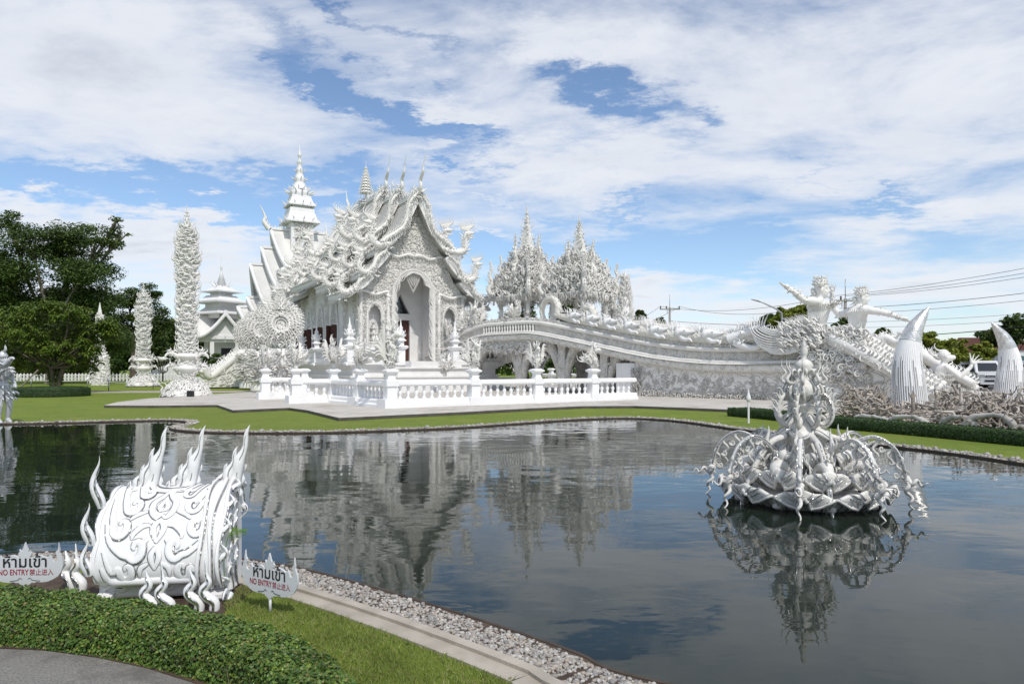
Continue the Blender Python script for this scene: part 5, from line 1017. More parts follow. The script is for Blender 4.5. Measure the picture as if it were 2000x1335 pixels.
T = thing('curled_horn_statue', 'curling white serpent trunk rising behind the ramp beside the tusk', 'statue', (p[0], p[1], 0), RB)
pth = cat([(0, 0, 1.0), (.15, 0, 2.3), (.4, 0, 2.95), (.75, 0, 3.05), (1.1, 0, 2.85), (1.4, 0, 2.95), (1.42, 0, 3.25), (1.2, 0, 3.25)], 30); tubes(mb, pth, np.linspace(.24, .08, 30), 8, cap=True); curls(mb, pth[8:26:3]+np.array([0, 0, .15]), (0, 0, 1), (1, 0, 0), .45, .05, 'flame'); scatter(mb, rng.normal(0, .4, (120, 3))+np.array([.3, 0, 1.9]), (0, -1, .5), (.4, .8), .06, 'flame'); mb.build('trunk_body', MT['orn'], T)
# ------------------------------------------------------------------ tusks and the heap of roots
def tusk(px, py, Y, H, lean, lab):
    p = gr(px, py) if Y is None else np.array([(px-1000)/F*Y, Y, 0]); T = thing('tusk', lab, 'tusk', (p[0], p[1], 0), 0, 'giant tusks at the foot of the bridge')
    t = np.linspace(0, 1, 30); ax = cat([(0, 0, -.3), (-.10*lean, 0, H*.25), (-.14*lean, 0, H*.5), (.08*lean, 0, H*.76), (.66*lean, 0, H)], 30); r = np.interp(t, [0, .3, .55, .8, .93, 1], [.60, .55, .45, .28, .14, .012])
    k = 44; a = 2*PI*np.arange(k)/k
    mb, m2, m3 = MB(), MB(), MB(); cut = 20
    tubes(mb, ax[:cut], r[:cut]*1.0, 32); tubes(m2, ax[cut-1:], r[cut-1:]*1.012, 32)
    for q in a[::1]:
        z0 = rng.integers(0, 5); z1 = rng.integers(11, 18) if rng.random() < .75 else 8; pts = ax[z0:z1]+np.c_[np.cos(q)*r[z0:z1]*1.0, np.sin(q)*r[z0:z1]*1.0, 0*r[z0:z1]]; tubes(m3, pts, .010, 4)
    for q in a+PI/k: tubes(mb, ax[:cut]+np.c_[np.cos(q)*r[:cut], np.sin(q)*r[:cut], 0*r[:cut]], .018*r[:cut]/.6, 4)
    mb.build('shaft', MT['rail'], T); m2.build('tip', MT['tusk_tip'], T); m3.build('inlay_lines', MT['mirror_dark'], T)
MT['mirror_dark'] = simple('dark_mirror_inlay', (.10, .10, .11), .3, .6)
tusk(1780, 0, 25.6, 3.90, 1, 'tall white tusk with silver tip curving right, nearer the pond')
tusk(1966, 0, 33.3, 3.85, -1.15, 'white tusk with silver tip curving left, in front of the parked vans')
def roots():
    mb = MB(); mw = MB()
    n = 1500
    hp = [gr(1650, 815), gr(1700, 826), gr(1800, 838), gr(1900, 848), gr(2030, 860), gr(2150, 870)]
    fx = np.array([q[:2] for q in hp]); 
    i = rng.uniform(0, len(fx)-1.001, n); j = i.astype(int); f = (i-j)[:, None]; b = fx[j]*(1-f)+fx[j+1]*f; dep = rng.uniform(0, 1, n)
    dirv = np.array([.45, .9]); b = b+dirv*(dep*5.2)[:, None]
    hgt = (.32+.45*np.sin(PI*np.clip(dep*1.1, 0, 1)))*np.clip(i*1.6+.35, 0, 1)
    pq = 1000+b[:, 0]/b[:, 1]*F; hgt = np.where((pq > 1722) & (pq < 1838) & (dep < .85), hgt*.25, hgt)
    P0 = np.c_[b, rng.uniform(.0, 1, n)*hgt]
    m = 9; P = np.empty((n, m, 3)); P[:, 0] = P0; d = rvec(n)*np.array([1, 1, .7])
    for k in range(1, m): d = nrm(d+.75*rng.normal(size=(n, 3))+np.array([0, 0, .05])); P[:, k] = P[:, k-1]+d*rng.uniform(.05, .16, (n, 1))
    P[:, :, 2] = np.clip(P[:, :, 2], .02, hgt[:, None]*1.4+.06)
    tubes(mb, P, rng.uniform(.018, .06, n)[:, None]*np.linspace(1, .35, m)[None], 5)
    o = tag(mb.build('tangled_roots', MT['root']), 'heap of tangled grey-brown roots round the foot of the tusks', 'roots', kind='stuff')
    for px0, px1, py, hh in ((1735, 1820, 835, .30), (1838, 1912, 842, .36), (1880, 1994, 848, .46), (1990, 2110, 856, .4), (1668, 1740, 826, .2)):
        a, c = gr(px0, py), gr(px1, py+8); md = (a+c)/2; t = np.linspace(0, 1, 22); pth = a[None]*(1-t)[:, None]+c[None]*t[:, None]; pth[:, 2] = .04+hh*np.sin(PI*t)**.7; pth[:, 1] += .12*np.sin(7*t)
        w = MB(); tubes(w, pth+rng.normal(0, .012, pth.shape), .07+.02*np.sin(t*9), 7, cap=True); tag(w.build('root_log', MT['rootw']), LOGL.pop(0), 'root', 'pale arched roots along the hedge')
    for k in range(9):
        px = rng.uniform(1690, 1990); q = gr(px, rng.uniform(816, 830)); q[2] = .55
        w = MB(); u = nrm(np.array([rng.normal(0, .25), rng.normal(0, .2), 1])); tubes(w, np.array([q-u*.35, q, q+u*.18]), [.06, .05, .055], 6); sd = nrm(np.cross(u, [0, 1., .1]))
        for o_ in np.linspace(-1, 1, 5): tubes(w, np.array([q+u*.16+sd*o_*.04, q+u*.27+sd*o_*.09, q+u*(.40-.08*abs(o_))+sd*o_*.11]), [.02, .018, .008], 4)
        tag(w.build('raised_hand', MT['root']), 'grey hand reaching up out of the tangled roots', 'statue', 'grey hands reaching out of the roots')
LOGL = ['pale arched root just in front of the nearer tusk', 'pale arched root right of the nearer tusk', 'largest pale arched root, behind the hedge near the right edge', 'pale arched root cut by the right edge', 'thin pale root at the left end of the heap']
roots()
# ------------------------------------------------------------------ outer balustrade round the temple basin
def bal_run(name, lab, a, b, posts, end=(True, True)):
    a, b = np.array([*a[:2], 0.1]), np.array([*b[:2], 0.1]); d = b-a; l = np.linalg.norm(d); ang = math.atan2(d[1], d[0])
    T = thing(name, lab, 'balustrade', tuple(a), ang, 'white balustrades round the temple basin'); R_ = MT['rail']
    mb = MB()
    sweep(mb, [(0, 0, 0), (l, 0, 0)], [(-.34, 0), (.34, 0), (.34, .10), (.26, .16), (.26, .26), (.20, .32), (-.20, .32), (-.26, .26), (-.26, .16), (-.34, .10)]); mb.build('plinth', R_, T)
    mb = MB(); sweep(mb, [(0, 0, 0), (l, 0, 0)], [(-.14, .80), (.14, .80), (.22, .86), (.22, .95), (.15, 1.02), (-.15, 1.02), (-.22, .95), (-.22, .86)]); mb.build('handrail', R_, T)
    pr = [(.085, .325), (.085, .36), (.055, .385), (.045, .43), (.08, .52), (.085, .56), (.042, .66), (.038, .70), (.072, .755), (.072, .799)]
    mb = MB(); lathe(mb, pr, 10); first = None; me = None
    for s in np.arange(.40, l-.25, .34):
        if min(abs(s-p) for p in posts) < .30: continue
        if me is None: o = mb.build('baluster', R_, T); me = o
        else: o = me.copy(); COL.objects.link(o); o.parent = T
        o.location = (s, 0, 0)
    pm = None
    for p in posts:
        if pm is None:
            mb = MB(); box(mb, (0, 0, .165), (.74, .74, .33)); box(mb, (0, 0, .57), (.40, .40, .48)); box(mb, (0, 0, .915), (.50, .50, .21)); lathe(mb, [(.19, 1.02), (.15, 1.1), (.13, 1.22), (.16, 1.28), (.25, 1.35), (.25, 1.40), (.15, 1.46), (.1, 1.47)], 4, flat=True, rot=PI/4); pm = mb.build('post', R_, T)
        else: o = pm.copy(); COL.objects.link(o); o.parent = T; pm = pm; o.location = (p, 0, 0); continue
        pm.location = (p, 0, 0)
    return T, a, d/l
A, B, I, P1, P2 = [gr(*q, .1) for q in ((762, 796), (1237, 779), (651, 785), (573, 787), (516, 779))]
P2b = P2+np.array([1.9, 1.1, 0]); P2c = P2b+np.array([-3.0, 3.6, 0]); P1b = P1+(I-P1)
lAB = np.linalg.norm((B-A)[:2]); lAI = np.linalg.norm((I-A)[:2])
def along_px(px, a, b):
    k = (px-1000)/F; d = b-a; t = (k*a[1]-a[0])/(d[0]-k*d[1]); return t*np.linalg.norm(d[:2])
pAB = [0.0]+[along_px(q, A, B) for q in (925, 1048, 1158)]
bal_run('balustrade', 'longest white balustrade run facing the pond, from the dragon corner to the carved bridge wall', A, B, pAB)
lI1 = np.linalg.norm((P1-I)[:2]); bal_run('balustrade', 'shaded white balustrade run going back from the dragon corner', A, I, [lAI*.5, lAI])
bal_run('balustrade', 'short white balustrade run between the inner corner and the wide front pedestal', I, P1, [lI1-.1])
bal_run('balustrade', 'white balustrade run starting at the leftmost pedestal', P2, P2b, [0.05, 1.9])
bal_run('balustrade', 'far white balustrade run behind the bridge piers', bl(-18, 13), bl(1, 13), [1, 5, 9, 13, 17])
def lantern(p, lab, s=1.0):
    T = thing('stone_lantern', lab, 'lantern', tuple(p), .6, 'small white roofed lanterns on the balustrade posts'); mb = MB()
    for x in (-.12, .12):
        for y in (-.12, .12): box(mb, (x*s, y*s, .14*s), (.07*s, .07*s, .28*s))
    mb.build('leg', MT['rail'], T); mb = MB()
    lathe(mb, np.array([(.36, .28), (.36, .34), (.2, .46), (.1, .54), (.11, .58), (.03, .72), (.01, .8)])*s, 4, flat=True, rot=PI/4); mb.build('roof', MT['rail'], T)
    mb = MB(); box(mb, (0, 0, -.02), (.42*s, .42*s, .04)); mb.build('base', MT['rail'], T)
def post_at(a, b, t): d = (b-a)/np.linalg.norm((b-a)[:2]); q = a+d*t; return np.array([q[0], q[1], 1.57])
# mythical creatures on the posts
def creature(p, rz, s, seed, lab, kind=0):
    global rng
    keep = rng; rng = np.random.default_rng(seed)
    T = thing('flame_creature', lab, 'statue', tuple(p), rz, 'carved mythical creatures on the balustrade posts'); mb = MB()
    tubes(mb, cat([(0, 0, 0), (-.02*s, 0, .14*s), (.08*s, 0, .36*s), (.02*s, 0, .58*s), (.12*s, 0, .78*s), (.26*s, 0, .82*s), (.36*s, 0, .78*s)], 18), np.interp(np.linspace(0, 1, 18), [0, .15, .4, .7, .85, 1], [.08, .09, .13, .07, .085, .02])*s, 8, cap=True)
    mb.build('body', MT['orn'], T); mb = MB(); n = 16
    for sg in (-1, 1):      # swept-up wings
        a = np.linspace(.2, 1.9, n); d = np.c_[-np.cos(a)*.5, sg*np.cos(a*.7), np.sin(a)]; b = np.c_[np.full(n, -.02), sg*np.linspace(.1, .22, n), np.linspace(.22, .6, n)]*s; curls(mb, b, d, np.array([0, 0, 1.]) if sg else 0, rng.uniform(.4, .75, n)*s, .05*s, 'flame', 7, 4)
    b = np.array([-.1, 0, .3])*s+rng.normal(0, .06, (24, 3))*s; curls(mb, b, nrm(np.c_[-rng.uniform(.2, 1.2, 24), rng.normal(0, .5, 24), rng.uniform(.2, 1.2, 24)]), rvec(24), rng.uniform(.5, .95, 24)*s, .05*s, 'flame', 8, 4)
    curls(mb, np.array([.1, 0, .85])*s+rng.normal(0, .04, (9, 3))*s, nrm(np.c_[rng.normal(-.2, .4, 9), rng.normal(0, .3, 9), np.ones(9)]), rvec(9), .42*s, .035*s, 'flame', 7, 4)
    scatter(mb, rvec(130)*np.array([.15, .16, .34])*s+np.array([.03, 0, .42])*s, rvec(130), (.10*s, .26*s), .024*s, 'hook', 7); mb.build('wing_flames', MT['orn'], T); rng = keep
creature(post_at(A, B, 0)+np.array([0, 0, .0]), -.5, 1.55, 3, 'large dragon-like creature of white flames on the balustrade corner nearest the pond')
creature(post_at(A, B, pAB[1]), -.9, 1.12, 5, 'white winged bird creature on the post in front of the bridge landing')
creature(post_at(A, B, pAB[2]), -1.3, 1.05, 6, 'round spiky flame creature on the middle post of the long balustrade')
creature(post_at(A, B, pAB[3]), -.3, 1.05, 7, 'horned white creature on the post nearest the carved bridge wall')
creature(post_at(A, I, lAI*.5), 2.6, 1.1, 8, 'drooping white flame creature on the middle post of the shaded balustrade')
creature(post_at(A, I, lAI), 2.2, 1.2, 9, 'long-bodied white creature on the inner corner post of the balustrade')
creature(post_at(I, P1, lI1-.1), 2.8, 1.0, 10, 'squat creamy white flame creature on the wide front pedestal')
creature(post_at(P2, P2b, .05), 2.9, 1.0, 12, 'squat white flame creature on the leftmost balustrade pedestal')
for p, s, sd, lab in ((bl(-12.5, .1, 4.35), 1.5, 21, 'tall white flame figure on the rail at the left end of the bridge landing'), (bl(-13.7, .3, 3.75), 1.7, 22, 'flaring white creature on the sloping rail just left of the bridge landing'), (bl(-15.3, .2, 3.3), 1.5, 23, 'white flame bush where the bridge rail meets the temple terrace'), (bl(-14.6, 2.4, 4.0), 2.2, 25, 'tall creamy white flame cluster between the temple eaves and the gate pavilion'),
        (bl(-9.3, .5, 4.45), 1.3, 26, 'round white flower-like figure on the landing rail in front of the gate pavilion'), (np.array([*at(757, 700, 37)[:2], .9]), 1.0, 24, 'small flame ornament in front of the temple terrace'), (np.array([*at(868, 700, 41)[:2], 1.1]), 1.3, 27, 'white flame ornament at the right corner of the temple terrace')): creature(p, rng.uniform(0, 6), s, sd, lab)
# ------------------------------------------------------------------ flaming medallions
def medallion(loc, rz, s, lab, seed):
    global rng
    keep = rng; rng = np.random.default_rng(seed); T = thing('flame_medallion', lab, 'statue', loc, rz, 'round flame medallions left of the temple'); f = np.array([0, -1, 0.])
    mb = MB(); lathe(mb, [(.6, 0), (.6, .3), (.4, .6), (.34, 1.2), (.55, 1.7), (.5, 2.3), (.3, 2.6)], 10); a = rng.uniform(0, 2*PI, 420); d = np.c_[np.cos(a), np.sin(a), 0*a]; curls(mb, d*.45+np.c_[0*a, 0*a, rng.uniform(.5, 2.5, 420)], d+np.array([0, 0, .8])*rng.uniform(-.6, 1.2, (420, 1)), d, rng.uniform(.35, .75, 420), .05, 'flame', 6, 4); mb.build('stem', MT['orn'], T)
    c = np.array([0, 0, 3.95]); mb = MB(); a = np.linspace(0, 2*PI, 40); ringp = c+np.c_[.42*s*np.cos(a), np.full(40, -.1), .46*s*np.sin(a)]; tubes(mb, ringp, .07*s, 6); 
    m = 60; q = rng.normal(0, .2*s, (m, 2)); scatter(mb, c+np.c_[q[:, 0], np.full(m, .0), q[:, 1]], f, (.2, .4), .04, 'hook'); tubes(mb, np.array([c+[0, .08, 0], c+[0, .02, 0]]), [.42*s, .40*s], 24, cap=True); mb.build('ring', MT['orn'], T)
    mb = MB()
    for r0, n, L, y in ((.50, 26, .55, -.2), (.72, 30, .6, -.1), (.95, 34, .62, 0), (1.15, 40, .6, .08), (1.3, 44, .5, .14)):
        a = np.linspace(0, 2*PI, n+1)[:-1]+rng.normal(0, .03, n); el = 1+.20*np.maximum(0, np.sin(a))+.0*a; d = np.c_[np.cos(a), 0*a, np.sin(a)]; b = c+d*(r0*s*el)[:, None]+np.array([0, y, 0]); U = nrm(d+np.array([0, -.25, .75])); S = np.cross(U, f)*np.where(np.cos(a) > 0, -1, 1)[:, None]; curls(mb, b, U, S, L*s*rng.uniform(.7, 1.25, n), .085*s, 'flame', 8, 4); curls(mb, b, nrm(d+np.array([0, -.3, -.3])), -S, .4*s, .06*s, 'hook', 8, 4)
    slab(mb, [(1.2*s*math.cos(q), 1.25*s*math.sin(q)) for q in np.linspace(0, 2*PI, 30)[:-1]], [], c+np.array([0, .1, 0]), (1, 0, 0), (0, 0, 1), f, .15)
    flame_spire(mb, c+np.array([0, 0, 1.1*s]), 1.35*s, .45*s, 8, 8, .5*s); mb.build('flames', MT['orn'], T); rng = keep
p = at(549, 0, 39.0); medallion((p[0], p[1], .1), .25, .80, 'large round flame medallion with relief centre left of the temple wall', 31)
p = at(508, 0, 45.0); medallion((p[0], p[1], .1), .6, .78, 'flame medallion half hidden behind the largest one', 32)
p = at(484, 0, 51.0); medallion((p[0], p[1], .1), .9, .72, 'smallest flame medallion farthest left by the chapel roof', 33)
# ------------------------------------------------------------------ tall flame columns on the lawn
def flame_column(px, py, H, lab, seed, s=1.0):
    global rng
    keep = rng; rng = np.random.default_rng(seed); p = gr(px, py); T = thing('flame_column', lab, 'column', tuple(p), math.atan2(p[1], p[0])-PI/2, 'tall carved flame columns on the left lawn'); orn = MT['orn']
    mb = MB(); lathe(mb, np.array([(1.28, .0), (1.28, .08)])*s, 4, flat=True, rot=PI/4); mb.build('footing', MT['stone'], T)
    mb = MB(); lathe(mb, np.array([(1.2, .08), (1.15, .3), (.85, .5), (.56, .72), (.5, .9)])*s, 8); m = 520; a = rng.uniform(0, 2*PI, m); q = rng.random(m); r = np.interp(q, [0, .5, 1], [1.22, 1.0, .6])*s; z = np.interp(q, [0, .5, 1], [.1, .5, .85])*s; d = np.c_[np.cos(a), np.sin(a), 0*a]; scatter(mb, np.c_[d[:, :2]*r[:, None], z], d+np.array([0, 0, .6]), (.2*s, .45*s), .05*s, 'hook'); curls(mb, np.array([[-1.2, -.6, .3], [-1.0, -.7, .4]])*s, (-.6, 0, 1), (1, 0, 0), .8*s, .06*s, 'flame'); mb.build('carved_mound', orn, T)
    mb = MB(); lathe(mb, np.array([(.46, .8), (.44, 1.2), (.50, 1.3), (.68, 1.5), (.70, 1.62), (.46, 1.76), (.42, 2.0), (.58, 2.12), (.66, 2.2), (.66, 2.28), (.45, 2.36), (.4, 2.4)])*s, 8); scatter(mb, np.c_[rng.uniform(-.5, .5, 120)*s, np.full(120, -.47*s), rng.uniform(.95, 2.2, 120)*s], (0, -1, 0), (.15, .3), .03, 'scroll'); mb.build('pedestal', orn, T)
    for sg in (-1, 1):
        for z, r in ((1.6, .5), (2.26, .5)):
            mb = MB(); k = s; tubes(mb, cat([(sg*r*k, 0, z*k), (sg*(r+.28)*k, 0, (z+.14)*k), (sg*(r+.5)*k, 0, (z+.05)*k), (sg*(r+.58)*k, 0, (z-.14)*k)], 12), np.linspace(.13, .04, 12)*k, 7); scatter(mb, np.array([sg*(r+.2)*k, 0, (z+.15)*k])+rng.normal(0, .12*k, (26, 3)), (0, -1, .8), (.2*k, .4*k), .035*k, 'flame'); mb.build('side_bracket', orn, T)
    z0, z1 = 2.35*s, H-1.0*s; zz_ = [0, .08, .25, .5, .72, .84, .92, 1.0]; ww = np.array([.34, .36, .40, .46, .53, .48, .30, .06])*s
    mb = MB(); lathe(mb, [(w*.8, z0+(z1-z0)*q) for q, w in zip(zz_, ww)], 14, sy=.55); mb.build('core', orn, T)
    mb = MB(); rows = int((z1-z0)/.21/s)
    for i in range(rows):
        q = i/rows; w = np.interp(q, zz_, ww)*.82; z = z0+(z1-z0)*q
        a = np.concatenate([np.linspace(.12, PI-.12, 6)+PI, np.linspace(.3, PI-.3, 3)])+rng.normal(0, .16, 9); d = np.c_[np.cos(a), np.sin(a), 0*a]; b = np.c_[d[:, 0]*w, d[:, 1]*w*.55, np.full(9, z)+rng.normal(0, .10*s, 9)]; U = nrm(d*.55+np.array([0, 0, 1.])); S = np.c_[np.sign(d[:, 0]), 0*a, 0*a]; S = nrm(S-(S*U).sum(1, keepdims=True)*U)
        curls(mb, b, U, S, rng.uniform(.25, .8, 9)*s, .06*s*rng.uniform(.7, 1.4, 9), 'flame', 7, 4); curls(mb, b+np.array([0, -.02, 0]), nrm(d*.4+np.array([0, 0, .5])+S*.5), -S, rng.uniform(.35, .9, 9)*s, .055*s, 'scroll', 12, 4)
        e = np.array([[-w, 0, z], [w, 0, z]]); curls(mb, e, np.array([[-.9, 0, 1], [.9, 0, 1]]), np.array([[1., 0, 1], [-1, 0, 1]]), rng.uniform(.3, .55, 2)*s, .05*s, 'flame', 7, 4)
    for z, r in ((z0+.45*s, .2), (z0+2.1*s, .16), (z0+3.4*s, .14)): a = np.linspace(0, 2*PI, 24); tubes(mb, np.c_[r*1.2*s*np.sin(a)**3, np.full(24, -np.interp((z-z0)/(z1-z0), zz_, ww)*.5-.06*s), z+r*s*(np.cos(a)-.35*np.cos(2*a))], .035*s, 5)
    flame_spire(mb, (0, 0, z1-.5*s), 1.3*s, .26*s, 8, 6, .35*s); tubes(mb, np.array([[0, 0, z1], [0, 0, H+.1]]), [.06*s, .012], 5); curls(mb, np.array([[0, 0, z1+.4*s]]*5), np.c_[np.cos(np.arange(5)*1.26)*.2, np.sin(np.arange(5)*1.26)*.2, np.ones(5)], (1, 0, 0), .4*s, .02, 'spike', 4, 4); mb.build('flames', orn, T); rng = keep
flame_column(365, 775, 10.45, 'tallest carved white flame column, on the lawn left of the temple', 41)
flame_column(280, 754.5, 8.9, 'smaller white flame column in front of the picket fence and trees', 42, 1.0)
p = gr(195, 752); T = thing('carved_pillar', 'broad white carved pillar half hidden behind the leafy front tree', 'column', tuple(p), 0); mb = MB(); lathe(mb, [(.85, 0), (.82, 1.8), (.75, 2.7), (.35, 3.1), (.42, 4.0), (.35, 5.2), (.2, 6.6), (.02, 7.6)], 16, sy=.6); m = 700; a = rng.uniform(PI, 2*PI, m); z = rng.uniform(.1, 6.5, m); w = np.interp(z, [0, 2.7, 3.1, 5.2, 6.6], [.83, .75, .38, .36, .2]); d = np.c_[np.cos(a), np.sin(a), 0*a]; scatter(mb, np.c_[d[:, 0]*w, d[:, 1]*w*.6, z], d, (.3, .6), .05, 'scroll'); mb.build('carving', MT['orn'], T)
# ------------------------------------------------------------------ standing figure at the left edge holding a bird
def bird_bearer():
    p = gr(4, 826); T = thing('statue', 'silvery white ornate dancer statue at the left edge holding up a bird', 'statue', (p[0], p[1], 0), math.radians(-28))
    J = dict(hip=(0, 0, .98, .19), waist=(.01, 0, 1.2, .14), chest=(.02, 0, 1.48, .18, .14), neck=(.03, 0, 1.68, .065), head=(.05, 0, 1.84, .115), top=(.05, 0, 1.94, .07), hL=(.0, .13, .9, .13), kL=(.08, .15, .52, .09), aL=(-.02, .15, .1, .06), tL=(.14, .15, .04, .05), hR=(.02, -.13, .9, .13), kR=(.14, -.13, .52, .09), aR=(.06, -.13, .1, .06), tR=(.22, -.13, .04, .05), sL=(0, .2, 1.56, .075), eL=(-.05, .3, 1.25, .06), wL=(.15, .28, 1.05, .045), sR=(.05, -.2, 1.56, .075), eR=(.3, -.26, 1.34, .06), wR=(.5, -.24, 1.5, .045), gR=(.58, -.24, 1.52, .04))
    skin_fig('body', J, [('hip', 'waist'), ('waist', 'chest'), ('chest', 'neck'), ('neck', 'head'), ('head', 'top'), ('hip', 'hL'), ('hL', 'kL'), ('kL', 'aL'), ('aL', 'tL'), ('hip', 'hR'), ('hR', 'kR'), ('kR', 'aR'), ('aR', 'tR'), ('chest', 'sL'), ('sL', 'eL'), ('eL', 'wL'), ('chest', 'sR'), ('sR', 'eR'), ('eR', 'wR'), ('wR', 'gR')], T, MT['silverstat'], .014)
    mb = MB(); a = np.linspace(0, 2*PI, 17)[:-1]; d = np.c_[np.cos(a), np.sin(a), 0*a]
    for z, r, L in ((1.62, .2, .14), (1.52, .22, .16), (1.1, .2, .22), (.95, .22, .28), (.78, .2, .25)): curls(mb, d*r+np.array([.02, 0, z]), d+np.array([0, 0, -.9]), d, L, .03, 'flame', 6, 4)
    scatter(mb, rvec(90)*np.array([.17, .2, .3])+np.array([.02, 0, 1.35]), rvec(90), (.08, .16), .018, 'scroll'); mb.build('costume', MT['silverstat'], T)
    mb = MB(); h = np.array([.05, 0, 1.91]); lathe(mb, [(.12, 0), (.13, .04), (.09, .12), (.03, .18)], 10, h); curls(mb, h+np.array([[0, 0, .12], [-.04, 0, .1], [.03, 0, .1]]), (.5, 0, 1), (1, 0, 0), .34, .035, 'flame'); mb.build('headdress', MT['silverstat'], T)
    mb = MB(); q = np.array([.58, -.24, 1.53]); blob(mb, q+[.03, 0, 0], .04, 7)
    for o_ in np.linspace(-1, 1, 4): tubes(mb, np.array([q+[.05, o_*.03, 0], q+[.12, o_*.045, .0], q+[.19-.02*abs(o_), o_*.05, .04]]), [.014, .012, .006], 5)
    tubes(mb, np.array([q+[.02, .04, .01], q+[.07, .07, .03], q+[.12, .07, .05]]), [.014, .012, .006], 5); mb.build('hand', MT['silverstat'], T)
    c, s_ = math.cos(math.radians(-28)), math.sin(math.radians(-28)); w = np.array([p[0]+.6*c+.24*s_, p[1]+.6*s_-.24*c, 1.62])
    Bd = thing('bird_figure', 'white bird with raised wings perched on the dancer statue hand', 'bird', tuple(w), math.radians(-20)); mb = MB()
    tubes(mb, cat([(-.32, 0, -.06), (-.12, 0, .0), (.06, 0, .05), (.2, 0, .15), (.3, 0, .24), (.36, 0, .25), (.44, 0, .22)], 16), np.interp(np.linspace(0, 1, 16), [0, .35, .6, .8, .9, 1], [.03, .09, .07, .04, .05, .008]), 7, cap=True); mb.build('body', MT['silverstat'], Bd)
    for sg in (-1, 1): mb = MB(); k = 8; a = np.linspace(.5, 1.6, k); curls(mb, np.c_[np.linspace(.1, -.15, k), np.full(k, sg*.06), np.full(k, .06)], np.c_[-np.cos(a), np.full(k, sg*.5), np.sin(a)], (1, 0, 0), np.linspace(.34, .24, k), .03, 'spike', 6, 4); mb.build('wing', MT['silverstat'], Bd)
bird_bearer()
# small black floodlight by the column and other lawn things
p = gr(372, 778); T = thing('floodlight', 'small black box floodlight at the foot of the tallest flame column', 'lamp', tuple(p), 0); mb = MB(); box(mb, (0, 0, .24), (.3, .22, .34)); mb.build('housing', MT['black'], T); mb = MB(); box(mb, (0, 0, .035), (.34, .3, .07)); mb.build('base', MT['stone'], T)
# posts with white birds and rope barrier
for k, (px, py, lab) in enumerate(((37, 751, 'first white rope post with bird finials from the left edge'), (61, 755, 'white rope post with bird finials beside the left end of the ring hedge'), (171, 757, 'white rope post with a bird finial left of the carved pillar'), (212, 763, 'white rope post with a bird finial on the near edge of the path'), (299, 760, 'rope post with a bird finial at the foot of the smaller flame column'))):
    p = gr(px, py); T = thing('rope_post', lab, 'post', tuple(p), k*.7, 'rope barrier posts on the far lawn'); mb = MB(); tubes(mb, np.array([[0, 0, 0], [0, 0, .62]]), .03, 6, cap=True); mb.build('pole', MT['steel'], T)
    mb = MB(); tubes(mb, cat([(-.14, 0, .62), (0, 0, .72), (.08, 0, .86), (.05, 0, .98), (.14, 0, .98)], 10), [.02, .06, .09, .09, .07, .05, .04, .045, .04, .01], 6); mb.build('bird', MT['white'], T)
mb = MB()
pts = [gr(-60, 752), gr(37, 751), gr(171, 757), gr(299, 760), gr(330, 760)]
for a, b in zip(pts[:-1], pts[1:]): t = np.linspace(0, 1, 14); q = a*(1-t)[:, None]+b*t[:, None]; q[:, 2] = .58-.12*np.sin(PI*t); tubes(mb, q, .022, 5)
tag(mb.build('barrier_rope', MT['white']), 'thin pale rope strung between the bird posts on the far lawn', 'rope')
# white picket fence
T = thing('picket_fence', 'white picket fence along the trees at the far left', 'fence', (0, 0, 0)); mb, m2 = MB(), MB(); a, b = gr(-100, 743.5), gr(345, 743.5); d = b-a; l = np.linalg.norm(d); ang = math.atan2(d[1], d[0])
for s in np.arange(0, l, .42): q = a+d/l*s; lathe(mb, [(.085, 0), (.085, .8), (.005, .95)], 4, tuple(q), flat=True)
for z in (.3, .7): c = (a+b)/2; box(m2, (c[0], c[1]+.12, z), (l, .06, .1), ang)
mb.build('pickets', MT['white'], T); m2.build('rail', MT['white'], T)
# white boat-shaped sculpture and candle-tree behind the columns
p = gr(322, 742); mb = MB(); T = thing('garden_wall', 'low rounded white garden wall between the two flame columns', 'wall', tuple(p), 0); slab(mb, [(-2.6, 0), (3.2, 0), (3.2, 1.9), (1.6, 1.9), (.4, 2.0), (-.8, 1.7), (-1.9, 1.0), (-2.6, .3)], [], (0, 0, 0), (1, 0, 0), (0, 0, 1), (0, -1, 0), .5); mb.build('wall_face', MT['white'], T); mb = MB(); box(mb, (2.2, -.02, .95), (.28, .04, .28)); mb.build('vent', MT['dark'], T)
p = gr(318, 747); mb = MB(); T = thing('wrought_tree', 'thin dark metal tree stand with pale candles in front of the garden wall', 'ornament', tuple(p), 0)
for a in np.linspace(-1, 1, 5): tubes(mb, cat([(0, 0, 0), (0, 0, .9), (a*.5, 0, 1.3), (a*.45, 0, 1.9), (a*.62, 0, 2.4)], 14), .055, 5)
mb.build('branches', MT['stone'], T); mb = MB(); blob(mb, (0, 0, 2.55), (.6, .2, .22), 8, jit=.2); mb.build('candles', MT['white'], T)
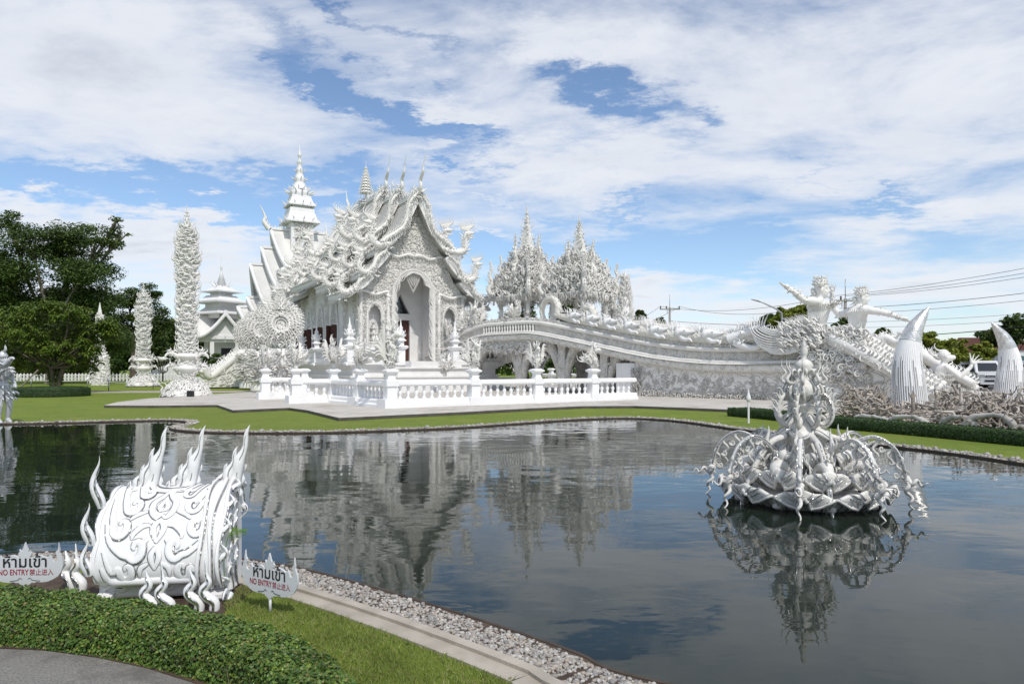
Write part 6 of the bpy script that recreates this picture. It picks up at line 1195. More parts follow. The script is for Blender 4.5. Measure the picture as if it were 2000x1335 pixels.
# ------------------------------------------------------------------ carved chest-like scroll ornament in the foreground
def chest():
    a = np.array([-2.79, 4.54, 0]); L = .80; d = np.array([math.cos(.14), math.sin(.14), 0])*L; b = a+d; T = thing('scroll_ornament', 'large glossy white barrel-shaped ornament with silver scrolls and three flame spikes behind the hedge', 'ornament', tuple(a), math.atan2(d[1], d[0]))
    prof = cat([(.10, .03, 0), (.10, .13, 0), (.035, .15, 0), (0, .22, 0), (.0, .32, 0), (.035, .43, 0), (.10, .545, 0), (.19, .64, 0), (.30, .705, 0), (.40, .735, 0), (.46, .72, 0), (.50, .60, 0), (.5, .3, 0), (.5, .03, 0)], 60)[:, :2]
    seg = np.concatenate([[0], np.cumsum(np.linalg.norm(np.diff(prof, axis=0), axis=1))]); tg = nrm(np.gradient(prof, axis=0)); nm = np.stack([-tg[:, 1], tg[:, 0]], 1)
    def S(x, s, h=0.0):
        x = np.asarray(x, float); s = np.asarray(s, float); y, z = np.interp(s, seg, prof[:, 0]), np.interp(s, seg, prof[:, 1]); ny, nz = np.interp(s, seg, nm[:, 0]), np.interp(s, seg, nm[:, 1]); return np.stack([x, y+ny*h, z+nz*h], -1)
    W2 = L-.20
    def xs(n): return np.linspace(.10, L-.12, n)
    mb = MB(); x = xs(20); v = S(np.repeat(x, 60), np.tile(seg, 20)).reshape(20, 60, 3); f = ring_faces(1, 20, 60); mb.add(v, f[:, ::-1], 0)
    mb.build('barrel', MT['chest'], T)
    # rolled lower lip
    mb = MB(); tubes(mb, np.c_[xs(12), np.full(12, .035), np.full(12, .165)], .036, 10, cap=True); mb.build('lip', MT['chest'], T)
    cx = L*.5-.01; ml, ms = MB(), MB()
    def stroke(pts, w, both=True, h=.006, silver=True, n=34):
        """raised white scroll with a silver strip, drawn in (x from centre, s) and mirrored"""
        for sg in ((1, -1) if both else (1,)):
            p = cat([(q[0], q[1], 0) for q in pts], n)[:, :2]; P = S(cx+sg*p[:, 0], p[:, 1], h); N = S(cx+sg*p[:, 0], p[:, 1], h+.1)-P; t = np.linspace(0, 1, n); r = w*np.sin(PI*np.clip(.08+.9*t, 0, 1))**.7+.002
            tubes(ml, P, r*1.5, 8, flat=.22, N0=nrm(N[:1])); 
            if silver:
                dq = nrm(np.gradient(P, axis=0)); side = np.cross(dq, nrm(N)); tubes(ms, P+side*(r*1.5)[:, None]-nrm(N)*.0015, r*.22+.0026, 5, flat=.5, N0=nrm(N[:1]))
    sm = lambda q: .15+q*1.05       # q: 0 lower lip .. 1 top edge
    X = .80
    def spi(c, r, a0, turns, n=7): return [(c[0]+r*(1-.8*k/n)*math.cos(a0+turns*2*PI*k/n), c[1]+r*1.15*(1-.8*k/n)*math.sin(a0+turns*2*PI*k/n)) for k in range(n+1)]
    for pts, w in ((((0, .95), (.05, .92), (.065, .86), (0, .83)), .010), (((0, .805), (.05, .795), (.10, .84)), .010), (((.13, .94), (.15, .84), (.10, .76), (0, .735)), .010), (((.20, .96), (.21, .82), (.145, .71), (.04, .675)), .011),
                   ([(.28, .98), (.285, .82), (.235, .69)]+spi((.17, .67), .055, 0, -.95), .012), ([(.37, .98), (.38, .77), (.33, .60)]+spi((.24, .555), .07, 0, -1.0), .014), (((0, .70), (.035, .63), (.09, .57), (.085, .50), (.04, .455), (0, .475)), .013), (((0, .60), (.032, .53), (0, .50)), .010),
                   ([(.42, .62), (.39, .47)]+spi((.30, .40), .075, .3, -1.0), .016), (((.12, .50), (.20, .475), (.245, .44)), .010), ([(.42, .42), (.37, .30), (.27, .225)]+spi((.155, .255), .07, -.6, -1.0), .017), (((.07, .40), (.13, .395), (.19, .35), (.2, .31)), .011), ([(.41, .24), (.34, .11)]+spi((.22, .115), .065, .2, -1.0), .015), (((.42, .14), (.36, .05), (.24, .035)), .011),
                   (((0, .44), (.042, .38), (0, .285)), .012), (((0, .265), (.032, .2), (0, .12)), .011), (((.07, .31), (.10, .28), (.09, .22)), .009), (((.05, .16), (.11, .13), (.12, .07)), .010), (((.30, .72), (.35, .70), (.33, .66)), .008), (((.25, .90), (.245, .86), (.23, .84)), .007)): stroke([(p[0]*X, sm(p[1])) for p in pts], w)
    for pts, w in (([(-.36, sm(.95)), (-.39, sm(.75)), (-.375, sm(.6))], .010), ([(-.375, sm(.62)), (-.395, sm(.45)), (-.37, sm(.3))], .010), ([(-.37, sm(.32)), (-.39, sm(.18)), (-.36, sm(.05))], .010)): stroke(pts, w, False)
    for k in range(4): stroke([((.10+.08*k)*X, sm(.975)), ((.14+.08*k)*X, sm(1.01)), ((.18+.08*k)*X, sm(.975))], .012, silver=False)
    for k in (-1, 0, 1): stroke([(-.1+.3*k, .02), (-.02+.3*k, .09), (.08+.3*k, .085), (.06+.3*k, .05), (.02+.3*k, .06)], .012, False, .004)
    ml.build('scroll_relief', MT['chest'], T); ms.build('silver_inlay', MT['mirror'], T)
    # end frames
    for x0, x1, nmr in ((L-.13, L+.02, 1), (.0, .10, -1)):
        mb, m2 = MB(), MB()
        q = np.concatenate([prof+nm*(.035 if nmr > 0 else .003), [[.5, .0], [.1, .0]]]); q[:, 1] = np.maximum(q[:, 1], 0.0); q[:2, 0] = .0; k = len(q)
        vv = np.stack([np.c_[np.full(k, x), q] for x in (x0, x1)]); 
        slab(mb, [tuple(p) for p in q[::-1]], [], (x1, 0, 0), (0, 1, 0), (0, 0, 1), (1, 0, 0), x1-x0)
        for xx in ((x0+.01, (x0+x1)/2, x1-.01) if nmr > 0 else ()):
            n = 40; s = np.linspace(.05, seg[-1]*.72, n); wob = .010*np.sin(s*11+xx*40); P = S(np.full(n, xx)+wob, s, .036); tubes(mb, P, .026+.006*np.sin(s*16+xx*50), 8, flat=.5); tubes(m2, P+np.array([.016, 0, 0])+(S(np.full(n, xx), s, .055)-S(np.full(n, xx), s, .045)), .006, 4)
        for s in (np.arange(.15, 1.2, .17) if nmr > 0 else ()): c = S(x1+.0, s, .03); u = nrm(S(0, s+.05)-S(0, s)); curls(mb, c[None], u+np.array([.0, -.15, .2]), (1*nmr, 0, 0), .16, .022, 'flame', 9, 6); curls(m2, c[None]+np.array([.01*nmr, -.012, 0]), u+np.array([0, -.2, .2]), (1*nmr, 0, 0), .13, .007, 'flame', 9, 4)
        if nmr > 0:
            for y0, ph in ((.07, 0), (.20, 1.2), (.33, 2.4)):
                zt = np.interp(y0, prof[:46, 0], prof[:46, 1])-.02; t = np.linspace(0, 1, 40); P = np.c_[np.full(40, x1+.004), y0+.022*np.sin(t*13+ph), .03+(zt-.03)*t]; tubes(mb, P, .040+.012*np.sin(t*16+ph), 8, flat=.45); tubes(m2, P+np.array([.018, -.02, 0]), .0075, 4)
                curls(mb, P[[8, 16, 24, 32]]+np.array([.01, 0, 0]), np.array([.15, -.5, 1.]), (0, -1, -.3), .15, .02, 'hook', 9, 5)
        mb.build('end_frame', MT['chest'], T); m2.build('silver_inlay', MT['mirror'], T)
    mb, m2 = MB(), MB()       # flame fins on the left flank
    for s, l in ((.25, .26), (.45, .3), (.72, .38)): 
        c = S(-.02, s, .0); curls(mb, c[None], (-.02, -.05, 1), (-1, 0, .2), l, .034, 'flame', 14, 8, amp=.5); curls(m2, c[None]+np.array([.01, -.03, .02]), (-.02, -.05, 1), (-1, 0, .2), l*.8, .010, 'flame', 14, 5, amp=.5)
    mb.build('side_flame', MT['chest'], T); m2.build('silver_inlay', MT['mirror'], T)
    for x in (.16, L*.53, L-.06):     # three tall flame spikes on the top edge
        mb, m2 = MB(), MB(); b = np.array([x, .42, .66]); U = nrm(np.array([.26, .04, 1.]))
        for k, (dx, l, r, am) in enumerate(((.02, .54, .060, .36), (-.03, .38, .052, .40), (-.075, .25, .05, .45), (-.115, .13, .046, .5), (.055, .24, .046, -.4))):
            bb = (b+np.array([dx, .010*k*(-1)**k, 0]))[None]; curls(mb, bb, U+np.array([.02*k, 0, 0]), (1, 0, 0), l, r, 'zig', 26, 8, amp=am, flat=.75); curls(m2, bb+np.array([.012, -.024, .03]), U+np.array([.02*k, 0, 0]), (1, 0, 0), l*.86, .0075, 'zig', 26, 5, amp=am)
        mb.build('flame_spike', MT['chest'], T); m2.build('silver_inlay', MT['mirror'], T)
    for x in (L*.56, L*.90): mini_flames(T.matrix_basis if False else None, a, d/L, x)
def mini_flames(_, a, u, x, off=.16, lab=None, s=1.0):
    n2 = np.array([u[1], -u[0], 0]); p = np.array(a)+u*x+n2*off
    T = thing('flame_finial', lab or CH.pop(0), 'ornament', (p[0], p[1], 0), math.atan2(u[1], u[0]), 'small paired flame finials round the scroll ornament')
    for dx, h, f in ((-.05*s, .28*s, .7), (.045*s, .34*s, .7)):
        mb, m2 = MB(), MB(); pth = cat([(dx+.07*f*s, 0, 0), (dx+.07*f*s, 0, .06*s), (dx, 0, .10*s), (dx-.03*f*s, 0, .14*s), (dx+.02*f*s, 0, .19*s), (dx+.0*f*s, 0, .24*s), (dx-.012*f*s, 0, h)], 24); r = np.interp(np.linspace(0, 1, 24), [0, .3, .55, .75, 1], [.034, .034, .029, .02, .003])*s; tubes(mb, pth, r, 8, cap=True)
        tubes(m2, pth+np.array([0, -.8, 0])*r[:, None], r*.35, 5); mb.build('flame', MT['chest'], T); m2.build('silver_inlay', MT['mirror'], T)
CH = ['small paired white flame finial in front of the middle of the scroll ornament', 'small paired white flame finial in front of the right end of the scroll ornament']
chest()
q = gr(140, 1152); mini_flames(None, q, np.array([.93, -.3, 0]), 0, 0, 'small paired white flame finial standing between the left sign and the scroll ornament', 1.0)
# ------------------------------------------------------------------ no-entry signs
def text_part(name, body, mat, parent, x, z, h, y, sx=1.0, weight=0.0, align='CENTER'):
    c = bpy.data.curves.new(name, 'FONT'); c.body = body; c.size = 1.0; c.align_x = align; c.offset = weight; c.resolution_u = 3
    o = bpy.data.objects.new(name, c); COL.objects.link(o); bpy.context.view_layer.update()
    dg = bpy.context.evaluated_depsgraph_get(); me = bpy.data.meshes.new_from_object(o.evaluated_get(dg)); bpy.data.objects.remove(o)
    v = np.array([q.co[:] for q in me.vertices]); k = h
    for q in me.vertices: q.co = (x+q.co[0]*k*sx, y, z+q.co[1]*k)
    me.name = name; me.materials.clear(); me.materials.append(mat); t = bpy.data.objects.new(name, me); COL.objects.link(t); t.parent = parent; return t
def sign(loc, rz, lab, s=1.0):
    T = thing('no_entry_sign', lab, 'sign', loc, rz, 'small no entry signs by the pond'); k = .00036*s; zc = .232*s
    hf = [(0, 450), (18, 400), (40, 340), (60, 300), (52, 270), (78, 285), (112, 315), (104, 275), (128, 255), (122, 215), (100, 185), (82, 165), (120, 150), (170, 190), (235, 214), (300, 206), (365, 182), (420, 158), (455, 158), (485, 212), (512, 160), (530, 110), (560, 84), (600, 92), (632, 128), (628, 185), (600, 235), (606, 280), (636, 300), (648, 360), (652, 440), (664, 360), (676, 290), (672, 250), (700, 200), (722, 140), (738, 60), (735, -20), (700, -110), (640, -190), (540, -250), (430, -290), (320, -302), (230, -290), (170, -310), (130, -302), (100, -330), (60, -345), (26, -370), (16, -400)]
    ol = [(x*k*.93, z*k+zc) for x, z in hf]+[(-x*k*.93, z*k+zc) for x, z in hf[::-1] if x > 0]
    mb = MB(); slab(mb, ol[::-1], [], (0, -.006, 0), (1, 0, 0), (0, 0, 1), (0, -1, 0), .012); pl = mb.build('plate', MT['sign'], T)
    mb = MB(); tubes(mb, np.array([[0, .003, 0], [0, .003, zc-.1*s]]), .009, 8, cap=True); mb.build('pole', MT['rail'], T)
    text_part('thai_lettering', 'ห้ามเข้า', MT['ink'], pl, 0, zc-.004*s, .105*s, -.0085, 1.0, .012)
    text_part('english_lettering', 'NO ENTRY', MT['red'], pl, -.075*s, zc-.056*s, .054*s, -.0085, .74, .012)
    text_part('chinese_lettering', '禁止进入', MT['red'], pl, .108*s, zc-.056*s, .046*s, -.0085, .86, .003)
    mb = MB()      # cut curls at the foot of the plate
    for sg in (-1, 1): tubes(mb, cat([(sg*.02, -.008, zc-.085*s), (sg*.035, -.008, zc-.078*s), (sg*.05, -.008, zc-.092*s), (sg*.1, -.008, zc-.098*s)], 12), .0016, 4)
    mb.build('cut_line', MT['ink'], pl)
p = gr(527, 1197); sign(tuple(p), math.radians(-27), 'no entry sign right of the scroll ornament, standing on the grass', 1.0)
p = gr(50, 1172); sign(tuple(p), math.radians(3), 'no entry sign cut by the left edge, rising behind the hedge', 1.02)
# ------------------------------------------------------------------ clipped hedge in the foreground
def leaf_quads(mb, c, n, L, tilt=.8, wr=.55):
    """diamond leaves folded on the midrib: centres c, outward normals n"""
    m = len(c); n = nrm(n+tilt*rng.normal(size=(m, 3))); u = nrm(np.cross(n, rvec(m))); w = np.cross(n, u); L = np.broadcast_to(L, (m,))[:, None]
    v = np.stack([c-u*L*.5, c+w*L*.5*wr+n*L*.06, c+u*L*.5, c-w*L*.5*wr+n*L*.06], 1); i = np.arange(m)[:, None]*4; mb.add(v, i+np.array([[0, 1, 2, 3]]), 0, True)
def hedge_front():
    bk = [gr(*q, .20)[:2] for q in ((-330, 1122), (-100, 1136), (0, 1140), (130, 1146), (250, 1166), (350, 1180), (430, 1196), (520, 1216), (575, 1234), (640, 1272), (690, 1318), (730, 1372), (770, 1450), (800, 1540))]
    ft = [gr(*q, .0)[:2] for q in ((-330, 1248), (-100, 1260), (0, 1262), (60, 1266), (110, 1272), (190, 1282), (250, 1294), (320, 1310), (390, 1330), (450, 1352), (520, 1390), (580, 1440), (640, 1500), (680, 1580))]
    bk = cat(np.c_[np.array(bk), np.zeros(14)], 90)[:, :2]; ft = cat(np.c_[np.array(ft), np.zeros(14)], 90)[:, :2]
    T = thing('clipped_hedge', 'low clipped leafy hedge curving along the walkway in the foreground', 'hedge', (0, 0, 0)); H = .20
    u = np.array([(0, 0), (0.02, .6), (.05, .88), (.12, 1.0), (.3, 1.03), (.6, 1.02), (.88, 1.0), (.96, .85), (1, .5), (1, 0)])
    P = ft[:, None]*(1-u[None, :, :1])+bk[:, None]*u[None, :, :1]; Z = H*u[:, 1][None]+.012*np.sin(np.arange(90)*.9)[:, None]*(u[:, 1] > .5); v = np.concatenate([P, np.broadcast_to(Z[..., None], (90, 10, 1))], 2)
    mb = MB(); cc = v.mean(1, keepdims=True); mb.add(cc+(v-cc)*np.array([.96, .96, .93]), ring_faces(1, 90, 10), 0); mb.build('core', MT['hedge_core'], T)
    n = 60000; i = rng.uniform(0, 88.99, n); wgt = None; i0 = i.astype(int); f = (i-i0)[:, None]; j = rng.uniform(0, 8.99, n); 
    sl = np.linalg.norm(np.diff(v[45], axis=0), axis=1); j = np.interp(rng.random(n), np.concatenate([[0], np.cumsum(sl)])/sl.sum(), np.arange(10)); j = np.minimum(j, 8.99); j0 = j.astype(int); g = (j-j0)[:, None]
    c = (v[i0, j0]*(1-f)+v[i0+1, j0]*f)*(1-g)+(v[i0, j0+1]*(1-f)+v[i0+1, j0+1]*f)*g
    du = v[i0+1, j0]-v[i0, j0]; dv = v[i0, j0+1]-v[i0, j0]; nn = nrm(np.cross(dv, du)); nn *= np.sign((nn*(c-cc[i0, 0])).sum(1))[:, None]
    pxl = 1000+c[:, 0]/c[:, 1]*F; keep = (pxl > -60) & (pxl < 800); c, nn = c[keep], nn[keep]; m = len(c)
    c = c+nn*rng.normal(-.002, .009, m)[:, None]+rng.normal(0, .003, (m, 3)); c[:, 2] = np.maximum(c[:, 2], .01)
    mb = MB(); leaf_quads(mb, c, nn*.9+np.array([0, -.05, .25]), rng.uniform(.013, .026, m), .55, .68); mb.build('foliage', MT['leaf_hedge'], T)
    mb = MB(); m = 130; k = rng.integers(8, 80, m); b = np.c_[ft[k]+.04*nrm(bk[k]-ft[k]), np.zeros(m)]; P = np.stack([b, b+np.c_[rng.normal(0, .02, (m, 2)), np.full(m, .06)], b+np.c_[rng.normal(0, .035, (m, 2)), np.full(m, .12)]], 1); tubes(mb, P, .003, 4); mb.build('stem', MT['bark'], T)
hedge_front()
# fern frond between ornament and water
p = at(446, 1042, 4.7); T = thing('fern', 'single yellow-green fern frond beside the scroll ornament', 'plant', (p[0], p[1], 0), 0); mb = MB(); z0 = p[2]; st = cat([(-.02, 0, .02), (-.03, 0, z0*.6), (0, 0, z0-.02), (.06, 0, z0+.0), (.12, 0, z0+.015)], 24); tubes(mb, st, .003, 5); mb.build('stem', MT['fern'], T); mb = MB()
for k in range(12, 24):
    for sg in (-1, 1): c = st[k]; l = .075*(1-(k-12)/16); d = np.array([.5, 0, sg*.8+.2]); d = nrm(d); w = np.array([.006, 0, 0]); mb.add(np.array([c-w, c+d*l*.5+[-.004, .01, 0], c+d*l, c+d*l*.5+[.008, -.01, 0]]), [[0, 1, 2, 3]], 0, True)
mb.build('leaf', MT['fern'], T)
# ------------------------------------------------------------------ lotus fountain in the pond
def fountain():
    c0 = at(1570, 1000, 8.35); T = thing('lotus_fountain', 'grey-white lotus fountain with drooping arms and tall flame stem standing in the pond', 'fountain', (c0[0], c0[1], WZ), .12); fm, mi = MT['fountain'], MT['mirror']; T.scale = (.86, .86, .845)
    mb = MB(); lathe(mb, [(.70, -.75), (.74, .03), (.78, .06), (.80, .10), (.72, .16), (.5, .22), (.2, .26)], 40); mb.build('basin', fm, T)
    def radial(name, mat, build, n, a0=0.0, parent=T):
        mb = MB(); m2 = MB(); build(mb, m2); o = mb.build(name, mat, parent); s = m2.build('silver_edge', mi, o) if m2.n else None
        o.rotation_euler = (0, 0, a0)
        for k in range(1, n):
            q = o.copy(); COL.objects.link(q); q.parent = parent; q.rotation_euler = (0, 0, a0+2*PI*k/n)
            if s: w = s.copy(); COL.objects.link(w); w.parent = q
        return o
    def petal(rs, zs, hw, droop, th=.04):
        def f(mb, m2):
            n, k = 18, 13; t = np.linspace(0, 1, n); e = np.linspace(-1, 1, k); pr = cat(np.c_[rs, zs, np.zeros(len(rs))], n); w = hw*np.interp(t, [0, .25, .55, .8, .93, 1], [.62, .86, 1, .92, .60, .22])
            x = pr[:, :1]-.10*(e**2)[None]*t[:, None]; y = w[:, None]*e; zz = pr[:, 1:2]-droop*(np.abs(e)**1.5)[None]*t[:, None]**1.5+.02*np.cos(e*PI*3)[None]*t[:, None]
            v = np.stack([x, y, zz], -1); lo = v-np.array([0, 0, th])-np.array([.02, 0, 0])*t[:, None, None]; i = (np.arange(n-1)[:, None]*k+np.arange(k-1)[None]).ravel(); q = np.stack([i, i+1, i+k+1, i+k], 1); mb.add(v, q[:, ::-1]); mb.add(lo, q)
            rim = np.concatenate([v[:, 0], v[-1, 1:-1], v[::-1, -1]]); tubes(mb, rim-[0, 0, .02], .026, 6); tubes(m2, rim+[.014, 0, .0], .0085, 5)
            for q_ in (.4, .72):
                for sg in (-1, 1): c = 6+int(round(sg*q_*6)); tubes(m2, v[4:, c]+[.012, 0, .012], .007, 4)
                c = 6+int(round(q_*6)); tubes(m2, lo[3:, c]+[.02, 0, -.004], .009, 4); tubes(m2, lo[3:, 12-c]+[.02, 0, -.004], .009, 4)
        return f
    radial('outer_petal', fm, petal((.62, .80, .95, 1.07, 1.15, 1.17), (.02, .05, .15, .30, .33, .26), .36, .13), 9); radial('inner_petal', fm, petal((.40, .58, .72, .84, .92, .95), (.20, .28, .40, .54, .55, .47), .30, .14), 9, PI/9)
    def under(mb, m2):
        P = cat([(.72, 0, .14), (.86, 0, .10), (.98, 0, .06), (1.02, 0, .12)], 14); tubes(mb, P, np.linspace(.10, .03, 14), 8, flat=.6); tubes(m2, P+np.array([0, 0, .06]), .008, 4)
    radial('broad_leaf', fm, petal((.22, .36, .48, .58, .66, .66), (.28, .50, .68, .78, .74, .64), .20, .10), 8, .22+PI/8); radial('lower_petal', fm, under, 9, PI/9)
    def arm(sc=1.0):
        def f(mb, m2):
            P = cat([(.22, 0, .28), (.42, 0, .55), (.62, 0, .84), (.88, 0, .96), (1.12, 0, .82), (1.24, 0, .55), (1.26, 0, .36)], 36)*sc; tubes(mb, P, np.interp(np.linspace(0, 1, 36), [0, .5, 1], [.044, .036, .026]), 7, flat=.8); tubes(m2, P+np.array([0, -.03, .012]), .011, 5); tubes(m2, P+np.array([0, .03, .012]), .011, 5)
            t = np.linspace(0, 1, 34); Q = np.c_[1.26+.03*np.sin(t*PI*5)+.10*t, .02*np.cos(t*PI*5), .38-.46*t]*sc; tubes(mb, Q, .034*(1-t)+.004, 6); 
            Q2 = np.c_[1.24+.30*t, .03*np.sin(t*PI*4), .40-.07*t+.035*np.sin(t*PI*5)]*sc; tubes(mb, Q2, .034*(1-t)+.004, 6)
            for k, (s, l) in enumerate(((14, .34), (18, .42), (22, .40), (26, .32), (30, .22))): tt = np.linspace(0, 1, 20); b = P[s]; W = b+np.c_[.035*np.sin(tt*PI*4), .01*np.sin(tt*9), -l*tt]; tubes(mb, W, .026*(1-tt*.8), 6); curls(mb, b[None]+np.array([-.05, 0, -.08]), (-.6, 0, -.6), (-.4, 0, .8), .22, .022, 'scroll', 14, 6)
        return f
    radial('drooping_arm', fm, arm(), 8, .22)
    def hook_leaf(mb, m2):
        P = cat([(.45, 0, .3), (.6, 0, .52), (.78, 0, .60), (.86, 0, .52), (.80, 0, .44), (.72, 0, .48)], 24); tubes(mb, P, np.linspace(.13, .03, 24), 8, flat=.8); tubes(m2, P+np.array([0, 0, .055]), .01, 5); curls(mb, P[4:10:3], (.5, 0, 1), (1, 0, 0), .26, .035, 'hook', 10, 6)
    radial('curled_leaf', fm, hook_leaf, 8, .22+PI/8)
    def upflame(h, r0):
        def f(mb, m2):
            t = np.linspace(0, 1, 34); A = .07*np.sin(t*PI*3.6)*(1-t*.75); P = np.c_[r0+A+.06*t, 0*t, .28+h*t]; r = np.interp(t, [0, .3, .75, 1], [.085, .06, .03, .004]); tubes(mb, P, r, 8); tubes(m2, P+np.array([0, -.75, 0])*r[:, None], r*.3, 5); curls(mb, P[6:22:5], (1, 0, .5), (0, 0, 1), .2, .03, 'hook', 10, 6)
        return f
    radial('flame', fm, upflame(.82, .52), 8, .1); radial('flame', fm, upflame(.52, .36), 6, .4)
    mb = MB(); lathe(mb, [(.22, .24), (.18, .4), (.13, .6), (.14, .75), (.23, .86), (.28, .97), (.24, 1.08), (.14, 1.16), (.11, 1.26), (.17, 1.36), (.20, 1.40), (.12, 1.44)], 20); lathe(mb, [(.12, 1.44), (.20, 1.50), (.23, 1.58), (.20, 1.68), (.11, 1.76), (.08, 1.82), (.10, 1.9), (.13, 1.96), (.09, 2.02), (.03, 2.06), (.05, 2.12), (.055, 2.18), (.03, 2.26), (.005, 2.38)], 16)
    st = mb.build('stem', fm, T); mb = MB(); curls(mb, np.zeros((10, 3))+np.array([0, 0, 1.86])+np.c_[np.cos(np.arange(10)*.628)*.08, np.sin(np.arange(10)*.628)*.08, np.zeros(10)], np.c_[np.cos(np.arange(10)*.628), np.sin(np.arange(10)*.628), np.full(10, .7)], np.array([0, 0, -1.]), .22, .03, 'hook', 10, 6); mb.build('crown_leaf', fm, st)
    def bulge(mb, m2):
        blob(mb, (.2, 0, .95), (.14, .13, .12), 12); P = cat([(.1, .10, 1.05), (.28, .13, 1.0), (.34, 0, .92), (.28, -.13, 1.0), (.1, -.10, 1.05)], 18); tubes(mb, P, .03, 6); tubes(m2, P+np.array([.02, 0, .02]), .012, 5)
    radial('bulb', fm, bulge, 5, .3)
    def ribbon(mb, m2):
        P = cat([(.2, 0, .86), (.30, 0, .7), (.33, 0, .45), (.30, 0, .3)], 16); tubes(mb, P, np.linspace(.05, .035, 16), 7, flat=.5); tubes(m2, P+np.array([.03, 0, 0]), .016, 5)
    radial('ribbon', fm, ribbon, 6, .6)
    def bigspike(mb, m2):
        t = np.linspace(0, 1, 24); P = cat([(.3, 0, .95), (.55, 0, .85), (.78, 0, .55), (.95, 0, .15), (1.0, 0, -.12)], 24); tubes(mb, P, np.interp(t, [0, .6, 1], [.05, .04, .004]), 7); tubes(m2, P+np.array([.03, 0, .02]), .012, 5)
    radial('drooping_spike', fm, bigspike, 5, -1.75)
    for k in range(3):
        mb = MB(); m = 120; a = rng.uniform(0, 2*PI, m); r = rng.uniform(.22, .72, m); z = .26+.5*(1-r/.8)*rng.random(m)+.06; d = np.c_[np.cos(a), np.sin(a), 0*a]; curls(mb, np.c_[d[:, :2]*r[:, None], z], nrm(d*.7+np.array([0, 0, .9])+.4*rng.normal(size=(m, 3))), d, rng.uniform(.16, .36, m), .024, ('scroll', 'hook', 'flame')[k], 14, 6); mb.build('inner_scroll', fm, T)
    def uparm(mb, m2):
        P = cat([(.12, 0, 1.2), (.27, 0, 1.10), (.37, 0, 1.22), (.37, 0, 1.40), (.29, 0, 1.54), (.22, 0, 1.52)], 28); r = np.linspace(.045, .022, 28); tubes(mb, P, r, 7); tubes(m2, P+np.array([0, -.03, .0]), r*.35, 5); curls(mb, P[[12, 15, 18, 21]], (1, 0, .8), (0, 0, 1), .2, .02, 'flame', 10, 6)
        curls(mb, P[[8, 12]], (-.6, 0, 1), (-1, 0, 0), .3, .025, 'hook', 10, 6); t = np.linspace(0, 1, 22); tubes(mb, np.c_[.33+.05*np.sin(t*PI*3)*(1-t)+.03*t, 0*t, 1.22+.42*t], .028*(1-t)+.003, 6)
    radial('upper_arm', fm, uparm, 8, .0)
    def upleaf(mb, m2):
        P = cat([(.12, 0, 1.42), (.23, 0, 1.50), (.24, 0, 1.64), (.15, 0, 1.75), (.18, 0, 1.82)], 18); tubes(mb, P, np.linspace(.05, .015, 18), 7, flat=.6); tubes(m2, P+np.array([.03, 0, 0]), .012, 5); t = np.linspace(0, 1, 22); tubes(mb, np.c_[.24+.06*t+.05*np.sin(t*PI*3.2)*(1-t), 0*t, 1.70+.34*t], .026*(1-t)+.003, 6)
    radial('bud_leaf', fm, upleaf, 8, .2)
fountain()
# ------------------------------------------------------------------ clipped hedges further off
def far_hedge(name, lab, pts, w, h, dens, L):
    pts = np.array([np.asarray(p)[:2] for p in pts]); c = cat(np.c_[pts, np.zeros(len(pts))], 60)[:, :2]; t = nrm(np.gradient(c, axis=0)); nn = np.stack([-t[:, 1], t[:, 0]], 1); T = thing(name, lab, 'hedge', (0, 0, 0)); u = [(0, 0), (-.02, h*.5), (0, h*.93), (.06, h), (w-.06, h), (w, h*.93), (w+.02, h*.5), (w, 0)]
    v = np.stack([np.c_[c+nn*a, np.full(60, b)] for a, b in u], 1); mb = MB(); f = ring_faces(1, 60, 8); mb.add(v, f); mb.add(v[0], [[7, 6, 5, 4, 3, 2, 1, 0]], 0, True); mb.add(v[-1], [[0, 1, 2, 3, 4, 5, 6, 7]], 0, True); mb.build('core', MT['hedge_far'], T)
    n = dens; i = rng.integers(0, 59, n); f = rng.random((n, 1)); j = rng.integers(0, 7, n); g = rng.random((n, 1)); p = (v[i, j]*(1-f)+v[i+1, j]*f)*(1-g)+(v[i, j+1]*(1-f)+v[i+1, j+1]*f)*g; m = np.c_[c[i]+nn[i]*w/2, np.full(n, h*.4)]; mb = MB(); leaf_quads(mb, p+rng.normal(0, .012, (n, 3)), nrm(p-m), rng.uniform(L*.6, L*1.3, n), .5, .7); mb.build('foliage', MT['leaf_dark2'], T)
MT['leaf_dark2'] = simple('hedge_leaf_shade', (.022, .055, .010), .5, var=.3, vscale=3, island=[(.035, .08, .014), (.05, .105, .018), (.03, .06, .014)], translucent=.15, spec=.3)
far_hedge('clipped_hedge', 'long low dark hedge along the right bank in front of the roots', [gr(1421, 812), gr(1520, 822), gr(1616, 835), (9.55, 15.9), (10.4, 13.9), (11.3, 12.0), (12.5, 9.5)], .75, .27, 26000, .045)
def ring_hedge():
    c = gr(101, 776); c[1] += 1.77; c[0] = (101-1000)/F*c[1]; T = thing('clipped_hedge', 'round low hedge ring at the foot of the leafy front tree', 'hedge', tuple(c), 0); mb = MB(); lathe(mb, [(1.85, 0), (1.88, .25), (1.82, .45), (1.6, .52), (.0, .54)], 40); mb.build('core', MT['hedge_far'], T); n = 9000; a = rng.uniform(0, 2*PI, n); q = rng.random(n); r = np.interp(q, [0, .4, .5, 1], [1.88, 1.86, 1.6, 0]); z = np.interp(q, [0, .4, .5, 1], [0, .45, .52, .54]); d = np.c_[np.cos(a), np.sin(a), 0*a]; mb = MB(); leaf_quads(mb, np.c_[d[:, :2]*r[:, None], z], d*.8+np.array([0, 0, .5]), rng.uniform(.04, .08, n), .5, .7); mb.build('foliage', MT['leaf_dark2'], T)
ring_hedge()
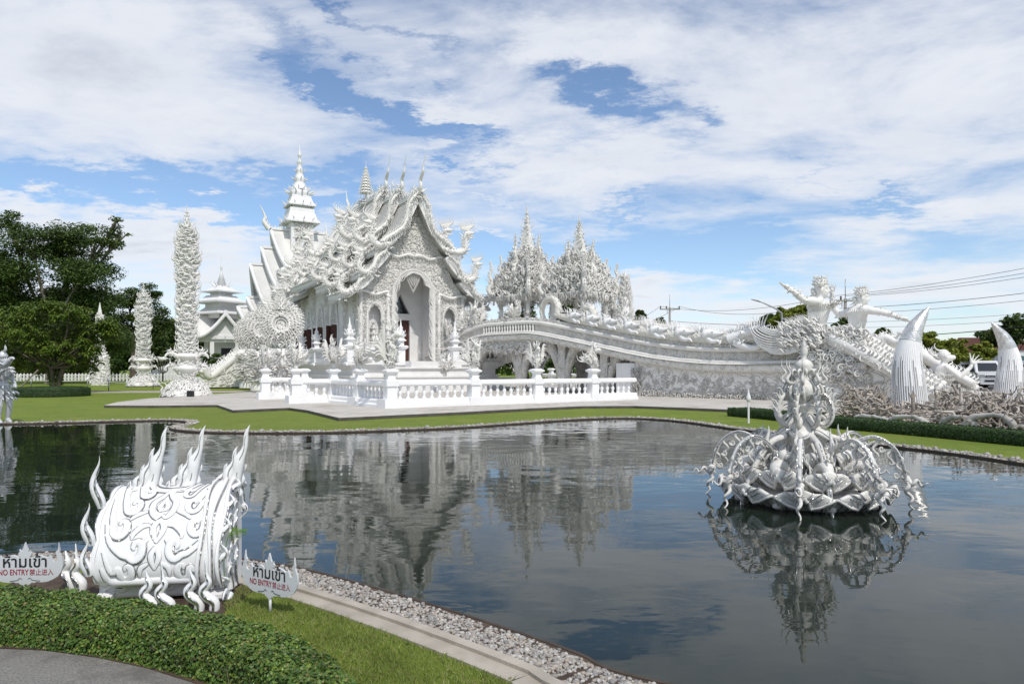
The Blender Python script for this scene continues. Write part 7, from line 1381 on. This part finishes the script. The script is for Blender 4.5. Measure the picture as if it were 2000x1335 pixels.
# ------------------------------------------------------------------ trees
def tree(name, lab, x, y, H, blobs, nleaf, L, leaf, bark, trunk_r=.3, group=None, nsub=14, sub=.30, limb=True, hang=0.0, fork=.35):
    """blobs: (dx, dy, z, rx, ry, rz) crown masses; leaves gathered in small clumps inside them"""
    T = thing(name, lab, 'tree', (x, y, 0), 0, group); mb = MB(); B = np.array(blobs, float); top = np.array([rng.normal(0, .1), rng.normal(0, .1), H*fork])
    tubes(mb, cat([(0, 0, 0), top*.5+rng.normal(0, .1, 3)*[1, 1, 0], top], 10), np.linspace(trunk_r*1.3, trunk_r*.8, 10), 8); 
    cl = []; vol = (B[:, 3]*B[:, 4]*B[:, 5])**.7
    for b in B:
        k = max(4, int(nsub*len(B)*((b[3]*b[4]*b[5])**.7)/vol.sum()*1.0)); d = rvec(k)*(rng.random((k, 1))**.45); cc = b[:3]+d*b[3:]*.86; cl.append((cc, np.full((k, 3), sub)*b[3:]*rng.uniform(.75, 1.3, (k, 1))))
        if limb:
            e = b[:3]-np.array([0, 0, b[5]*.3]); m1 = top*.6+e*.4+rng.normal(0, .25, 3); tubes(mb, cat([top*.92, m1, e], 9), np.linspace(trunk_r*.42, trunk_r*.10, 9), 6)
            for c in cc[:5]: tubes(mb, cat([m1*.4+e*.6, (e+c)/2+rng.normal(0, .15, 3), c], 6), np.linspace(trunk_r*.2, trunk_r*.05, 6), 4)
    mb.build('trunk', bark, T)
    C = np.concatenate([c for c, _ in cl]); Rr = np.concatenate([r for _, r in cl]); w = (Rr.prod(1))**.62; i = rng.choice(len(C), nleaf, p=w/w.sum()); d = rvec(nleaf)*(rng.random((nleaf, 1))**.4); P = C[i]+d*Rr[i]*np.array([1, 1, .75]); mb = MB(); leaf_quads(mb, P, d*.4+np.array([0, 0, .9-hang]), rng.uniform(L*.6, L*1.3, nleaf), .55, .55); mb.build('crown', leaf, T); return T
def px2(px, Y): return (px-1000)/F*Y
# big dark tree at the left
Y = 68; k = Y/F
def cb(px, py, rpx, rpy, Y, x0, dy=0, ry=None): p = at(px, py, Y); return (p[0]-x0, dy, p[2], rpx*Y/F, (ry or rpx)*Y/F, rpy*Y/F)
x0 = px2(105, Y)
tree('tree', 'tallest dark broad tree with spreading bare limbs at the left edge', x0, Y, 17, [cb(20, 440, 42, 34, Y, x0), cb(75, 470, 60, 38, Y, x0, -1), cb(130, 468, 60, 40, Y, x0, 1), cb(195, 465, 50, 28, Y, x0), cb(225, 437, 28, 14, Y, x0), cb(236, 460, 20, 9, Y, x0), cb(40, 530, 62, 50, Y, x0, -2), cb(175, 525, 62, 46, Y, x0, -1), cb(110, 500, 50, 34, Y, x0, 2), cb(20, 600, 70, 60, Y, x0), cb(110, 590, 80, 50, Y, x0, 3), cb(190, 590, 46, 50, Y, x0), cb(-60, 520, 70, 80, Y, x0), cb(90, 660, 120, 50, Y, x0, 3)], 150000, .26, MT['leaf_dark'], MT['barkp'], .62, nsub=24, sub=.44, fork=.34)
Y = 82; x0 = px2(260, Y)
tree('tree', 'thin dark tree with an open drooping crown behind the smaller flame column', x0, Y, 14, [cb(250, 590, 32, 24, Y, x0), cb(285, 575, 34, 20, Y, x0), cb(318, 605, 22, 34, Y, x0), cb(235, 640, 30, 40, Y, x0), cb(300, 640, 26, 30, Y, x0), cb(270, 620, 30, 26, Y, x0)], 20000, .26, MT['leaf_dark'], MT['bark'], .35, nsub=11, sub=.44)
for i, (px, Y, py, rx, ry, lf, lab) in enumerate(((-40, 92, 690, 90, 60, 'leaf_dark', 'dark bushy tree behind the dancer statue'), (60, 96, 700, 80, 45, 'leaf_dark', 'dark tree in the back row left of the carved pillar'), (150, 95, 690, 70, 55, 'leaf_dark', 'dark tree in the back row behind the front tree trunk'), (230, 90, 690, 52, 48, 'leaf_mid', 'green bushy tree between the two flame columns, left one'), (300, 92, 680, 44, 56, 'leaf_dark', 'dark tree directly behind the smaller flame column'), (345, 98, 665, 34, 46, 'leaf_dark', 'dark tree touching the left side of the tallest flame column'), (400, 110, 690, 44, 34, 'leaf_dark', 'dark tree seen under the small chapel roof'), (-130, 90, 660, 90, 90, 'leaf_dark', 'dark tree beyond the left edge'))):
    x0 = px2(px, Y); zt = at(px, py-ry, Y)[2]; tree('tree', lab, x0, Y, zt, [cb(px, py, rx, ry, Y, x0), cb(px-rx*.5, py+ry*.4, rx*.6, ry*.5, Y, x0, -1), cb(px+rx*.5, py+ry*.3, rx*.6, ry*.55, Y, x0, 1), cb(px+rx*.1, py-ry*.5, rx*.5, ry*.45, Y, x0)], 9000, .42, MT[lf], MT['bark'], .3, 'back row of trees on the left', nsub=10, sub=.34)
# frangipani in front
def frangipani():
    p = gr(108, 768); p[1] += 1.0; p[0] = px2(108, p[1]); Y = p[1]; T = thing('tree', 'leafy frangipani tree with long drooping leaf rosettes rising from the ring hedge', 'tree', tuple(p), 0); mb = MB(); x0 = p[0]
    masses = [cb(-20, 640, 50, 30, Y, x0), cb(20, 625, 50, 28, Y, x0, .4), cb(65, 612, 42, 24, Y, x0), cb(105, 598, 40, 14, Y, x0), cb(145, 615, 46, 22, Y, x0, -.5), cb(185, 635, 44, 24, Y, x0), cb(210, 652, 26, 18, Y, x0), cb(60, 655, 60, 24, Y, x0, -1), cb(140, 655, 60, 24, Y, x0, .8), cb(30, 680, 55, 20, Y, x0, .9), cb(110, 680, 50, 18, Y, x0, -.8), cb(180, 678, 34, 20, Y, x0, -.6), cb(90, 640, 80, 30, Y, x0, 1.2), cb(0, 700, 40, 26, Y, x0, 1.2), cb(150, 705, 34, 22, Y, x0, 1.2), cb(60, 715, 50, 22, Y, x0, .6), cb(125, 700, 44, 20, Y, x0, -.2), cb(215, 640, 20, 14, Y, x0, -.4)]
    C = []
    for b in masses:
        k = int(26*(b[3]*b[5])**.6*1.5)+8; b = np.array(b); d = rvec(k)*rng.random((k, 1))**.4; b[4] = min(b[4], 1.0); C.append(b[:3]+d*b[3:])
    C = np.concatenate(C); m = len(C); nl = 15; a = np.tile(np.linspace(0, 2*PI, nl+1)[:-1], m)+np.repeat(rng.uniform(0, 6, m), nl); c = np.repeat(C, nl, 0); el = rng.uniform(-.75, .6, m*nl); d = np.c_[np.cos(a)*np.cos(el), np.sin(a)*np.cos(el), np.sin(el)]; L = rng.uniform(.26, .42, m*nl)[:, None]; s = nrm(np.cross(d, [0, 0, 1.])); w = .055
    b0 = c+d*.03; m1 = c+d*L*.6+np.array([0, 0, .03]); t = c+d*L+np.array([0, 0, -.06]); v = np.stack([b0, m1+s*w, t, m1-s*w], 1); i = np.arange(m*nl)[:, None]*4; mb.add(v, i+np.array([[0, 1, 2, 3]]), 0, True); mb.build('crown', MT['leaf_frangi'], T)
    mb = MB()
    for (dx, dy) in ((-.25, 0), (.1, .1), (.3, -.1), (0, -.2)):
        tubes(mb, cat([(dx*.6, dy, 0), (dx, dy, .8), (dx*2.2, dy*2, 1.6)], 8), np.linspace(.16, .12, 8), 7)
        for k in range(6): e = C[rng.integers(m)]; b = np.array([dx*2.2, dy*2, 1.6]); tubes(mb, cat([b, (b+e)/2+np.array([0, 0, -.15]), e], 9), np.linspace(.09, .03, 9), 5)
    mb.build('trunk', MT['bark'], T); mb = MB(); tubes(mb, np.array([[-1.2, -2.0, 0], [-.45, -.9, 1.5]]), .05, 6, cap=True); mb.build('support_pole', MT['barkp'], T)
    mb = MB(); n = 900; a = rng.uniform(0, 2*PI, n); r = .45*rng.random(n)**.5; z = rng.uniform(.5, 1.5, n); leaf_quads(mb, np.c_[r*np.cos(a), r*np.sin(a), z], rvec(n), .13, .8); mb.build('ivy', MT['leaf_dark'], T)
MT['leaf_frangi'] = simple('frangipani_leaf', (.085, .15, .018), .45, var=.3, vscale=.9, island=[(.14, .21, .026), (.10, .17, .022), (.20, .26, .04), (.06, .11, .016)], translucent=.25, spec=.4)
frangipani()
# trees beyond the bridge and on the right
RT = [(1014, 86, 615, 36, 66, 'leaf_dark', 'dark tree seen between the columns of the gate pavilion'), (1110, 84, 620, 44, 56, 'leaf_dark', 'dark tree behind the coiled serpent loops'), (1030, 72, 705, 44, 30, 'leaf_dark', 'dark shrub seen under the bridge between the left piers'), (1105, 66, 700, 46, 34, 'leaf_mid', 'green shrub seen under the bridge arch between the right piers'), (1180, 66, 715, 40, 26, 'leaf_dark', 'dark shrub seen under the bridge next to the carved wall'), (1249, 96, 622, 20, 20, 'leaf_dark', 'small dark treetop showing above the parapet right of the slim cones'), (1286, 98, 632, 18, 14, 'leaf_dark', 'tiny rounded treetop left of the far power pole'),
      (1530, 62, 622, 38, 26, 'leaf_lime', 'bright yellow-green treetop behind the feathered wing'), (1570, 66, 612, 40, 24, 'leaf_lime', 'bright green treetop behind the first guardian'), (1505, 68, 628, 26, 18, 'leaf_dark', 'dark treetop left of the bright green one behind the wing'), (1645, 60, 640, 30, 26, 'leaf_dark', 'dark leafy tree between the two guardians'), (1722, 60, 655, 26, 18, 'leaf_dark', 'dark tree behind the curled serpent trunk'),
      (1800, 52, 672, 44, 34, 'leaf_lime', 'yellow-green shrub tree just right of the nearer tusk'), (1860, 53, 684, 48, 34, 'leaf_lime', 'yellow-green shrub tree behind the demon statue'), (1915, 55, 690, 40, 28, 'leaf_lime', 'yellow-green shrub tree left of the second tusk'), (1770, 56, 690, 40, 30, 'leaf_dark', 'dark shrub behind the nearer tusk'), (1985, 72, 645, 50, 44, 'leaf_dark', 'tall dark tree at the right edge above the bus'), (1945, 76, 660, 36, 26, 'leaf_dark', 'dark tree behind the tip of the second tusk'), (2080, 66, 630, 70, 60, 'leaf_dark', 'large dark tree beyond the right edge'), (1690, 70, 690, 60, 36, 'leaf_dark', 'dark tree low behind the second guardian')]
for (px, Y, py, rx, ry, lf, lab) in RT:
    x0 = px2(px, Y); zt = at(px, py-ry, Y)[2]; tree('tree', lab, x0, Y, zt, [cb(px, py, rx*.8, ry*.8, Y, x0), cb(px-rx*.55, py+ry*.35, rx*.5, ry*.5, Y, x0, -.6), cb(px+rx*.5, py+ry*.3, rx*.55, ry*.5, Y, x0, .6), cb(px+rx*.15, py-ry*.5, rx*.5, ry*.5, Y, x0)], 6500, .30 if Y < 64 else .36, MT[lf], MT['bark'], .2, 'trees beyond the bridge', nsub=9, sub=.36)
x0 = px2(412, 66); tree('shrub', 'rounded shrub with pale flowers in front of the small chapel', x0, 66, 2.6, [cb(412, 700, 26, 14, 66, x0), cb(395, 706, 18, 10, 66, x0), cb(432, 704, 16, 11, 66, x0)], 3500, .22, MT['leaf_mid'], MT['bark'], .1, nsub=8)
# distant wood closing the horizon
def far_wood():
    mb = MB(); n = 26000; x = rng.uniform(-230, 260, n); hgt = 5.5+2.5*np.sin(x*.06)+1.6*np.sin(x*.21+1)+1.0*np.sin(x*.53); y = 150+rng.uniform(-7, 7, n); z = hgt*rng.random(n)**.6; ok = ~((x > -2) & (x < 110) & (z > 4.2)); leaf_quads(mb, np.c_[x, y, z][ok], np.tile([[0, -.6, .6]], (ok.sum(), 1)), rng.uniform(1.0, 2.2, ok.sum()), .7, .7); tag(mb.build('far_wood', MT['leaf_dark']), 'dark line of far woodland along the horizon', 'wood', kind='stuff')
far_wood()
# ------------------------------------------------------------------ vehicles beyond the roots
def van(px, py, Y, rz, lab):
    x = px2(px, Y); T = thing('van', lab, 'van', (x, Y, 0), rz, 'vans parked on the road'); S = MT['silver']      # local x = forward
    prof = [(-2.5, .35), (2.3, .35), (2.52, .5), (2.55, .95), (2.40, 1.12), (1.75, 1.30), (1.15, 2.0), (.85, 2.16), (-2.3, 2.20), (-2.5, 2.0)]
    mb = MB(); p = np.array(prof)
    ys = [(-.92, .86), (-.88, 1.0), (.88, 1.0), (.92, .86)]
    c = np.array([0, 1.0]); v = []
    for y, s in ((-.93, .93), (-.85, 1.0), (.85, 1.0), (.93, .93)): q = c+(p-c)*np.array([s if s == 1 else .985, s]); yy = np.where(p[:, 1] > 1.3, y*.93, y); v.append(np.c_[q[:, 0], yy, q[:, 1]])
    v = np.stack(v); k = len(p); mb.add(v, ring_faces(1, 4, k), 0, True); mb.add(v[0], [list(range(k))], 0, True); mb.add(v[-1], [list(range(k))[::-1]], 0, True); b = mb.build('body', S, T)
    mb = MB(); slab(mb, [(-.72, 1.36), (.72, 1.36), (.62, 1.98), (-.62, 1.98)], [], (0, 0, 0), (0, 1, 0), (0, 0, 1), (1, 0, 0), .02); o = mb.build('windscreen', MT['glass'], T)
    for q in o.data.vertices: z = q.co[2]; q.co[0] = np.interp(z, [1.30, 2.0], [1.78, 1.17])+(.02 if q.co[0] > -.01 else 0)
    for sg in (-1, 1):
        for x0, x1 in ((.75, 1.45), (-.75, .55), (-2.2, -.9)):
            mb = MB(); ol = [(x0, 1.28), (x1, 1.28), (min(x1, 1.0) if x1 > 1 else x1, 1.88), (x0, 1.88)]; slab(mb, ol, [], (0, sg*.895, 0), (1, 0, 0), (0, 0, 1), (0, sg, 0), .04); mb.build('side_window', MT['glass'], T)
        mb = MB(); box(mb, (2.50, sg*.70, .98), (.10, .34, .22)); mb.build('headlight', MT['mirror'], T)
        mb = MB(); box(mb, (1.35, sg*1.04, 1.42), (.12, .2, .26)); mb.build('wing_mirror', MT['black'], T)
        for xx in (1.65, -1.55):
            mb = MB(); a = np.array([[xx, sg*.70, .34], [xx, sg*.93, .34]]); tubes(mb, a, .34, 20, cap=True); w = mb.build('wheel', MT['tyre'], T); mb = MB(); tubes(mb, np.array([[xx, sg*.90, .34], [xx, sg*.945, .34]]), .2, 14, cap=True); mb.build('rim', MT['steel'], w)
    mb = MB(); box(mb, (2.56, 0, .98), (.04, 1.0, .16)); box(mb, (2.56, 0, .62), (.04, 1.1, .14)); mb.build('grille', MT['black'], T); mb = MB(); box(mb, (2.585, 0, 1.0), (.03, .9, .03)); box(mb, (2.585, 0, .93), (.03, .9, .03)); mb.build('chrome_strip', MT['mirror'], T); mb = MB(); box(mb, (2.53, 0, .42), (.12, 1.7, .14)); mb.build('bumper', S, T)
van(1916, 0, 54, math.radians(-107), 'silver minibus facing the camera behind the demon statue')
van(2024, 0, 55.5, math.radians(-107), 'silver minibus cut by the right edge beside the second tusk')
van(1840, 0, 60, math.radians(-100), 'silver minibus mostly hidden behind the demon statue')
x = px2(2010, 64); T = thing('bus', 'pale bus with teal-tinted windows behind the vans at the right edge', 'bus', (x, 64, 0), math.radians(4)); mb = MB(); box(mb, (0, 0, 1.75), (8.0, 2.4, 2.7)); mb.build('body', MT['silver'], T); mb = MB()
for k in range(5): box(mb, (-3.1+1.55*k, -1.215, 2.2), (1.42, .05, 1.0))
mb.build('window', MT['teal'], T); mb = MB(); box(mb, (0, 0, 3.15), (8.2, 2.5, .1)); mb.build('roof', MT['steel'], T)
for xx in (-2.6, 2.6): mb = MB(); tubes(mb, np.array([[xx, -1.22, .48], [xx, -.95, .48]]), .46, 18, cap=True); mb.build('wheel', MT['tyre'], T)
x = px2(1925, 84); T = thing('house', 'low house with red-brown pitched roof among the trees on the right', 'house', (x, 84, 0), 0); mb = MB(); slab(mb, [(-5, 3.4), (5.5, 3.4), (4.2, 5.3), (-3.4, 5.3)], [], (0, -.3, 0), (1, 0, 0), (0, .0, 1), (0, -1, 0), .25); mb.build('roof', MT['redroof'], T); mb = MB(); box(mb, (0, 1.5, 1.7), (9.6, 3, 3.4)); mb.build('wall', MT['white'], T)
# ------------------------------------------------------------------ power poles, cables, street lamp
def pole_(px, ytop, Y, lab, s=1.0):
    x = px2(px, Y); zt = at(px, ytop, Y)[2]; T = thing('power_pole', lab, 'pole', (x, Y, 0), 0, 'concrete power poles beyond the bridge'); mb = MB(); zc = zt-1.9*s; tubes(mb, np.array([[0, 0, 0], [0, 0, zc+.2]]), [.20, .13], 8, cap=True); mb.build('post', MT['pole'], T); mb = MB(); tubes(mb, np.array([[0, 0, zc], [0, 0, zt]]), .035, 5, cap=True); mb.build('lightning_rod', MT['steel'], T); mb = MB(); box(mb, (0, -.12, zc), (2.6*s, .12, .14)); box(mb, (-.35, -.12, zc-.25), (.06, .06, .6)); mb.build('crossarm', MT['pole'], T)
    for dx in (-1.2, -.45, 1.2): mb = MB(); lathe(mb, [(.05, .07), (.09, .15), (.05, .22), (.09, .3), (.03, .42)], 8, (dx*s, -.12, zc)); mb.build('insulator', MT['stone'], T)
    return np.array([x, Y, zc])
a = pole_(1308, 575, 88, 'smaller far power pole with crossarm above the naga parapet'); b = pole_(1651, 545, 60, 'nearer power pole standing between the two guardians')
def cable(p, q, sag, lab, r=.018, n=24): t = np.linspace(0, 1, n)[:, None]; P = p*(1-t)+q*t; P[:, 2:] -= sag*4*t*(1-t); mb = MB(); tubes(mb, P, r, 5); tag(mb.build('overhead_cable', MT['wire']), lab, 'cable', 'overhead power cables')
far = at(2150, 494, 42); far2 = at(2150, 553, 42); far3 = at(2150, 600, 42)
names = iter(['cable from the left insulator of the far power pole to the nearer pole', 'cable from the right insulator of the far power pole to the nearer pole', 'topmost cable rising from the nearer power pole to the right edge', 'second cable from the top, rising from the nearer power pole to the right edge', 'third cable from the top, rising to the right edge', 'cable passing just above the pointing arm of the guardian', 'cable passing just below the pointing arm of the guardian', 'upper of the thin cables above the tusk', 'middle one of the thin cables above the tusk', 'thick dark cable just above the yellow-green shrubs', 'lower thin cable running just over the parapet heads', 'short cable leaving the far power pole to the left', 'second short cable leaving the far power pole to the left'])
cable(a+[-1.2, 0, .4], b+[-1.2, 0, .4], .9, next(names), .02); cable(a+[1.2, 0, .4], b+[1.2, 0, .4], 1.3, next(names), .02)
for k, dz in enumerate((0.0, -.28, -.5)): cable(b+[-1.2+1.2*k, 0, .42], far+[k*.5, 0, dz], .3, next(names), .016)
q0 = at(1640, 602, 60); cable(q0, far2, .25, next(names), .02); cable(q0+[0, 0, -.45], far2+[0, 0, -.5], .25, next(names), .015); cable(q0+[0, 0, -1.2], far3, .2, next(names), .012); cable(q0+[0, 0, -1.7], far3+[0, 0, -.4], .2, next(names), .012); cable(at(1640, 660, 60), at(2150, 620, 44), .3, next(names), .03)
cable(at(1308, 626, 88), at(1640, 630, 60), .35, next(names), .025); cable(a+[-1.2, 0, .4], at(1180, 628, 120), 1.2, next(names), .02); cable(a+[1.2, 0, .3], at(1180, 634, 120), 1.2, next(names), .02)
p = at(1512, 603, 52); T = thing('street_lamp', 'grey street lamp arm leaning left above the feathered wing', 'lamp', (p[0]+.6, 52, 0), 0); mb = MB(); zt = p[2]; tubes(mb, cat([(0, 0, 0), (0, 0, zt-1.0), (-.2, 0, zt-.2), (-1.2, 0, zt+.35), (-1.7, 0, zt+.55)], 24), np.linspace(.09, .04, 24), 7); mb.build('pole', MT['steel'], T); mb = MB(); tubes(mb, np.array([[-1.65, 0, zt+.53], [-1.95, 0, zt+.64], [-2.35, 0, zt+.72]]), [.08, .14, .05], 8, cap=True, flat=.5); mb.build('lamp_head', MT['steel'], T)
# spear lamp, label board, koi
p = gr(1462, 826); T = thing('spear_post', 'thin white spear-tipped post at the end of the right hedge', 'post', tuple(p), 0); mb = MB(); tubes(mb, np.array([[0, 0, 0], [0, 0, .62]]), .03, 7); mb.build('pole', MT['white'], T); mb = MB(); lathe(mb, [(.03, .62), (.075, .68), (.055, .76), (.02, .9), (.004, 1.0)], 8); mb.build('spear_tip', MT['white'], T)
p = gr(1612, 836); T = thing('notice_board', 'small plain white board on a stake behind the fountain', 'sign', (p[0], p[1]+.9, 0), 0); mb = MB(); box(mb, (0, 0, .53), (.34, .03, .24)); mb.build('board', MT['white'], T); mb = MB(); tubes(mb, np.array([[0, .02, 0], [0, .02, .45]]), .014, 5); mb.build('stake', MT['steel'], T)
def koi(px, py, L, rz, lab):
    p = gr(px, py, WZ-.10); T = thing('koi', lab, 'fish', tuple(p), rz, 'pale koi under the surface'); mb = MB(); tubes(mb, cat([(-L*.42, 0, 0), (-L*.2, .01, 0), (.1*L, 0, 0), (.35*L, 0, 0), (.48*L, 0, 0)], 12), np.interp(np.linspace(0, 1, 12), [0, .3, .65, .9, 1], [.012, .04, .06, .04, .008])*L*2, 8, cap=True, flat=.7); mb.build('body', MT['koi'], T); mb = MB(); mb.add([(-L*.4, 0, .01), (-L*.56, .06*L*2, .0), (-L*.5, 0, 0), (-L*.56, -.06*L*2, 0)], [[0, 1, 2, 3]], 0, True); mb.build('tail_fin', MT['koi'], T)
koi(1880, 1135, .42, 2.9, 'long pale koi swimming left near the right edge'); koi(1850, 1165, .34, 2.1, 'pale koi angled away just below the longer one'); koi(1560, 1032, .36, 2.8, 'yellowish koi in the shadow of the fountain'); koi(1010, 985, .36, .2, 'pale koi in the middle of the pond'); koi(1800, 1010, .3, 2.9, 'small koi beside the fountain reflection'); koi(860, 1040, .34, 1.0, 'dim koi in the reflection of the temple')
